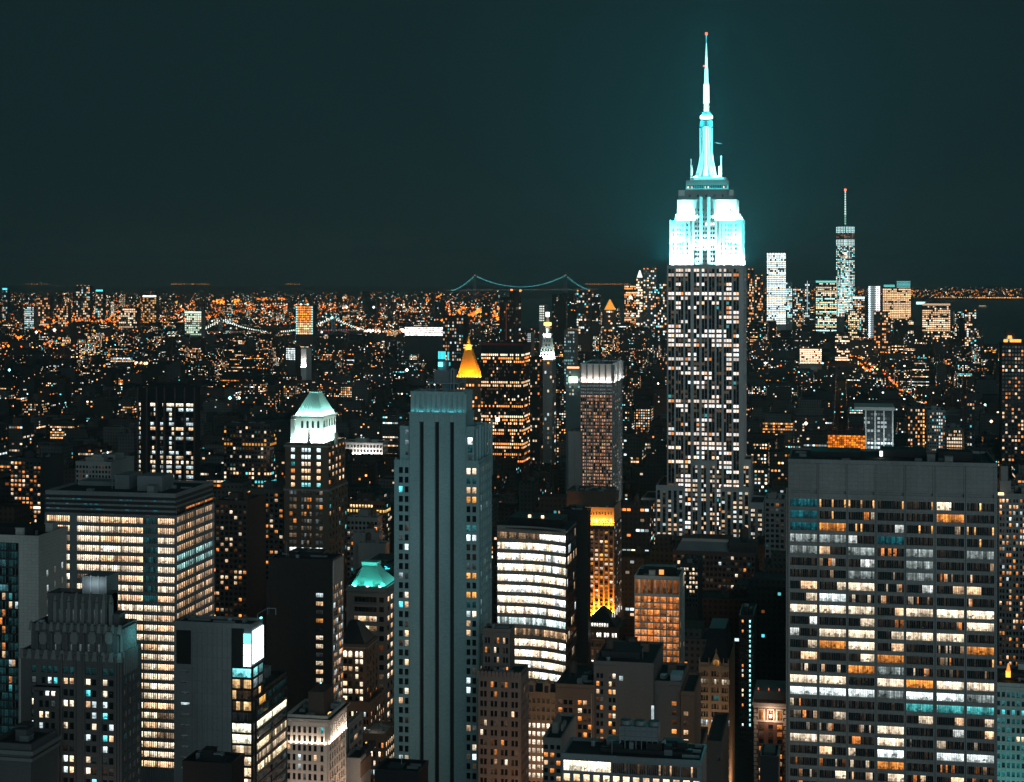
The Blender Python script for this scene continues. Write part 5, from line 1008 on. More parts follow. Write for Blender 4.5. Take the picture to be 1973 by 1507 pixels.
for m_, z in ((984, h.fz(984, 561)), (1001, h.fz(984, 562)), (991, h.zt)): h.p('beacon', LAMP).box(h.fx(m_)-1.2, h.fx(m_)+1.2, 2155, 2157, z, z+2.5, lit=(3, .7, .15))
h.p('glass_stripe', LAMP).box(h.fx(974.5), h.fx(976.5), 2149, 2149.9, h.fz(975, 655), h.fz(975, 585), lit=(.07, .016, .01)); h.done(0)
# clock tower with lantern spire
h = far('clock_tower', 'pale clock tower with a sloped floodlit spire and golden lantern', 1038, 1064, 700, 2100, side=1071, vis=900, mat='concrete', nc=5, pitch=9, lit=resi(.12, MIX, (.5, 1.4), 6), py0=715)
Y = 2100; cxm = h.fx(1051.5); g0, g1 = h.fx(1037.5), h.fx(1065); d0, d1 = Y+1, h.y1-1; ym = (d0+d1)/2; za, zb = h.fz(1051, 692), h.fz(1051, 647); q = h.p('spire', 'white')
q.fr((g0, g1, d0, d1, za-3), (g0, g1, d0, d1, za)); q.fr((g0+1, g1-1, d0+1, d1-1, za), (h.fx(1044.5), h.fx(1058.5), ym-4.5, ym+4.5, zb)); q.box(h.fx(1043.5), h.fx(1059.5), ym-5, ym+5, zb, zb+2.5); q.cyl(cxm, ym, 3.6, 3.2, zb+2, h.fz(1051, 628), 8); q.cyl(cxm, ym, 2.6, .4, h.fz(1051, 622), h.fz(1051, 604), 8)
for r in range(4):
    for k in range(4-r//2): h.win('F', d0-.2+2.2*r, cxm-6+r*.7+3.6*k, cxm-4.6+r*.7+3.6*k, za+4+6*r, za+7+6*r, [(.03, .05, .05)])
lg = h.p('lantern', LAMP); lg.cyl(cxm, ym, 5, 5, h.fz(1051, 628), h.fz(1051, 622), 10, lit=(3.4, 1.8, .5)); lg.cyl(cxm, ym, 2.6, 2.6, h.fz(1051, 611), h.fz(1051, 602), 8, lit=(3.4, 2.6, 1.6)); lg.cyl(cxm, ym-4.5, .9, .9, zb+2, zb+9, 6, lit=(1.4, 1.8, 1.5))
flood(h, g0, g1, Y-2, za+.6, 16000, (.75, 1, .9), .5, w_=1); flood(h, d0, d1, g1+3, za+.6, 9000, (.75, 1, .9), .5, 'R', 1); flood(h, h.fx(1044), h.fx(1059), ym-8, zb-2, 3500, (.8, 1, .85), .3)
for m_ in (1024, 1030, 1043, 1057): h.p('beacon', LAMP).box(h.fx(m_)-1.1, h.fx(m_)+1.1, Y-3, Y-2, za-6, za-3.5, lit=(2.4, .8, .1))
h.done(0)
h = far('black_narrow_slab', 'narrow black slab tower in front of the clock tower', 1021, 1040, 690, 1650, side=1046, vis=890, mat='black', nc=4, pitch=7, lit=resi(.1, WARM, (.6, 1.5), 8)); h.done(0)
# round-topped glass block with bright lamp
h = far('lamp_topped_block', 'teal glass block with a big greenish-white rooftop lamp', 1090, 1118, 712, 1500, vis=760, mat='metal', nc=5, pitch=7, lit=resi(.3, TEALS, (.2, .8), 9)); h.p('roof_lamp', LAMP).cyl(h.fx(1105), 1498, 4, 4, h.fz(1105, 737), h.fz(1105, 726), 12, lit=(2.2, 3, 2.2)); h.p('canopy', LAMP).box(h.fx(1093), h.fx(1116), 1499, 1499.8, h.zt+1, h.zt+2.6, lit=(2.2, 1.2, .6)); h.done(0)
# orange pyramid far off
h = far('orange_pyramid_tower', 'distant tower with a small glowing orange pyramid roof', 1164, 1184, 597, 5300, vis=640, mat='brown', nc=5, pitch=4.5, lit=resi(.3, MIX, (.6, 1.6), 2)); q = h.p('pyramid_roof', LAMP); xm = (h.x0+h.x1)/2; q.fr((h.x0, h.x1, 5300, 5330, h.zt), (xm-1, xm+1, 5314, 5316, h.fz(1174, 577)), lit=(1.3, .5, .06)); h.done(0)  # orange floodlight put into the roof as its own emission
# ---- far downtown cluster
cl_ = [
 ('spired_tower', 'distant gothic tower with a brilliant white stepped spire', 1226, 1238, 535, 5500, 625, 'concrete', 4, 5, resi(.5, ((CREAM, 3), (PEACH, 1)), (.8, 2), 11)),
 ('rippled_tower', 'tall distant pale rippled tower with red lights along its roof', 1240, 1264, 519, 5450, 630, 'metal', 7, 4.5, resi(.33, MIX, (.5, 1.5), 12)),
 ('green_crest_block', 'distant office block with a dark green crest beside the white spire', 1203, 1225, 549, 5700, 620, 'dark', 8, 4, office(.6, .7, .2, WARM, (.6, 1.5), 13)),
 ('dark_far_tower', 'dark far tower with one orange roof light', 1111, 1137, 562, 4700, 640, 'dark', 7, 5, resi(.22, MIX, (.5, 1.4), 14)),
 ('speckled_tower', 'speckled far tower showing behind the tall skyscraper at its edge', 1264, 1284, 545, 5300, 650, 'dark', 6, 5, resi(.35, MIX, (.5, 1.5), 15)),
 ('brilliant_curved_tower', 'brilliant silver-white far tower with glittering flat crown', 1477.5, 1514, 487, 5400, 619, 'pale', 12, 3.6, office(.8, .95, .5, ((COOL, 5), ((.9, .96, .9), 3), (CREAM, 2)), (1.0, 2.0), 16)),
 ('brilliant_tower_annex', 'lower teal-white wing at the foot of the brilliant silver tower', 1514, 1526, 543, 5420, 619, 'metal', 4, 3.8, office(.5, .9, .4, TEALS, (.5, 1.5), 17)),
 ('grey_far_tower', 'grey far tower between the silver one and the slim antenna block', 1528, 1546, 555, 5600, 622, 'dark', 6, 4, resi(.4, MIX, (.4, 1.3), 18)),
 ('slim_antenna_block', 'slim dark far tower edged with a vertical white line', 1551, 1560, 540, 5650, 612, 'dark', 3, 5, resi(.35, TEALS, (.4, 1.2), 19)),
 ('teal_edged_tower', 'far office tower with golden floors and a teal-lit roof edge', 1572, 1612, 544, 5750, 638, 'dark', 12, 3.6, office(.75, .85, .3, ((CREAM, 3), ((1, .7, .35), 4), ((.5, .95, .85), 2)), (.7, 1.8), 20)),
 ('white_ribbed_tower', 'far tower with bright white vertical ribs', 1673, 1696, 550, 5800, 650, 'concrete', 5, 3.6, lambda r, j: k_((1, .88, .88) if j > 2 else (.8, .95, 1), 1.9 if j in (0, 4, 3) else .3)),
 ('golden_office_tower', 'far office tower glowing golden-orange under a teal crown', 1701, 1755, 555, 5700, 616, 'brown', 16, 3.4, office(.9, .95, .5, (((1, .6, .3), 5), (PEACH, 3)), (.8, 1.5), 21)),
 ('stepped_far_block', 'stepped far office block with rows of cream floors', 1777, 1831, 588, 5300, 655, 'dark', 16, 3.8, office(.65, .85, .2, ((CREAM, 3), (PEACH, 4)), (.6, 1.6), 22)),
 ('waterfront_tower', 'waterfront apartment tower standing alone before the dark bay', 1859, 1881, 600, 5000, 665, 'dark', 6, 4.4, resi(.4, MIX, (.5, 1.5), 23)),
 ('short_far_tower', 'short far tower with a pale flat roof line', 1643, 1666, 575, 5400, 640, 'dark', 7, 4, resi(.5, MIX, (.4, 1.3), 24)),
 ('ember_tower', 'far brown tower with a glowing rooftop box', 1634, 1655, 598, 5000, 650, 'darkbrown', 6, 4, office(.5, .8, .3, ((CREAM, 3), ((1, .7, .35), 3)), (.5, 1.4), 25)),
 ('blocky_mid_tower', 'blocky mid-distance tower striped with cream floors', 1609, 1637, 642, 4000, 690, 'dark', 9, 4, office(.6, .8, .2, ((CREAM, 2), (PEACH, 2)), (.8, 1.8), 26)),
 ('floodlit_low_block', 'low far block blazing with rows of peach light', 1541, 1583, 671, 3900, 696, 'tan', 14, 3.6, office(.9, .95, .6, ((PEACH, 3), (CREAM, 2)), (1.2, 2.2), 27)),
 ('dim_far_block', 'dim far block with orange flecks below the golden tower', 1684, 1715, 600, 4800, 680, 'dark', 8, 5, resi(.3, WARM, (.5, 1.2), 28)),
 ('peaked_far_tower', 'small peaked far tower beside the floodlit skyscraper with red tip', 1441, 1452, 520, 5600, 620, 'dark', 4, 5, resi(.35, WARM, (.4, 1.3), 29)),
 ('orange_tipped_block', 'far block with an orange light on its flat top', 1455, 1470, 532, 5700, 620, 'dark', 5, 5, resi(.35, WARM, (.4, 1.3), 30)),
 # left of the deco tower
 ('orange_glowing_tower', 'far tower wrapped in orange worklights between teal edges', 570, 603, 588, 4300, 640, 'dark', 9, 4.6, lambda r, j: k_((.5, .95, .95), .9) if j in (0, 8) else k_((1, .28, .04) if r < 7 else (1, .62, .3), random.choice([.6, 1.2, 1.6]))),
 ('green_lit_block', 'far office block with pale green floors and a white-green top', 356, 388, 603, 5000, 640, 'concrete', 9, 4.2, office(.8, .9, .4, (((.75, 1, .75), 4), (CREAM, 2)), (.4, 1.2), 31)),
 ('white_topped_far_tower', 'far tower with a glaring white roof band', 275, 301, 572, 7600, 620, 'dark', 7, 4.2, resi(.5, ((AMBER, 2), (PEACH, 2)), (.4, 1.2), 32)),
 ('crowned_far_tower', 'tall far tower topped by a row of orange lights', 147, 173, 551, 8000, 620, 'dark', 8, 4.5, resi(.42, MIX, (.4, 1.2), 33)),
 ('teal_beacon_tower', 'far slim tower with a turquoise beacon on its roof', 185, 198, 561, 7800, 620, 'dark', 4, 4.5, resi(.38, MIX, (.4, 1.2), 34)),
 ('teal_glass_far_block', 'far block glowing pale teal near the picture edge', 47, 65, 590, 6000, 632, 'metal', 7, 3.8, office(.8, .8, .5, TEALS, (.5, 1.2), 35)),
 ('cream_floors_far_block', 'far block with stacked cream floors and a flat dark roof', 229, 264, 593, 6200, 640, 'dark', 10, 4.2, office(.6, .8, .3, ((PEACH, 3), (CREAM, 3)), (.5, 1.4), 36)),
 ('needle_far_tower', 'far needle tower with a turquoise tip at the picture edge', 5, 14, 558, 8200, 625, 'dark', 3, 4.5, resi(.4, TEALS, (.3, 1.0), 37)),
 ('twin_slab_far_tower', 'far slab tower flecked orange beside the crowned one', 112, 131, 583, 7200, 640, 'dark', 6, 4.5, resi(.4, WARM, (.4, 1.3), 38)),
 ('brown_speckled_far_slab', 'far brown slab with fine warm speckles near the teal block', 70, 96, 572, 7400, 640, 'darkbrown', 7, 4.5, resi(.36, WARM, (.4, 1.2), 39)),
 ('dark_housing_slab', 'tall dark housing slab beside the golden pyramid', 853, 893, 610, 2500, 690, 'dark', 9, 6.5, resi(.3, MIX, (.4, 1.3), 40)),
 ('white_glowing_slab', 'small slab glowing white beside the clock tower lantern', 1039, 1049, 587, 2900, 617, 'concrete', 3, 4.5, lambda r, j: k_((.95, 1, .85), 1.5 if r < 3 else 1.2)),
 ('teal_banded_block', 'mid-distance block with teal bands behind the white-crowned tower', 1087, 1107, 636, 2600, 720, 'metal', 6, 6, office(.4, .8, .15, TEALS, (.3, .9), 41)),
 ('thin_lit_slab', 'thin slab with cool white floors between the glass tower and clock tower', 1016, 1023, 641, 2800, 665, 'metal', 2, 3.5, lambda r, j: k_((.8, .95, 1), .9)),
 ('white_smokestack_slab', 'narrow blank slab lit white like a chimney', 580, 590, 672, 3300, 706, 'white', 2, 30, lambda r, j: (0, 0, 0)),
 ('floodlit_white_block', 'low block flooded in white light beside the white chimney-like slab', 551, 569, 669, 3350, 690, 'dark', 6, 4, lambda r, j: k_((.85, 1, 1), random.choice([1.2, 2.4, 2.8]))),
 ('glaring_low_hall', 'long low hall glaring white near the golden pyramid', 780, 853, 629, 4200, 641, 'dark', 26, 3.4, lambda r, j: k_((1, .95, .92), random.choice([1.2, 2.2, 2.6]))),
]
for (nm, lb, a, b, py, Yy, vis, mat, nc, pt, lf) in cl_:
    h = far(nm, lb, a, b, py, Yy, vis=vis, mat=mat, nc=nc, pitch=pt, lit=lf, depth=35)
    xm = (h.x0+h.x1)/2; lp = h.p('roof_lamp', LAMP); k = Yy/2600.
    if nm == 'spired_tower':
        q = h.p('spire', LAMP); q.fr((h.x0+2, h.x1-2, Yy, Yy+20, h.zt), (xm-2, xm+2, Yy+9, Yy+11, h.fz(1232, 521)), lit=(1.7, 1.6, 1.4))  # white floodlighting put into the spire as its own emission
    if nm in ('rippled_tower',):
        for m_ in (1241, 1248, 1263): lp.box(h.fx(m_)-2, h.fx(m_)+2, Yy, Yy+2, h.zt, h.zt+3.5, lit=(2.4, .6, .15))
    if nm == 'brilliant_curved_tower':
        for i in range(7): m_ = 1479+5.4*i; lp.box(h.fx(m_)-1.5, h.fx(m_)+1.5, Yy-2, Yy-1, h.zt-5, h.zt-1.5, lit=(2.8, 3, 3))
    if nm == 'golden_office_tower':
        a_ = h.tier(1727, 1754, 541, Yy+2, h.zt, depth=30, mat='metal'); 
        for i in range(5): lp.box(h.fx(1728), h.fx(1754), Yy-1, Yy, h.fz(1740, 554-2.6*i), h.fz(1740, 553-2.6*i), lit=(.25, 1.0, 1.0))
        for i in range(3): lp.box(h.fx(1703), h.fx(1724), Yy-2.2, Yy-1.2, h.fz(1710, 554-1.5*i)+2, h.fz(1710, 553.4-1.5*i)+2.4, lit=(.3, 1.3, 1.2))
    if nm in ('teal_edged_tower', 'short_far_tower', 'green_lit_block', 'white_topped_far_tower', 'teal_beacon_tower', 'needle_far_tower', 'stepped_far_block'):
        cc = {'teal_edged_tower': (.3, 1, .85), 'short_far_tower': (1.6, 2.2, 2.1), 'green_lit_block': (1.3, 1.8, 1.2), 'white_topped_far_tower': (2.6, 2.3, 1.9), 'teal_beacon_tower': (.2, 2, 2), 'needle_far_tower': (.2, 1.8, 2), 'stepped_far_block': (.8, .5, .3)}[nm]
        lp.box(h.x0, h.x1, Yy-2, Yy-.5, h.zt-.5*k, h.zt+2.4*k, lit=cc)
    if nm in ('crowned_far_tower', 'peaked_far_tower', 'orange_tipped_block', 'dark_far_tower', 'stepped_far_block', 'waterfront_tower', 'ember_tower'):
        for i in range(4 if nm == 'crowned_far_tower' else 2): m_ = a+2+(b-a-4)*i/(3 if nm == 'crowned_far_tower' else 1); lp.box(h.fx(m_)-1.6, h.fx(m_)+1.6, Yy, Yy+2, h.zt+1, h.zt+4, lit=(2.6, .9, .15))
    if nm == 'orange_glowing_tower':
        for m_ in (580, 593): lp.box(h.fx(m_)-2, h.fx(m_)+2, Yy-2, Yy, h.zt, h.zt+4, lit=(1.6, 3, 3))
    if nm == 'white_smokestack_slab': flood(h, h.x0, h.x1, Yy-4, h.fz(585, 707), 30000, (1, .97, .95), .3, w_=2)
    if nm == 'stepped_far_block':
        h.tier(1782, 1826, 583, Yy+6, h.zt, depth=20, roof=False)
        lp.box(h.fx(1766), h.fx(1784), Yy+30, Yy+32, h.fz(1775, 587), h.fz(1775, 582), lit=(1.1, 1.8, 1.7))
    if nm == 'slim_antenna_block': lp.box(h.fx(1555), h.fx(1556.3), Yy-2, Yy-1, h.fz(1555, 600), h.fz(1555, 541), lit=(.6, .7, .7))
    h.done(0)
# tallest far tower: tapering, with antenna
Y = 5800
h = Hero('antenna_skyscraper', 'tall far glass skyscraper banded teal and white with a lit antenna', 1611, 1646.5, 436, Y, depth=62, mat='metal', vis=600, body=False)
q = h.p('wall'); x0, x1 = h.x0, h.x1; zb, zt = h.fz(1629, 640), h.fz(1629, 436); xm = (x0+x1)/2; ym = Y+31; v = len(q.v)
bs = [(x0, Y), (x1, Y), (x1, Y+62), (x0, Y+62)]; tp = [(xm, Y), (x1, ym), (xm, Y+62), (x0, ym)]
q.box(x0, x1, Y, Y+62, h.zg, zb)
for i in range(4):
    a, b = bs[i], bs[(i+1) % 4]; t, t2 = tp[i], tp[(i-1) % 4]
    q.face([(*a, zb), (*b, zb), (*t, zt)]); q.face([(*a, zb), (*t, zt), (*t2, zt)])
q.face([(*p_, zt) for p_ in tp])
rd = random.Random(9)
for i, (za, zc_) in enumerate(prow(1629, Y, 437, 610, 3.1, 1.9)):
    t = (zc_-zb)/(zt-zb); hw = (x1-x0)/2*(1-t)
    py = 437+3.1*i
    for s in range(12):
        a, b = x0+(x1-x0)*(s+.06)/12, x0+(x1-x0)*(s+.94)/12
        if py < 448: L = k_((.6, .95, .92), 2.0)
        elif py < 456: L = k_((1, .35, .12), .5) if rd.random() < .4 else (0, 0, 0)
        elif py < 459: L = (0, 0, 0)
        elif py < 473: L = k_((.75, 1, .97), 1.8)
        else: L = k_(rd.choice([(.75, 1, 1), (.3, .9, .9), CREAM]), rd.uniform(.8, 3)) if rd.random() < (.68 if py < 530 else .9) else (0, 0, 0)
        if sum(L) < .01: continue
        m_ = (a+b)/2; dx = abs(m_-xm)
        yy = Y-.6 if dx < hw else Y+(dx-hw)-.6
        h.win('F', yy, a, b, za, zc_, [L])
sp_ = h.p('antenna', 'steel'); sp_.cyl(xm, ym, 5, 4, zt, zt+4, 10); sp_.cyl(xm, ym, 2.2, .8, zt+4, h.fz(1629, 364), 8); lp = h.p('antenna_lamp', LAMP)
for i in range(15): py = 432-4.7*i; lp.cyl(xm, ym, 3.2-.08*i, 3.2-.08*i, h.fz(1629, py), h.fz(1629, py-3.0), 8, lit=(1.0, 1.5, 1.35) if i > 3 else (.3, .7, .55))
h.p('beacon', LAMP).cyl(xm, ym, 4, 4, h.fz(1629, 367), h.fz(1629, 363), 8, lit=(3, .6, .3)); h.done(0)
# ---- middle distance, right
Y = 1500
h = Hero('white_pillar_hall', 'tall hall with slim white corner pillars and a pale flat roof slab', 1664, 1722, 791, Y, depth=40, mat='slate', vis=872)
q = h.p('pillar', 'white')
for m_ in (1668, 1686, 1703, 1720): q.box(h.fx(m_)-.55, h.fx(m_)+.55, Y-2, Y-1, h.zg, h.zt)
h.p('roof_slab', 'pale').box(h.x0-8, h.x1+.8, Y-2.4, Y+42, h.zt+.2, h.zt+3)
for i, (za, zb) in enumerate(prow(1690, Y, 796, 900, 8, 4.5)):
    for a, b in ecols(h.x0, h.x1, 9, .7): h.win('F', Y-.05, a, b, za, zb, [k_(COOL, random.choice([.02, .04, .1, .5]) if i < 8 else random.choice([.3, 1.2]))])
area(h.root, 'floodlight', (h.fx(1695), Y-30, h.fz(1695, 860)), (0, .8, .5), (1, 0, 0), 24, 2, 9000, (.75, .95, 1)); h.done(60)
h = far('netted_construction_block', 'building site wrapped in glowing orange netting', 1595, 1667, 837, 1450, vis=870, mat='black', nc=16, pitch=4, hfr=.85, wfr=.9, lit=lambda r, j: k_((1, .24, .02), random.choice([.35, .7, 1.0, 1.8])), pyb=875)
h.p('scaffold', 'redsteel')
for i in range(9): x_ = h.x0+(h.x1-h.x0)*i/8.; h.p('scaffold').box(x_-.2, x_+.2, 1448.6, 1449, h.zt-18, h.zt+8)
h.done(100)
cr = bpy.data.objects.new('tower_crane', None); COL.objects.link(cr); cr.location = (X(1612, 1470), 1470, gz(0, 1470)); tag(cr, 'dark red tower crane above the orange netted building site', 'crane')
m = MB(); x_ = X(1612, 1470); z0, z1 = 0, Z(1612, 706, 1470)
for sx in (-1, 1):
    for sy in (-1, 1): m.tube((x_+sx, 1470+sy, z0), (x_+sx, 1470+sy, z1), .12)
for i in range(40):
    z = z0+(z1-z0)*i/40.; zz = z0+(z1-z0)*(i+1)/40.; m.tube((x_-1, 1469, z), (x_+1, 1469, zz), .07, 4)
m.build('mast', W['redsteel'], cr); m = MB()
for dz in (0, 2.2): m.tube((x_-22, 1470, z1+dz), (x_+34, 1470, z1+2.2*.5), .25)
for i in range(18): m.tube((x_-20+3*i, 1470, z1), (x_-18.5+3*i, 1470, z1+1.9), .12, 4)
m.build('jib', W['redsteel'], cr); m = MB(); m.box(x_-22, x_-18, 1469, 1471, z1-3, z1); m.build('counterweight', W['concrete'], cr)
m = MB(); m.box(x_+1.2, x_+3, 1469, 1471, z1-2.6, z1-.2); m.build('cab', W['black'], cr)
mid = [
 ('yellow_strip_tower', 'dark tower with a vertical string of yellow lights down its edge', 1749, 1782, 785, 1600, 880, 'dark', 7, 7.2, lambda r, j: k_(AMBER, 1.9) if j == 6 else resi(.4, WARM, (.5, 1.5), r*9+j)(r, j)),
 ('teal_speckled_tower', 'apartment tower speckled with cool windows beside the yellow-strip tower', 1787, 1821, 792, 1620, 880, 'metal', 8, 6.4, resi(.35, MIX, (.4, 1.4), 52)),
 ('rooftop_blaze_tower', 'tall dark tower with orange beacons blazing on its roof at the picture edge', 1930, 1985, 663, 1900, 900, 'dark', 9, 7.5, resi(.3, WARM, (.5, 1.5), 53)),
 ('lit_ribbon_block', 'mid-distance block with three bright ribbon floors', 1824, 1857, 826, 1700, 885, 'concrete', 10, 7, office(.7, .85, .2, ((CREAM, 1), (PEACH, 2)), (.8, 1.8), 54)),
 ('dark_slab_block', 'plain dark slab with few lit windows near the picture edge', 1858, 1878, 760, 1650, 880, 'black', 4, 7, resi(.1, MIX, (.4, 1.2), 55)),
 ('pale_setback_block', 'pale old building with stepped top behind the glass office block', 146, 214, 893, 900, 930, 'concrete', 11, 9, resi(.05, MIX, (.3, .8), 56)),
 ('orange_window_block', 'slab dotted with orange windows behind the glass office block', 20, 79, 886, 1000, 1000, 'dark', 8, 8.5, resi(.42, WARM, (.7, 1.9), 57)),
 ('lit_rows_block', 'dark office block with orange and teal rows left of the floodlit crown tower', 431, 520, 818, 1250, 940, 'dark', 15, 8, office(.5, .75, .12, ((AMBER, 3), (PEACH, 2), (CYAN, 1), (CREAM, 2)), (.6, 1.8), 58)),
 ('dark_apartment_block', 'dark brown apartment block with scattered orange windows beside the glass block', 415, 476, 968, 900, 1190, 'darkbrown', 7, 10.5, resi(.22, WARM, (.7, 1.7), 59)),
 ('brick_apartment_block', 'tall dark apartment block close to the floodlit crown tower', 482, 546, 946, 960, 1090, 'deco', 7, 10, resi(.2, WARM, (.6, 1.6), 60)),
 ('amber_gallery_block', 'brown block with two rows of amber windows under its roof', 668, 742, 968, 1100, 1060, 'darkbrown', 13, 9.5, lambda r, j: k_((1, .66, .3), 2.2) if r == 0 and 0 < j < 9 else (k_((1, .6, .16), 1.8) if r == 1 else resi(.15, MIX, (.4, 1.2), r*17+j)(r, j))),
 ('terraced_dark_block', 'dark terraced building stepping down beside the deco tower', 668, 728, 1000, 1000, 1095, 'concrete', 8, 10, resi(.1, MIX, (.5, 1.4), 61)),
 ('floodlit_museum', 'long low classical building floodlit white among dark blocks', 662, 737, 853, 1950, 881, 'white', 12, 9, lambda r, j: (.05, .05, .05)),
 ('dark_low_block', 'wide dark low building with a skylight roof before the tall skyscraper', 1296, 1455, 1066, 1080, 1130, 'dark', 20, 11, resi(.12, MIX, (.6, 1.7), 62)),
 ('cream_windows_block', 'small block of bright cream windows right of the concrete grid block', 1310, 1345, 1090, 960, 1140, 'dark', 6, 8.6, resi(.75, ((CREAM, 3), (PEACH, 2)), (1.0, 2.0), 63)),
 ('grey_loft_block', 'grey loft building with dark square windows behind the travertine slab', 1474, 1512, 965, 1200, 1060, 'concrete', 4, 10, resi(.04, MIX, (.3, .9), 64)),
 ('strung_lamp_block', 'narrow dark block with a vertical string of turquoise lamps', 1424, 1452, 1190, 900, 1400, 'black', 6, 9.5, lambda r, j: k_((.35, .95, .95), random.choice([1.5, 2.6])) if j == 4 else (k_(rd.choice([ORANGE, COOL, PEACH]), 1.8) if j == 1 and rd.random() < .4 else (0, 0, 0))),
 ('mansard_building', 'old building with a mansard roof and bright lower windows beside the loft building', 1015, 1070, 1338, 720, 1507, 'tan', 6, 16, lambda r, j: k_((1, .8, .6), random.choice([1.2, 2.0])) if 3 <= r else k_(PEACH, .05)),
 ('low_grey_loft', 'low grey loft in front of the mansard building', 1046, 1082, 1428, 560, 1507, 'concrete', 3, 15, resi(.4, ((PEACH, 1), (ORANGE, 1)), (.8, 1.6), 65)),
]
for (nm, lb, a, b, py, Yy, vis, mat, nc, pt, lf) in mid:
    sd = b+(b-a)*.14 if b < 1250 else None
    h = far(nm, lb, a, b, py, Yy, side=sd if sd and back_at(X(b, Yy), sd) > Yy+8 else None, vis=vis, mat=mat, nc=nc, pitch=pt, lit=lf, depth=32)
    lp = h.p('roof_lamp', LAMP); bk = h.p('bulkhead', mat); dx = h.x1-h.x0
    if nm != 'mansard_building': bk.box(h.x0+dx*.25, h.x0+dx*.55, Yy+9, Yy+17, h.zt, h.zt+4); bk.box(h.x0+dx*.65, h.x0+dx*.8, Yy+12, Yy+18, h.zt, h.zt+2.5)
    # dark unlit panes too, so the wall reads as a wall with windows
    for (za, zb) in prow((a+b)/2, Yy, py+pt*.5, vis+30, pt, pt*.55):
        for (u, v_) in ecols(h.x0, h.x1, nc, .6): h.p('pane', WFAR).box(u, v_, Yy-.03, Yy-.01, za, zb)
    if nm == 'rooftop_blaze_tower':
        for m_ in (1938, 1946, 1950, 1958, 1964): lp.box(h.fx(m_)-2, h.fx(m_)+2, Yy+1, Yy+3, h.zt+(2 if m_ != 1946 else 6), h.zt+(5 if m_ != 1946 else 9), lit=(3, .8, .1))
        bk.box(h.fx(1938), h.fx(1956), Yy+4, Yy+14, h.zt, h.zt+14); lp.box(h.fx(1940), h.fx(1952), Yy+3.5, Yy+3.9, h.zt+3, h.zt+7, lit=(.02, .25, .3))
    if nm == 'floodlit_museum': flood(h, h.x0+10, h.x1, Yy-5, h.fz(700, 884), 22000, (1, .93, .9), .3, w_=2); h.p('cornice', 'white').box(h.x0-1, h.x1+1, Yy-1.2, Yy+33, h.zt-1.5, h.zt)
    if nm == 'pale_setback_block': h.tier(165, 200, 885, Yy+6, h.zt, depth=18, mat='concrete'); h.tier(207, 222, 880, Yy+12, h.zg, depth=12, mat='concrete')
    if nm == 'orange_window_block': lp.box(h.fx(66), h.fx(78), Yy-1, Yy-.2, h.fz(72, 980), h.fz(72, 976), lit=(2.6, 2.3, 1.8))
    if nm == 'dark_low_block':
        q = h.p('skylight_roof', 'metal'); q.fr((h.fx(1300), h.fx(1405), Yy+3, Yy+20, h.zt), (h.fx(1310), h.fx(1400), Yy+8, Yy+20, h.zt+6))
        q = h.p('tank_house', 'dark'); q.box(h.fx(1404), h.fx(1458), Yy+2, Yy+20, h.zt, h.zt+7); q = h.p('water_tank', 'darkbrown'); q.cyl(h.fx(1432), Yy+10, 2.9, 2.7, h.zt+9, h.zt+15, 14); q.cyl(h.fx(1432), Yy+10, 2.9, .2, h.zt+15, h.zt+17, 14)
        for sx in (-2, 2): q.box(h.fx(1432)+sx-.2, h.fx(1432)+sx+.2, Yy+9.8, Yy+10.2, h.zt+7, h.zt+9)
    if nm == 'terraced_dark_block':
        for i, (pa, pb, pt_) in enumerate(((680, 730, 1030), (690, 742, 1050))): h.tier(pa, pb, pt_, Yy-6-6*i, h.zg, depth=10)
    if nm == 'mansard_building':
        h.p('mansard_roof', 'slate').fr((h.x0, h.x1, Yy, h.y1, h.zt+1), (h.x0+1.5, h.x1-1.5, Yy+4, h.y1-4, h.fz(1042, 1321)))
        for m_ in (1024, 1053): h.p('dormer', 'tan').box(h.fx(m_)-1.6, h.fx(m_)+1.6, Yy-.2, Yy+4, h.zt, h.zt+4.5); h.p('dormer').fr((h.fx(m_)-1.9, h.fx(m_)+1.9, Yy-.4, Yy+4, h.zt+4.5), (h.fx(m_)-.2, h.fx(m_)+.2, Yy-.2, Yy+4, h.zt+6)); h.win('F', Yy-.25, h.fx(m_)-.9, h.fx(m_)+.9, h.zt+.9, h.zt+3.9, [(.01, .01, .012)])
    if nm == 'lit_rows_block': area(h.root, 'floodlight', (h.fx(520)+3, Yy-8, h.fz(520, 870)), (-.8, .5, .3), (0, 0, 1), 8, 1, 900, (1, .8, .6))
    h.done(100)
h = far('low_teal_roof_block', 'low dark block with a tangle of cyan roof lights beside the deco tower', 742, 758, 1090, 830, vis=1130, mat='black', nc=3, pitch=12, lit=lambda r, j: (0, 0, 0)); q = h.p('roof_sign', LAMP)
for a in (((743, 1090), (748, 1092)), ((748, 1092), (744, 1095)), ((744, 1095), (753, 1094))): q.tube((h.fx(a[0][0]), 828, h.fz(*a[0])), (h.fx(a[1][0]), 828, h.fz(*a[1])), .3, 5, lit=(.05, 1.1, 1.4))
h.done(0)
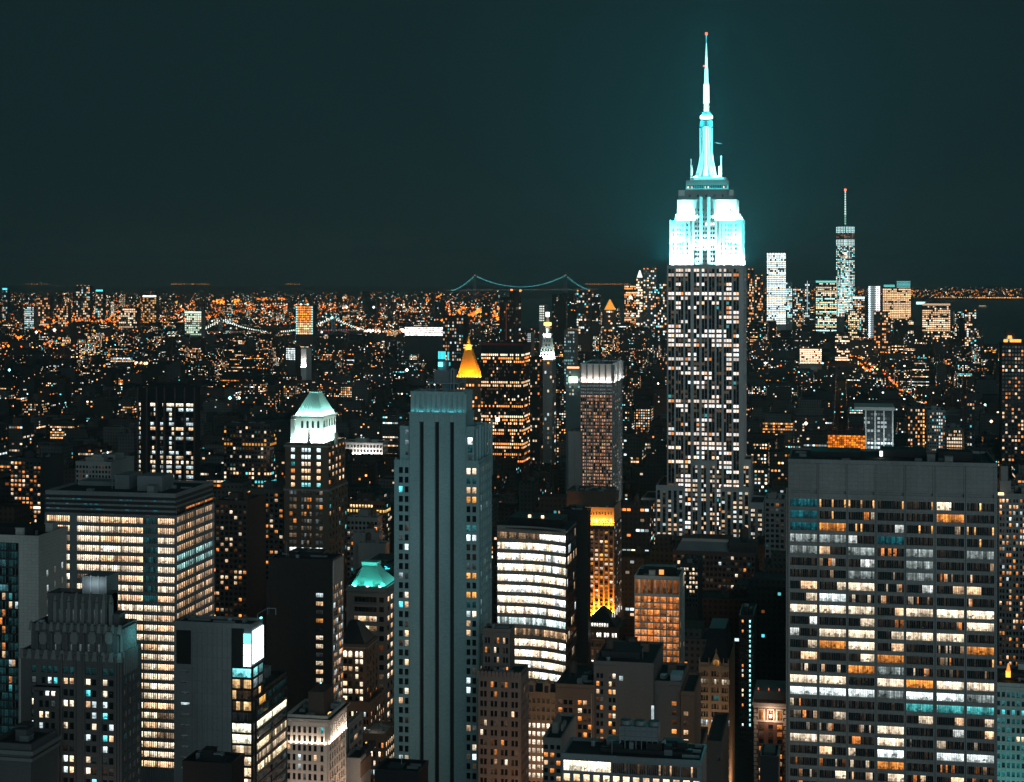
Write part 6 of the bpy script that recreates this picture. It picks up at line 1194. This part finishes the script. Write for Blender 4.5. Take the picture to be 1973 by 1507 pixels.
# ================================================================ ground, water
def sheet(name, mat, ang, rads, z_off=0):
    m = MB(); n = len(ang)
    for r in rads:
        for a in ang: x, y = r*math.sin(a), r*math.cos(a); m.v.append((x, y, gz(x, y)+z_off))
    for i in range(len(rads)-1):
        for k in range(n-1): m.f.append((i*n+k, i*n+k+1, (i+1)*n+k+1, (i+1)*n+k)); m.m.append(0); m.lit.append((0, 0, 0)); m.uv += [(0, 0)]*4
    o = m.build(name, mat); o['kind'] = 'structure'
    return o
sheet('ground', ground_mat('asphalt_ground', (.028, .028, .028), .9), [math.radians(-62+2*i) for i in range(63)], [60, 300, 800, 1500, 2500, 4000]+[5000+1000*i for i in range(41)])
wm = bpy.data.materials.new('dark_water'); wm.use_nodes = True; p_ = wm.node_tree.nodes['Principled BSDF']; p_.inputs['Base Color'].default_value = (.006, .010, .012, 1); p_.inputs['Roughness'].default_value = .22
t = wm.node_tree; nz = N(t, 'ShaderNodeTexNoise'); nz.inputs['Scale'].default_value = .02; bp = N(t, 'ShaderNodeBump'); bp.inputs['Strength'].default_value = .25; bp.inputs['Distance'].default_value = 6
g_ = N(t, 'ShaderNodeNewGeometry'); t.links.new(g_.outputs['Position'], nz.inputs['Vector']); t.links.new(nz.outputs[0], bp.inputs['Height']); t.links.new(bp.outputs[0], p_.inputs['Normal'])
def ang(px): r = ray(px); return math.atan2(r[0], r[1])
def span(a, b, n=14): return [ang(a)+(ang(b)-ang(a))*i/(n-1) for i in range(n)]
sheet('bay_water', wm, span(1752, 2300), [6100+700*i for i in range(15)], 1.5)
sheet('harbour_water', wm, span(985, 1752), [7600+700*i for i in range(13)], 1.5)
sheet('river_water', wm, span(-300, 985), [6350+220*i for i in range(5)], 1.5)
def on_water(px, d): return (px > 1752 and 6000 < d < 16000) or (985 < px <= 1752 and 7500 < d < 16000) or (px <= 985 and 6300 < d < 7250)
# ================================================================ the crowd of lower buildings
def mesh_quads(name, Q, lit, mats, parent=None, uv=None, kind=None, mi=None):
    """Q: (n,4,3) float array of quads in world space"""
    n = len(Q); me = bpy.data.meshes.new(name); Q = np.asarray(Q, dtype=np.float32).reshape(-1, 3)
    if parent is not None: Q = Q-np.array(parent.location, dtype=np.float32)
    me.vertices.add(4*n); me.vertices.foreach_set('co', Q.ravel()); me.loops.add(4*n); me.loops.foreach_set('vertex_index', np.arange(4*n, dtype=np.int32))
    me.polygons.add(n); me.polygons.foreach_set('loop_start', np.arange(0, 4*n, 4, dtype=np.int32)); me.polygons.foreach_set('loop_total', np.full(n, 4, dtype=np.int32))
    for m in mats: me.materials.append(m)
    if mi is not None: me.polygons.foreach_set('material_index', np.asarray(mi, dtype=np.int32))
    a = me.attributes.new('lit', 'FLOAT_COLOR', 'FACE'); a.data.foreach_set('color', np.concatenate([np.asarray(lit, dtype=np.float32), np.ones((n, 1), np.float32)], 1).ravel())
    me.update(calc_edges=True); me.validate()
    o = bpy.data.objects.new(name, me); COL.objects.link(o)
    if parent is not None: o.parent = parent
    if kind: o['kind'] = kind
    return o
def boxq(x0, x1, y0, y1, z0, z1, bottom=False):
    q = [[(x0, y0, z0), (x1, y0, z0), (x1, y0, z1), (x0, y0, z1)], [(x1, y0, z0), (x1, y1, z0), (x1, y1, z1), (x1, y0, z1)],
         [(x1, y1, z0), (x0, y1, z0), (x0, y1, z1), (x1, y1, z1)], [(x0, y1, z0), (x0, y0, z0), (x0, y0, z1), (x0, y1, z1)], [(x0, y0, z1), (x1, y0, z1), (x1, y1, z1), (x0, y1, z1)]]
    if bottom: q.append([(x0, y1, z0), (x1, y1, z0), (x1, y0, z0), (x0, y0, z0)])
    return q
HEROES.append((362, 700, 613, 643, 6200, 9e9, 9e9, 9e9, 9e9)); HEROES.append((862, 1145, 528, 563, 15000, 9e9, 9e9, 9e9, 9e9))
HB = np.array([hh[:9] for hh in HEROES])
def limit(x0, x1, y0, y1, h):
    """keep a filler building from standing through, or in front of, a named building"""
    z0 = gz((x0+x1)/2, y0)
    for (a, b, pt, vis, Y, hx0, hx1, hy0, hy1) in HB:
        if x0 < hx1+5 and x1 > hx0-5 and y0 < hy1+5 and y1 > hy0-8: return 0
    pa, pt_, d = proj(x0, y0, z0+h); pb = max(proj(x1, y0, z0+h)[0], proj(x1, y1, z0+h)[0]); pa = min(pa, proj(x0, y1, z0+h)[0])
    lim = 0
    for (a, b, pt, vis, Y, *_r) in HB:
        if Y > y0 and pa < b and pb > a: lim = max(lim, vis)
    if pt_ < lim:
        lim += random.uniform(0, 22) if y0 < 3000 else random.uniform(0, 6)
        h = H-(lim-YH)/F_PX*d-z0
    return h
F = []          # filler buildings: x0,x1,y0,y1,h,style,tint
rf = random.Random(2024)
def road(y): return 30+(132-30)*(4900-y)/1700.
def add_filler(x0, x1, y0, y1, h, tint=None):
    h = limit(x0, x1, y0, y1, h)
    if h < 7: return
    F.append([x0, x1, y0, y1, h, rf.random(), tint or rf.choice([(.045, .043, .042), (.06, .05, .045), (.07, .062, .058), (.035, .035, .037), (.11, .10, .095), (.06, .04, .033), (.085, .085, .085)])])
Yb = 905
while Yb < 6200:
    st_ = 66; xl, xr = X(-150, Yb), X(2120, Yb); xb = math.floor(xl/235)*235
    while xb < xr:
        av = 22; x = xb+av/2
        while x < xb+235-av/2-8:
            wd_ = rf.uniform(14, 42) if Yb < 2600 else rf.uniform(18, 60); x1 = min(x+wd_, xb+235-av/2)
            for row in (0, 1):
                y0 = Yb+row*31+rf.uniform(0, 2); y1 = y0+rf.uniform(22, 29)
                px, _, d = proj((x+x1)/2, y0, 0)
                if not -170 < px < 2140: continue
                if abs((x+x1)/2-road(y0)) < 16+(x1-x)/2 and 2500 < y0 < 5400: continue
                if Yb < 1150: h = rf.choice([rf.uniform(35, 75), rf.uniform(50, 95), rf.uniform(70, 118)])
                elif Yb < 1750: h = rf.choice([rf.uniform(28, 60), rf.uniform(45, 80), rf.uniform(50, 95)])
                elif Yb < 2600: h = rf.choice([rf.uniform(20, 45), rf.uniform(25, 60), rf.uniform(40, 80)])
                else: h = rf.choice([rf.uniform(14, 26), rf.uniform(16, 32), rf.uniform(18, 40), rf.uniform(30, 60) if rf.random() < .5 else 20])
                if px < 700 and Yb > 2400 and rf.random() < .06: h = rf.uniform(45, 75)
                if Yb > 4300 and px > 1150: h *= rf.choice([1.2, 1.6, 2.2, 3.0]) if rf.random() < .6 else 1
                if px > 1760 and Yb > 5200: h = min(h, 26)
                if px > 1890 and Yb > 4600: continue
                if rf.random() < (.05 if Yb < 3000 else .12): continue
                add_filler(x, x1, y0, y1, h)
            x = x1+rf.uniform(0, 1.5)
        xb += 235
    Yb += st_
# far boroughs: towers and low blocks on the other shore
for i in range(520):
    px = rf.uniform(-60, 980); d = rf.uniform(7300, 10500); x, y = at(px, d)
    big = rf.random() < (.32 if px < 340 else .07); h = rf.uniform(50, 150) if big else rf.uniform(12, 40); w_ = rf.uniform(18, 45)
    h = min(h, H-gz(x, y)-(562-YH)/F_PX*d)
    add_filler(x, x+w_, y, y+25, h)
for i in range(150):         # downtown cluster filling between the far towers
    px = rf.choice([rf.uniform(1190, 1290), rf.uniform(1430, 1480), rf.uniform(1525, 1700), rf.uniform(1640, 1850), rf.uniform(1060, 1200)]); Yy = rf.uniform(4700, 6000)
    x = X(px, Yy); d = D(px, Yy); top = rf.uniform(565, 640) if px < 1700 else rf.uniform(600, 650)
    add_filler(x, x+rf.uniform(22, 45), Yy, Yy+30, H-gz(x, Yy)-(top-YH)/F_PX*d)
F.sort(key=lambda q: -q[2])
# rough depth picture: which of them show, and how large
ID = np.full((754, 987), -1, np.int32)
order = [(q[2], 'f', i) for i, q in enumerate(F)]+[(hh[4], 'h', i) for i, hh in enumerate(HEROES)]
for Yv, ty, i in sorted(order, key=lambda q: -q[0]):
    if ty == 'f':
        x0, x1, y0, y1, h = F[i][:5]; z = gz(x0, y0); pa, pt, _ = proj(x0, y0, z+h); pb = max(proj(x1, y0, z+h)[0], proj(x1, y1, z)[0]); pa = min(pa, proj(x0, y1, z)[0])
    else: pa, pb, pt = HEROES[i][:3]
    ID[max(0, int(pt/2)):, max(0, int(pa/2)):max(0, int(math.ceil(pb/2)))] = i if ty == 'f' else -2
cnt = np.bincount(ID[ID >= 0].ravel(), minlength=len(F))
PALW = np.array([PEACH, ORANGE, CREAM, COOL, CYAN, AMBER])
_ph = [(rf.uniform(0, 6.3), rf.uniform(0, 6.3), rf.uniform(.6, 1.4)) for _ in range(6)]
def FIELD(x, y):
    v = sum(math.sin(x/170.*a+p)*math.sin(y/210.*a+q) for p, q, a in _ph)
    return max(.3, min(2.6, 1.0+.75*v))
def lit_windows(b, rng):
    x0, x1, y0, y1, h, sty, tint = b; z0 = gz((x0+x1)/2, y0); d = math.hypot(x0, y0); px = proj((x0+x1)/2, y0, z0)[0]
    cw, rh = (3.1, 3.5) if d < 4500 else (4.2, 4.2)
    out, col = [], []
    boost = 1+min(d, 9000)/3200
    office_ = sty > .62; dens = (.012+.25*rng.random()**2.6)*(2.1 if d > 1400 else 1.7)*FIELD((x0+x1)/2, y0)
    if sty > .93: dens = .5
    warm = rng.random() < (.72 if px < 760 else .38)
    pr = np.array([.30, .30, .20, .08, .03, .09]) if warm else np.array([.28, .08, .30, .22, .10, .02])
    for face in ('F', 'S'):
        L = (x1-x0) if face == 'F' else (y1-y0)
        nc, nr = int(L/cw), int(h/rh)
        if nc < 1 or nr < 1: continue
        pm = np.full((nr, nc), dens)
        if office_: pm *= rng.choice([.15, .3, 2.6], size=(nr, 1), p=[.5, .28, .22])
        ii, jj = np.nonzero(rng.random((nr, nc)) < pm)
        if len(ii) == 0: continue
        off = (L-nc*cw)/2; u = off+(jj+.22)*cw; ww = cw*(.56 if not office_ else .8); z = z0+h-(ii+.78)*rh; hh = rh*.5
        z = np.maximum(z, z0+1); n = len(ii)
        if face == 'F': q = np.stack([np.stack([x0+u, np.full(n, y0-.12), z], 1), np.stack([x0+u+ww, np.full(n, y0-.12), z], 1), np.stack([x0+u+ww, np.full(n, y0-.12), z+hh], 1), np.stack([x0+u, np.full(n, y0-.12), z+hh], 1)], 1)
        else:
            xx = np.full(n, x1+.12 if x1 < 0 or px < 1620 else x0-.12)
            q = np.stack([np.stack([xx, y0+u, z], 1), np.stack([xx, y0+u+ww, z], 1), np.stack([xx, y0+u+ww, z+hh], 1), np.stack([xx, y0+u, z+hh], 1)], 1)
        cc = PALW[rng.choice(6, size=n, p=pr)]
        if office_: rc = PALW[rng.choice(6, size=nr, p=pr)]; cc = np.where(rng.random((n, 1)) < .8, rc[ii], cc)
        s = (rng.uniform(.12, 1.0, (n, 1))**1.4*1.3)*boost*(1+1.6*(rng.random((n, 1)) < .12))
        out.append(q); col.append(cc*s)
    if not out: return np.zeros((0, 4, 3)), np.zeros((0, 3))
    return np.concatenate(out), np.concatenate(col)
def body(b, rng):
    x0, x1, y0, y1, h, sty, tint = b; z0 = gz((x0+x1)/2, y0); q = []; c_ = []
    tint = tuple(k*(1.0 if y0 < 2600 else .7) for k in tint); dark = tuple(k*.5 for k in tint); d = math.hypot(x0, y0)
    def ad_(bx, t): q.extend(boxq(*bx)); c_.extend([t]*4+[dark])
    ad_((x0, x1, y0, y1, z0-1, z0+h), tint)
    if d < 3800:
        t = .6; zt = z0+h                      # parapet, bulkheads, tanks
        for bx in ((x0-.2, x1+.2, y0-.2, y0+t), (x0-.2, x1+.2, y1-t, y1+.2), (x0-.2, x0+t, y0+t, y1-t), (x1-t, x1+.2, y0+t, y1-t)): ad_((*bx, zt-.6, zt+1.1), tint)
        for k in range(rng.integers(1, 4)):
            u = x0+1+(x1-x0-6)*rng.random(); v = y0+2+(y1-y0-9)*rng.random(); ad_((u, u+rng.uniform(3, 6), v, v+rng.uniform(3, 6), zt-.2, zt+rng.uniform(2, 5)), tint)
        if h > 40 and rng.random() < .3 and x1-x0 > 16: ad_((x0+3, x1-3, y0+4, y1-2, zt-.2, zt+rng.uniform(4, 11)), tint)
    return q, c_
vis_ids = np.argsort(-cnt)[:205]; VIS = set(int(i) for i in vis_ids if cnt[i] > 4)
def tank(parent, x, y, z):
    m = MB()
    for sx in (-1.2, 1.2):
        for sy in (-1.2, 1.2): m.box(x+sx-.12, x+sx+.12, y+sy-.12, y+sy+.12, z, z+2.6)
    m.cyl(x, y, 1.9, 1.8, z+2.6, z+6, 12); m.cyl(x, y, 2.0, .15, z+6, z+7.4, 12); m.build('water_tank', W['darkbrown'], parent)
SHORT = {hh: None for hh in range(len(HEROES))}
roots = [o for o in S.objects if o.type == 'EMPTY' and o.get('category') == 'building']
LABELS = {}
def rel_label(b, nlit, mc):
    x0, x1, y0, y1, h, sty, tint = b; px, py, d = proj((x0+x1)/2, y0, gz(x0, y0)+h)
    best = None
    for i, hh in enumerate(HEROES[:-2]):
        dx = max(hh[0]-px, px-hh[1], 0); dy = max(hh[2]-py, py-hh[3], 0); s = math.hypot(dx, dy)
        if best is None or s < best[0]: best = (s, i, hh)
    s, i, hh = best; rel = 'behind' if hh[4] < y0-40 and hh[0] < px < hh[1] else 'before' if hh[0] < px < hh[1] else 'beside' if s < 40 else 'near'
    L = sum(tint)/3; tn = 'black' if L < .04 else 'dark brown' if tint[0] > tint[2]*1.3 else 'dark grey' if L < .075 else 'dull grey'
    sh = 'narrow' if (x1-x0) < 20 else 'broad' if (x1-x0) > 36 else ''
    n_ = 'un' if nlit < 0 else 'no' if nlit == 0 else 'few' if nlit < 9 else 'scattered' if nlit < 30 else 'many'
    cn = 'lit' if nlit == 0 else 'orange' if mc[0] > mc[2]*2.4 else 'warm' if mc[0] > mc[2]*1.35 else 'white'
    ht = 'low' if h < 30 else 'medium' if h < 60 else 'tall'
    return ' '.join(f"{ht} {sh} {tn} block with {n_} {cn} windows, {rel} the {roots[i].name.split('.')[0].replace('_', ' ')}".split())
stuffQ, stuffC, stuffM = [], [], []
LQ, LC = [], []
for i, b in enumerate(F):
    rng = np.random.default_rng(i+100)
    q, c_ = body(b, rng); wq, wc = lit_windows(b, rng)
    if i in VIS:
        x0, x1, y0, y1, h = b[:5]
        kind = 'office_building' if b[5] > .62 else 'apartment_building'
        r = bpy.data.objects.new(kind, None); COL.objects.link(r); r.location = ((x0+x1)/2, (y0+y1)/2, gz(x0, y0)); r.empty_display_size = 3
        lb = rel_label(b, len(wq), wc.mean(0) if len(wq) else (0, 0, 0))
        tag(r, lb, 'building', 'anonymous blocks of the crowded night city')
        mesh_quads('wall', q, c_, [CITY], r)
        if len(wq): mesh_quads('window', wq, wc, [WFAR], r, kind='stuff')
        if y0 < 2000 and h > 25 and rng.random() < .55: tank(r, x0+4+(x1-x0-8)*rng.random(), y0+5+8*rng.random(), gz(x0, y0)+h)
    else:
        stuffQ += q; stuffC += c_; LQ.append(wq); LC.append(wc)
nq = len(stuffQ); lq = np.concatenate(LQ); lc = np.concatenate(LC)
city = mesh_quads('city_sprawl', np.concatenate([np.array(stuffQ), lq]), np.concatenate([np.array(stuffC), lc]), [CITY, WFAR], kind='stuff', mi=[0]*nq+[1]*len(lq))
# ================================================================ street and shore lights
P, Cc, Sz = [], [], []
def lamp(x, y, z, s, col): P.append((x, y, z)); Sz.append(s); Cc.append(col)
def sz(d): return min(.5+d/2900., 4.8)
OR, WH, CYN = (1, .18, .012), (1, .82, .62), (.35, .95, .95)
for i in range(1900):        # street lamps and rooftop lamps in the middle distance
    px = rf.uniform(-20, 1990); d = rf.triangular(1000, 6200, 5200); x, y = at(px, d); left = px < 760
    c_ = rf.choice([OR]*(6 if left else 3)+[WH]*4+[CYN]*(1 if left else 2)); s = rf.uniform(.8, 4.2)*(2.6 if rf.random() < .25 else 1)
    if px > 1885 and d > 5000: continue
    z = gz(x, y)+rf.uniform(9, 34 if d > 2500 else 60)
    lamp(x, y, z, sz(d)*rf.uniform(.6, 1.25), tuple(k*s for k in c_))
for i in range(1100):
    px = rf.uniform(-20, 1890); d = rf.uniform(1200, 3600); x, y = at(px, d); s = rf.uniform(.5, 3.5); lamp(x, y, gz(x, y)+rf.uniform(6, 40), rf.uniform(.45, 1.1), tuple(k*s for k in rf.choice([OR, WH, WH, (1, .55, .25), CYN])))
for k in range(110):         # rows of orange lamps along the streets of the far boroughs
    px = rf.uniform(-40, 1000); d0 = rf.uniform(4600, 12500); x, y = at(px, d0); an = rf.choice([rf.uniform(-.25, .25), rf.uniform(1.3, 1.8)]); n = rf.randint(8, 34); c_ = rf.choice([OR, OR, OR, OR, (1, .28, .03), WH])
    for j in range(n):
        xx, yy = x+math.sin(an+1.57)*j*42+rf.uniform(-5, 5), y+math.cos(an+1.57)*j*42; ppx, _, dd = proj(xx, yy, 0)
        if on_water(ppx, dd): continue
        s = rf.uniform(.8, 5.5); lamp(xx, yy, gz(xx, yy)+rf.uniform(10, 26), sz(dd)*rf.uniform(.6, 1.1), tuple(q*s for q in c_))
for k in range(1700):        # scattered far lights
    px = rf.uniform(-30, 1000) if rf.random() < .8 else rf.uniform(1000, 1980); d = rf.triangular(6800, 21000, 9000); x, y = at(px, d)
    if on_water(px, d): continue
    c_ = rf.choice([OR, OR, OR, (1, .28, .03), WH, WH, CYN]); s = rf.uniform(.5, 3.6)*(2 if rf.random() < .1 else 1); lamp(x, y, gz(x, y)+rf.uniform(8, 40), sz(d)*rf.uniform(.6, 1.3), tuple(q*s for q in c_))
for k in range(560):         # the shore beyond the bay
    px = rf.uniform(1420, 1990); d = rf.triangular(16200, 24500, 16500); x, y = at(px, d); c_ = rf.choice([OR, (1, .36, .05), (1, .36, .05), (1, .28, .03), WH]); s = rf.uniform(1.0, 5.0)
    lamp(x, y, gz(x, y)+rf.uniform(8, 70), 5.0*rf.uniform(.6, 1.3), tuple(q*s for q in c_))
HZ_ = (1, .36, .05)
for a, b, d, n, c_ in ((330, 405, 24000, 26, HZ_), (550, 580, 24000, 9, HZ_), (45, 95, 23000, 9, HZ_), (1130, 1215, 23500, 30, HZ_), (1880, 1973, 16100, 40, HZ_), (1420, 1600, 15900, 30, HZ_), (1800, 1900, 16300, 28, HZ_)):
    for j in range(n): px = a+(b-a)*(j+rf.uniform(-.3, .3))/n; x, y = at(px, d); s = rf.uniform(1.5, 5.0); lamp(x, y, (0 if d > 20000 else gz(x, y)+12)+(zat(547.5, d) if d > 20000 else 0), 5.5, tuple(q*s for q in c_))
for a, b, pa, pb, n, c_, s0 in ((410, 464, 577, 584, 46, (1, .26, .02), 3.0), (1068, 1106, 576, 581, 26, (1, .26, .02), 2.2), (820, 850, 565, 580, 24, OR, 2.0), (916, 936, 594, 604, 24, (1, .26, .02), 2.6), (700, 780, 634, 640, 50, (1, .75, .6), 2.2), (230, 290, 698, 702, 26, (1, .55, .3), 2.6), (840, 960, 590, 618, 60, OR, 2.4), (495, 560, 575, 578, 34, OR, 1.8), (0, 230, 640, 690, 70, OR, 2.6), (60, 280, 600, 640, 60, OR, 2.2)):
    for j in range(n):
        px, py = rf.uniform(a, b), rf.uniform(pa, pb); d = F_PX*(H-42)/(py-YH); d = d/(1-min(.35, d*d/(2*RE)/(H))) if d < 14000 else d; x, y = at(px, d); s = rf.uniform(.8, 2.6)*s0
        lamp(x, y, zat(py, d), sz(d)*rf.uniform(.9, 2.1), tuple(q*s for q in c_))
for px, py, d, s_, c_ in ((443, 767, 1450, 1.6, CYN), (461, 767, 1450, 1.2, (.8, 1, 1)), (18, 713, 2600, 2.4, CYN), (668, 592, 6000, 5, WH), (784, 713, 2100, 2.2, (.9, 1, .95)), (1553, 816, 1600, 1.8, WH), (1700, 912, 1200, .8, (.9, 1, 1)), (70, 640, 4200, 4, WH), (105, 636, 4300, 5, (1, .8, .75)), (206, 655, 3900, 3.2, OR), (201, 705, 2700, 2, OR), (497, 686, 3000, 2, OR), (720, 592, 6200, 5, (.9, 1, .95)), (1475, 700, 3000, 2.4, WH), (1585, 700, 2900, 2, CYN), (1910, 812, 1650, 1.6, (1, .75, .5)), (1898, 780, 1700, 1.3, CYN), (1055, 690, 2000, 1.6, WH), (1215, 573, 5400, 6, (1, .9, .8)), (1218, 608, 4600, 3, CYN), (340, 583, 7000, 5, OR), (620, 640, 4400, 3, (1, .8, .7)), (690, 634, 4600, 4, (1, .75, .65)), (640, 612, 5200, 3.5, CYN)):
    x, y = at(px, d); lamp(x, y, zat(py, d), s_, tuple(4.5*q for q in c_))
# the avenue running away to the harbour: lamps and head-lights
for j in range(150):
    y = rf.uniform(2650, 5000); side = rf.choice([-13, 13, -10]); lamp(road(y)+side, y, gz(0, y)+rf.uniform(8, 22), sz(y)*rf.uniform(.9, 1.6), tuple(q*rf.uniform(1.2, 4) for q in rf.choice([OR, OR, OR, WH])))
for j in range(60): y = rf.uniform(2700, 3300); lamp(road(y)+rf.uniform(-8, 8), y, gz(0, y)+2.5, 1.5, (3.2, 2.6, 2.0))
def street_glow(x, y, L, W_, rot, power, col):
    l = bpy.data.lights.new('street_lamp_row', 'AREA'); l.shape = 'RECTANGLE'; l.size = L; l.size_y = W_; l.energy = power; l.color = col
    o = bpy.data.objects.new('street_lamp_row', l); COL.objects.link(o); o.location = (x, y, gz(x, y)+5); o.rotation_euler = (math.pi, 0, rot)
for k in range(110):
    left = rf.random() < .68; px = rf.uniform(-20, 760) if left else rf.uniform(780, 1880); Yk = 905+66*rf.randint(24 if left else 8, 76)-4; x = X(px, Yk)
    street_glow(x, Yk, rf.uniform(90, 260), 7, 0, rf.uniform(8000, 26000), rf.choice([OR, OR, (1, .45, .16)]))
for k in range(26):
    px = rf.uniform(-20, 1850); Yk = rf.uniform(2400, 5600); xa = math.floor(X(px, Yk)/235)*235
    street_glow(xa, Yk, rf.uniform(200, 500), 9, math.pi/2, rf.uniform(20000, 50000), rf.choice([OR, OR, (1, .5, .2)]))
for yk in range(2700, 5000, 260): street_glow(road(yk), yk, 260, 12, math.pi/2, 14000, (1, .42, .12))
for px, Yk in ((1215, 1010), (1330, 1040), (1440, 1080), (760, 1000), (655, 1040), (420, 1010), (1000, 1010), (560, 1240), (1230, 1400), (1480, 1240)): street_glow(X(px, Yk), Yk, 60, 8, math.pi/2 if px % 20 else 0, 16000, (1, .5, .22))
P = np.array(P); Sz = np.array(Sz); Cc = np.array(Cc)
o8 = np.array([(1, 0, 0), (0, 1, 0), (-1, 0, 0), (0, -1, 0), (0, 0, 1), (0, 0, -1)], float)
LQ = []
tri = [(0, 1, 4, 4), (1, 2, 4, 4), (2, 3, 4, 4), (3, 0, 4, 4), (1, 0, 5, 5), (2, 1, 5, 5), (3, 2, 5, 5), (0, 3, 5, 5)]
def octa(name, P, Sz, Cc, parent=None, kind=None):
    n = len(P); V = (P[:, None, :]+o8[None]*Sz[:, None, None]).reshape(-1, 3); me = bpy.data.meshes.new(name)
    if parent is not None: V = V-np.array(parent.location)
    T = np.array([t[:3] for t in tri]); fa = (np.arange(n)[:, None, None]*6+T[None]).reshape(-1, 3)
    me.from_pydata(V.tolist(), [], fa.tolist()); me.materials.append(LAMP)
    a = me.attributes.new('lit', 'FLOAT_COLOR', 'FACE'); cc = np.repeat(np.concatenate([Cc, np.ones((n, 1))], 1), 8, 0); a.data.foreach_set('color', cc.ravel())
    o = bpy.data.objects.new(name, me); COL.objects.link(o)
    if parent is not None: o.parent = parent
    if kind: o['kind'] = kind
    return o
octa('city_light', P, Sz, Cc, kind='stuff')
# ================================================================ bridges
def bridge(name, label, px_t, d_t, zt, zd, ends, sag_z, col, lampcol, wd_, tw, ns, lsz, deckcol):
    r = bpy.data.objects.new(name, None); COL.objects.link(r); xa, ya = at(px_t[0], d_t[0]); r.location = (xa, ya, gz(xa, ya)); tag(r, label, 'bridge')
    (x0, y0), (x1, y1) = at(px_t[0], d_t[0]), at(px_t[1], d_t[1]); ux, uy = x1-x0, y1-y0; L = math.hypot(ux, uy); ux /= L; uy /= L; nx, ny = -uy, ux
    P_, C_ = [], []
    for s in (0, L):
        m = MB(); bx, by = x0+ux*s, y0+uy*s
        for sg in (-1, 1): m.cyl(bx+nx*sg*wd_, by+ny*sg*wd_, tw, tw*.8, gz(bx, by), zt, 4)
        for f_ in (.97, .55): zc = gz(bx, by)+(zt-gz(bx, by))*f_; m.tube((bx-nx*wd_, by-ny*wd_, zc), (bx+nx*wd_, by+ny*wd_, zc), tw*.8)
        m.build('tower', W['steel'], r)
    def cz(s):
        if 0 <= s <= L: t = (2*s/L-1); return sag_z+(zt-sag_z)*t*t
        e = ends[0] if s < 0 else ends[1]; t = min(1, (-s if s < 0 else s-L)/e); return zt+(zd+2-zt)*(1-(1-t)**1.5)
    S_ = np.linspace(-ends[0], L+ends[1], ns)
    for sg in (-1, 1):
        m = MB()
        for a, b in zip(S_, S_[1:]): m.tube((x0+ux*a+nx*sg*wd_, y0+uy*a+ny*sg*wd_, cz(a)), (x0+ux*b+nx*sg*wd_, y0+uy*b+ny*sg*wd_, cz(b)), tw*.14, 4)
        m.build('cable', W['steel'], r)
        for a in S_: P_.append((x0+ux*a+nx*sg*wd_, y0+uy*a+ny*sg*wd_, cz(a))); C_.append(lampcol)
    m = MB(); a, b = -ends[0]*1.25, L+ends[1]*1.35
    i = len(m.v)
    for s in (a, b):
        for sg in (-1, 1):
            for z in (zd-tw*.5, zd): m.v.append((x0+ux*s+nx*sg*wd_, y0+uy*s+ny*sg*wd_, z))
    for q in ((0, 1, 5, 4), (2, 6, 7, 3), (1, 3, 7, 5), (0, 4, 6, 2), (0, 2, 3, 1), (4, 5, 7, 6)): m.f.append(q); m.m.append(0); m.lit.append((0, 0, 0)); m.uv += [(0, 0)]*4
    m.build('deck', W['steel'], r)
    for s in np.linspace(a, b, int(ns*.9)): P_.append((x0+ux*s-nx*wd_, y0+uy*s-ny*wd_, zd+lsz*1.2)); C_.append(tuple(q*rf.uniform(.3, 1.2) for q in rf.choice(deckcol)))
    octa('bridge_lamp', np.array(P_), np.full(len(P_), lsz), np.array(C_), r, 'stuff')
    return [x0, y0, zt, x1, y1]
dv = 19500
b_ = bridge('suspension_bridge', 'long suspension bridge on the horizon with turquoise lamps along its cables', (915, 1090), (dv, dv+600), zat(531, dv), zat(559.5, dv), (300, 330), zat(553.5, dv), None, (.4, 2.2, 2.3), 16, 15, 110, 4.2, [OR, WH, WH])
octa('beacon', np.array([(b_[0], b_[1], b_[2]+3), (b_[3], b_[4], b_[2]+4)]), np.array([9., 9.]), np.array([(2.2, .7, .2)]*2), bpy.data.objects['suspension_bridge'])
d2 = 6650
bridge('river_bridge', 'nearer suspension bridge strung with white cable lamps over the river', (425, 642), (d2, d2+250), zat(615, d2), zat(641.5, d2), (120, 150), zat(639.5, d2+100), None, (2.4, 2.9, 2.6), 12, 5, 84, 2.4, [(2, .5, .3), WH, OR, WH, (2, .35, .25)])
# a small ferry out on the dark bay
fx, fy = at(1893, 12000); r = bpy.data.objects.new('ferry', None); COL.objects.link(r); r.location = (fx, fy, gz(fx, fy)+1.5); tag(r, 'tiny lit ferry crossing the dark bay', 'ferry')
m = MB(); m.fr((fx-28, fx+28, fy-8, fy+8, r.location.z-1), (fx-36, fx+36, fy-9, fy+9, r.location.z+7)); m.build('hull', W['steel'], r)
m = MB(); m.box(fx-26, fx+26, fy-7, fy+7, r.location.z+7, r.location.z+14); m.build('cabin', W['white'], r)
m = MB(); m.box(fx-25, fx+25, fy-7.4, fy-7.1, r.location.z+9, r.location.z+12, lit=(1.4, 1.0, .6)); m.build('cabin_light', LAMP, r)
# ================================================================ night air
m = MB(); m.box(-16000, 16000, -60, 40000, -130, 475)
hz = m.build('haze', []); hz.data.materials.clear(); hm = bpy.data.materials.new('night_haze'); hm.use_nodes = True; t = hm.node_tree; t.nodes.clear()
pv = t.nodes.new('ShaderNodeVolumePrincipled'); pv.inputs['Color'].default_value = (.50, .92, 1, 1); pv.inputs['Density'].default_value = 5.5e-5; pv.inputs['Anisotropy'].default_value = .55
ou = t.nodes.new('ShaderNodeOutputMaterial'); t.links.new(pv.outputs[0], ou.inputs['Volume']); hz.data.materials.append(hm); hz['kind'] = 'stuff'
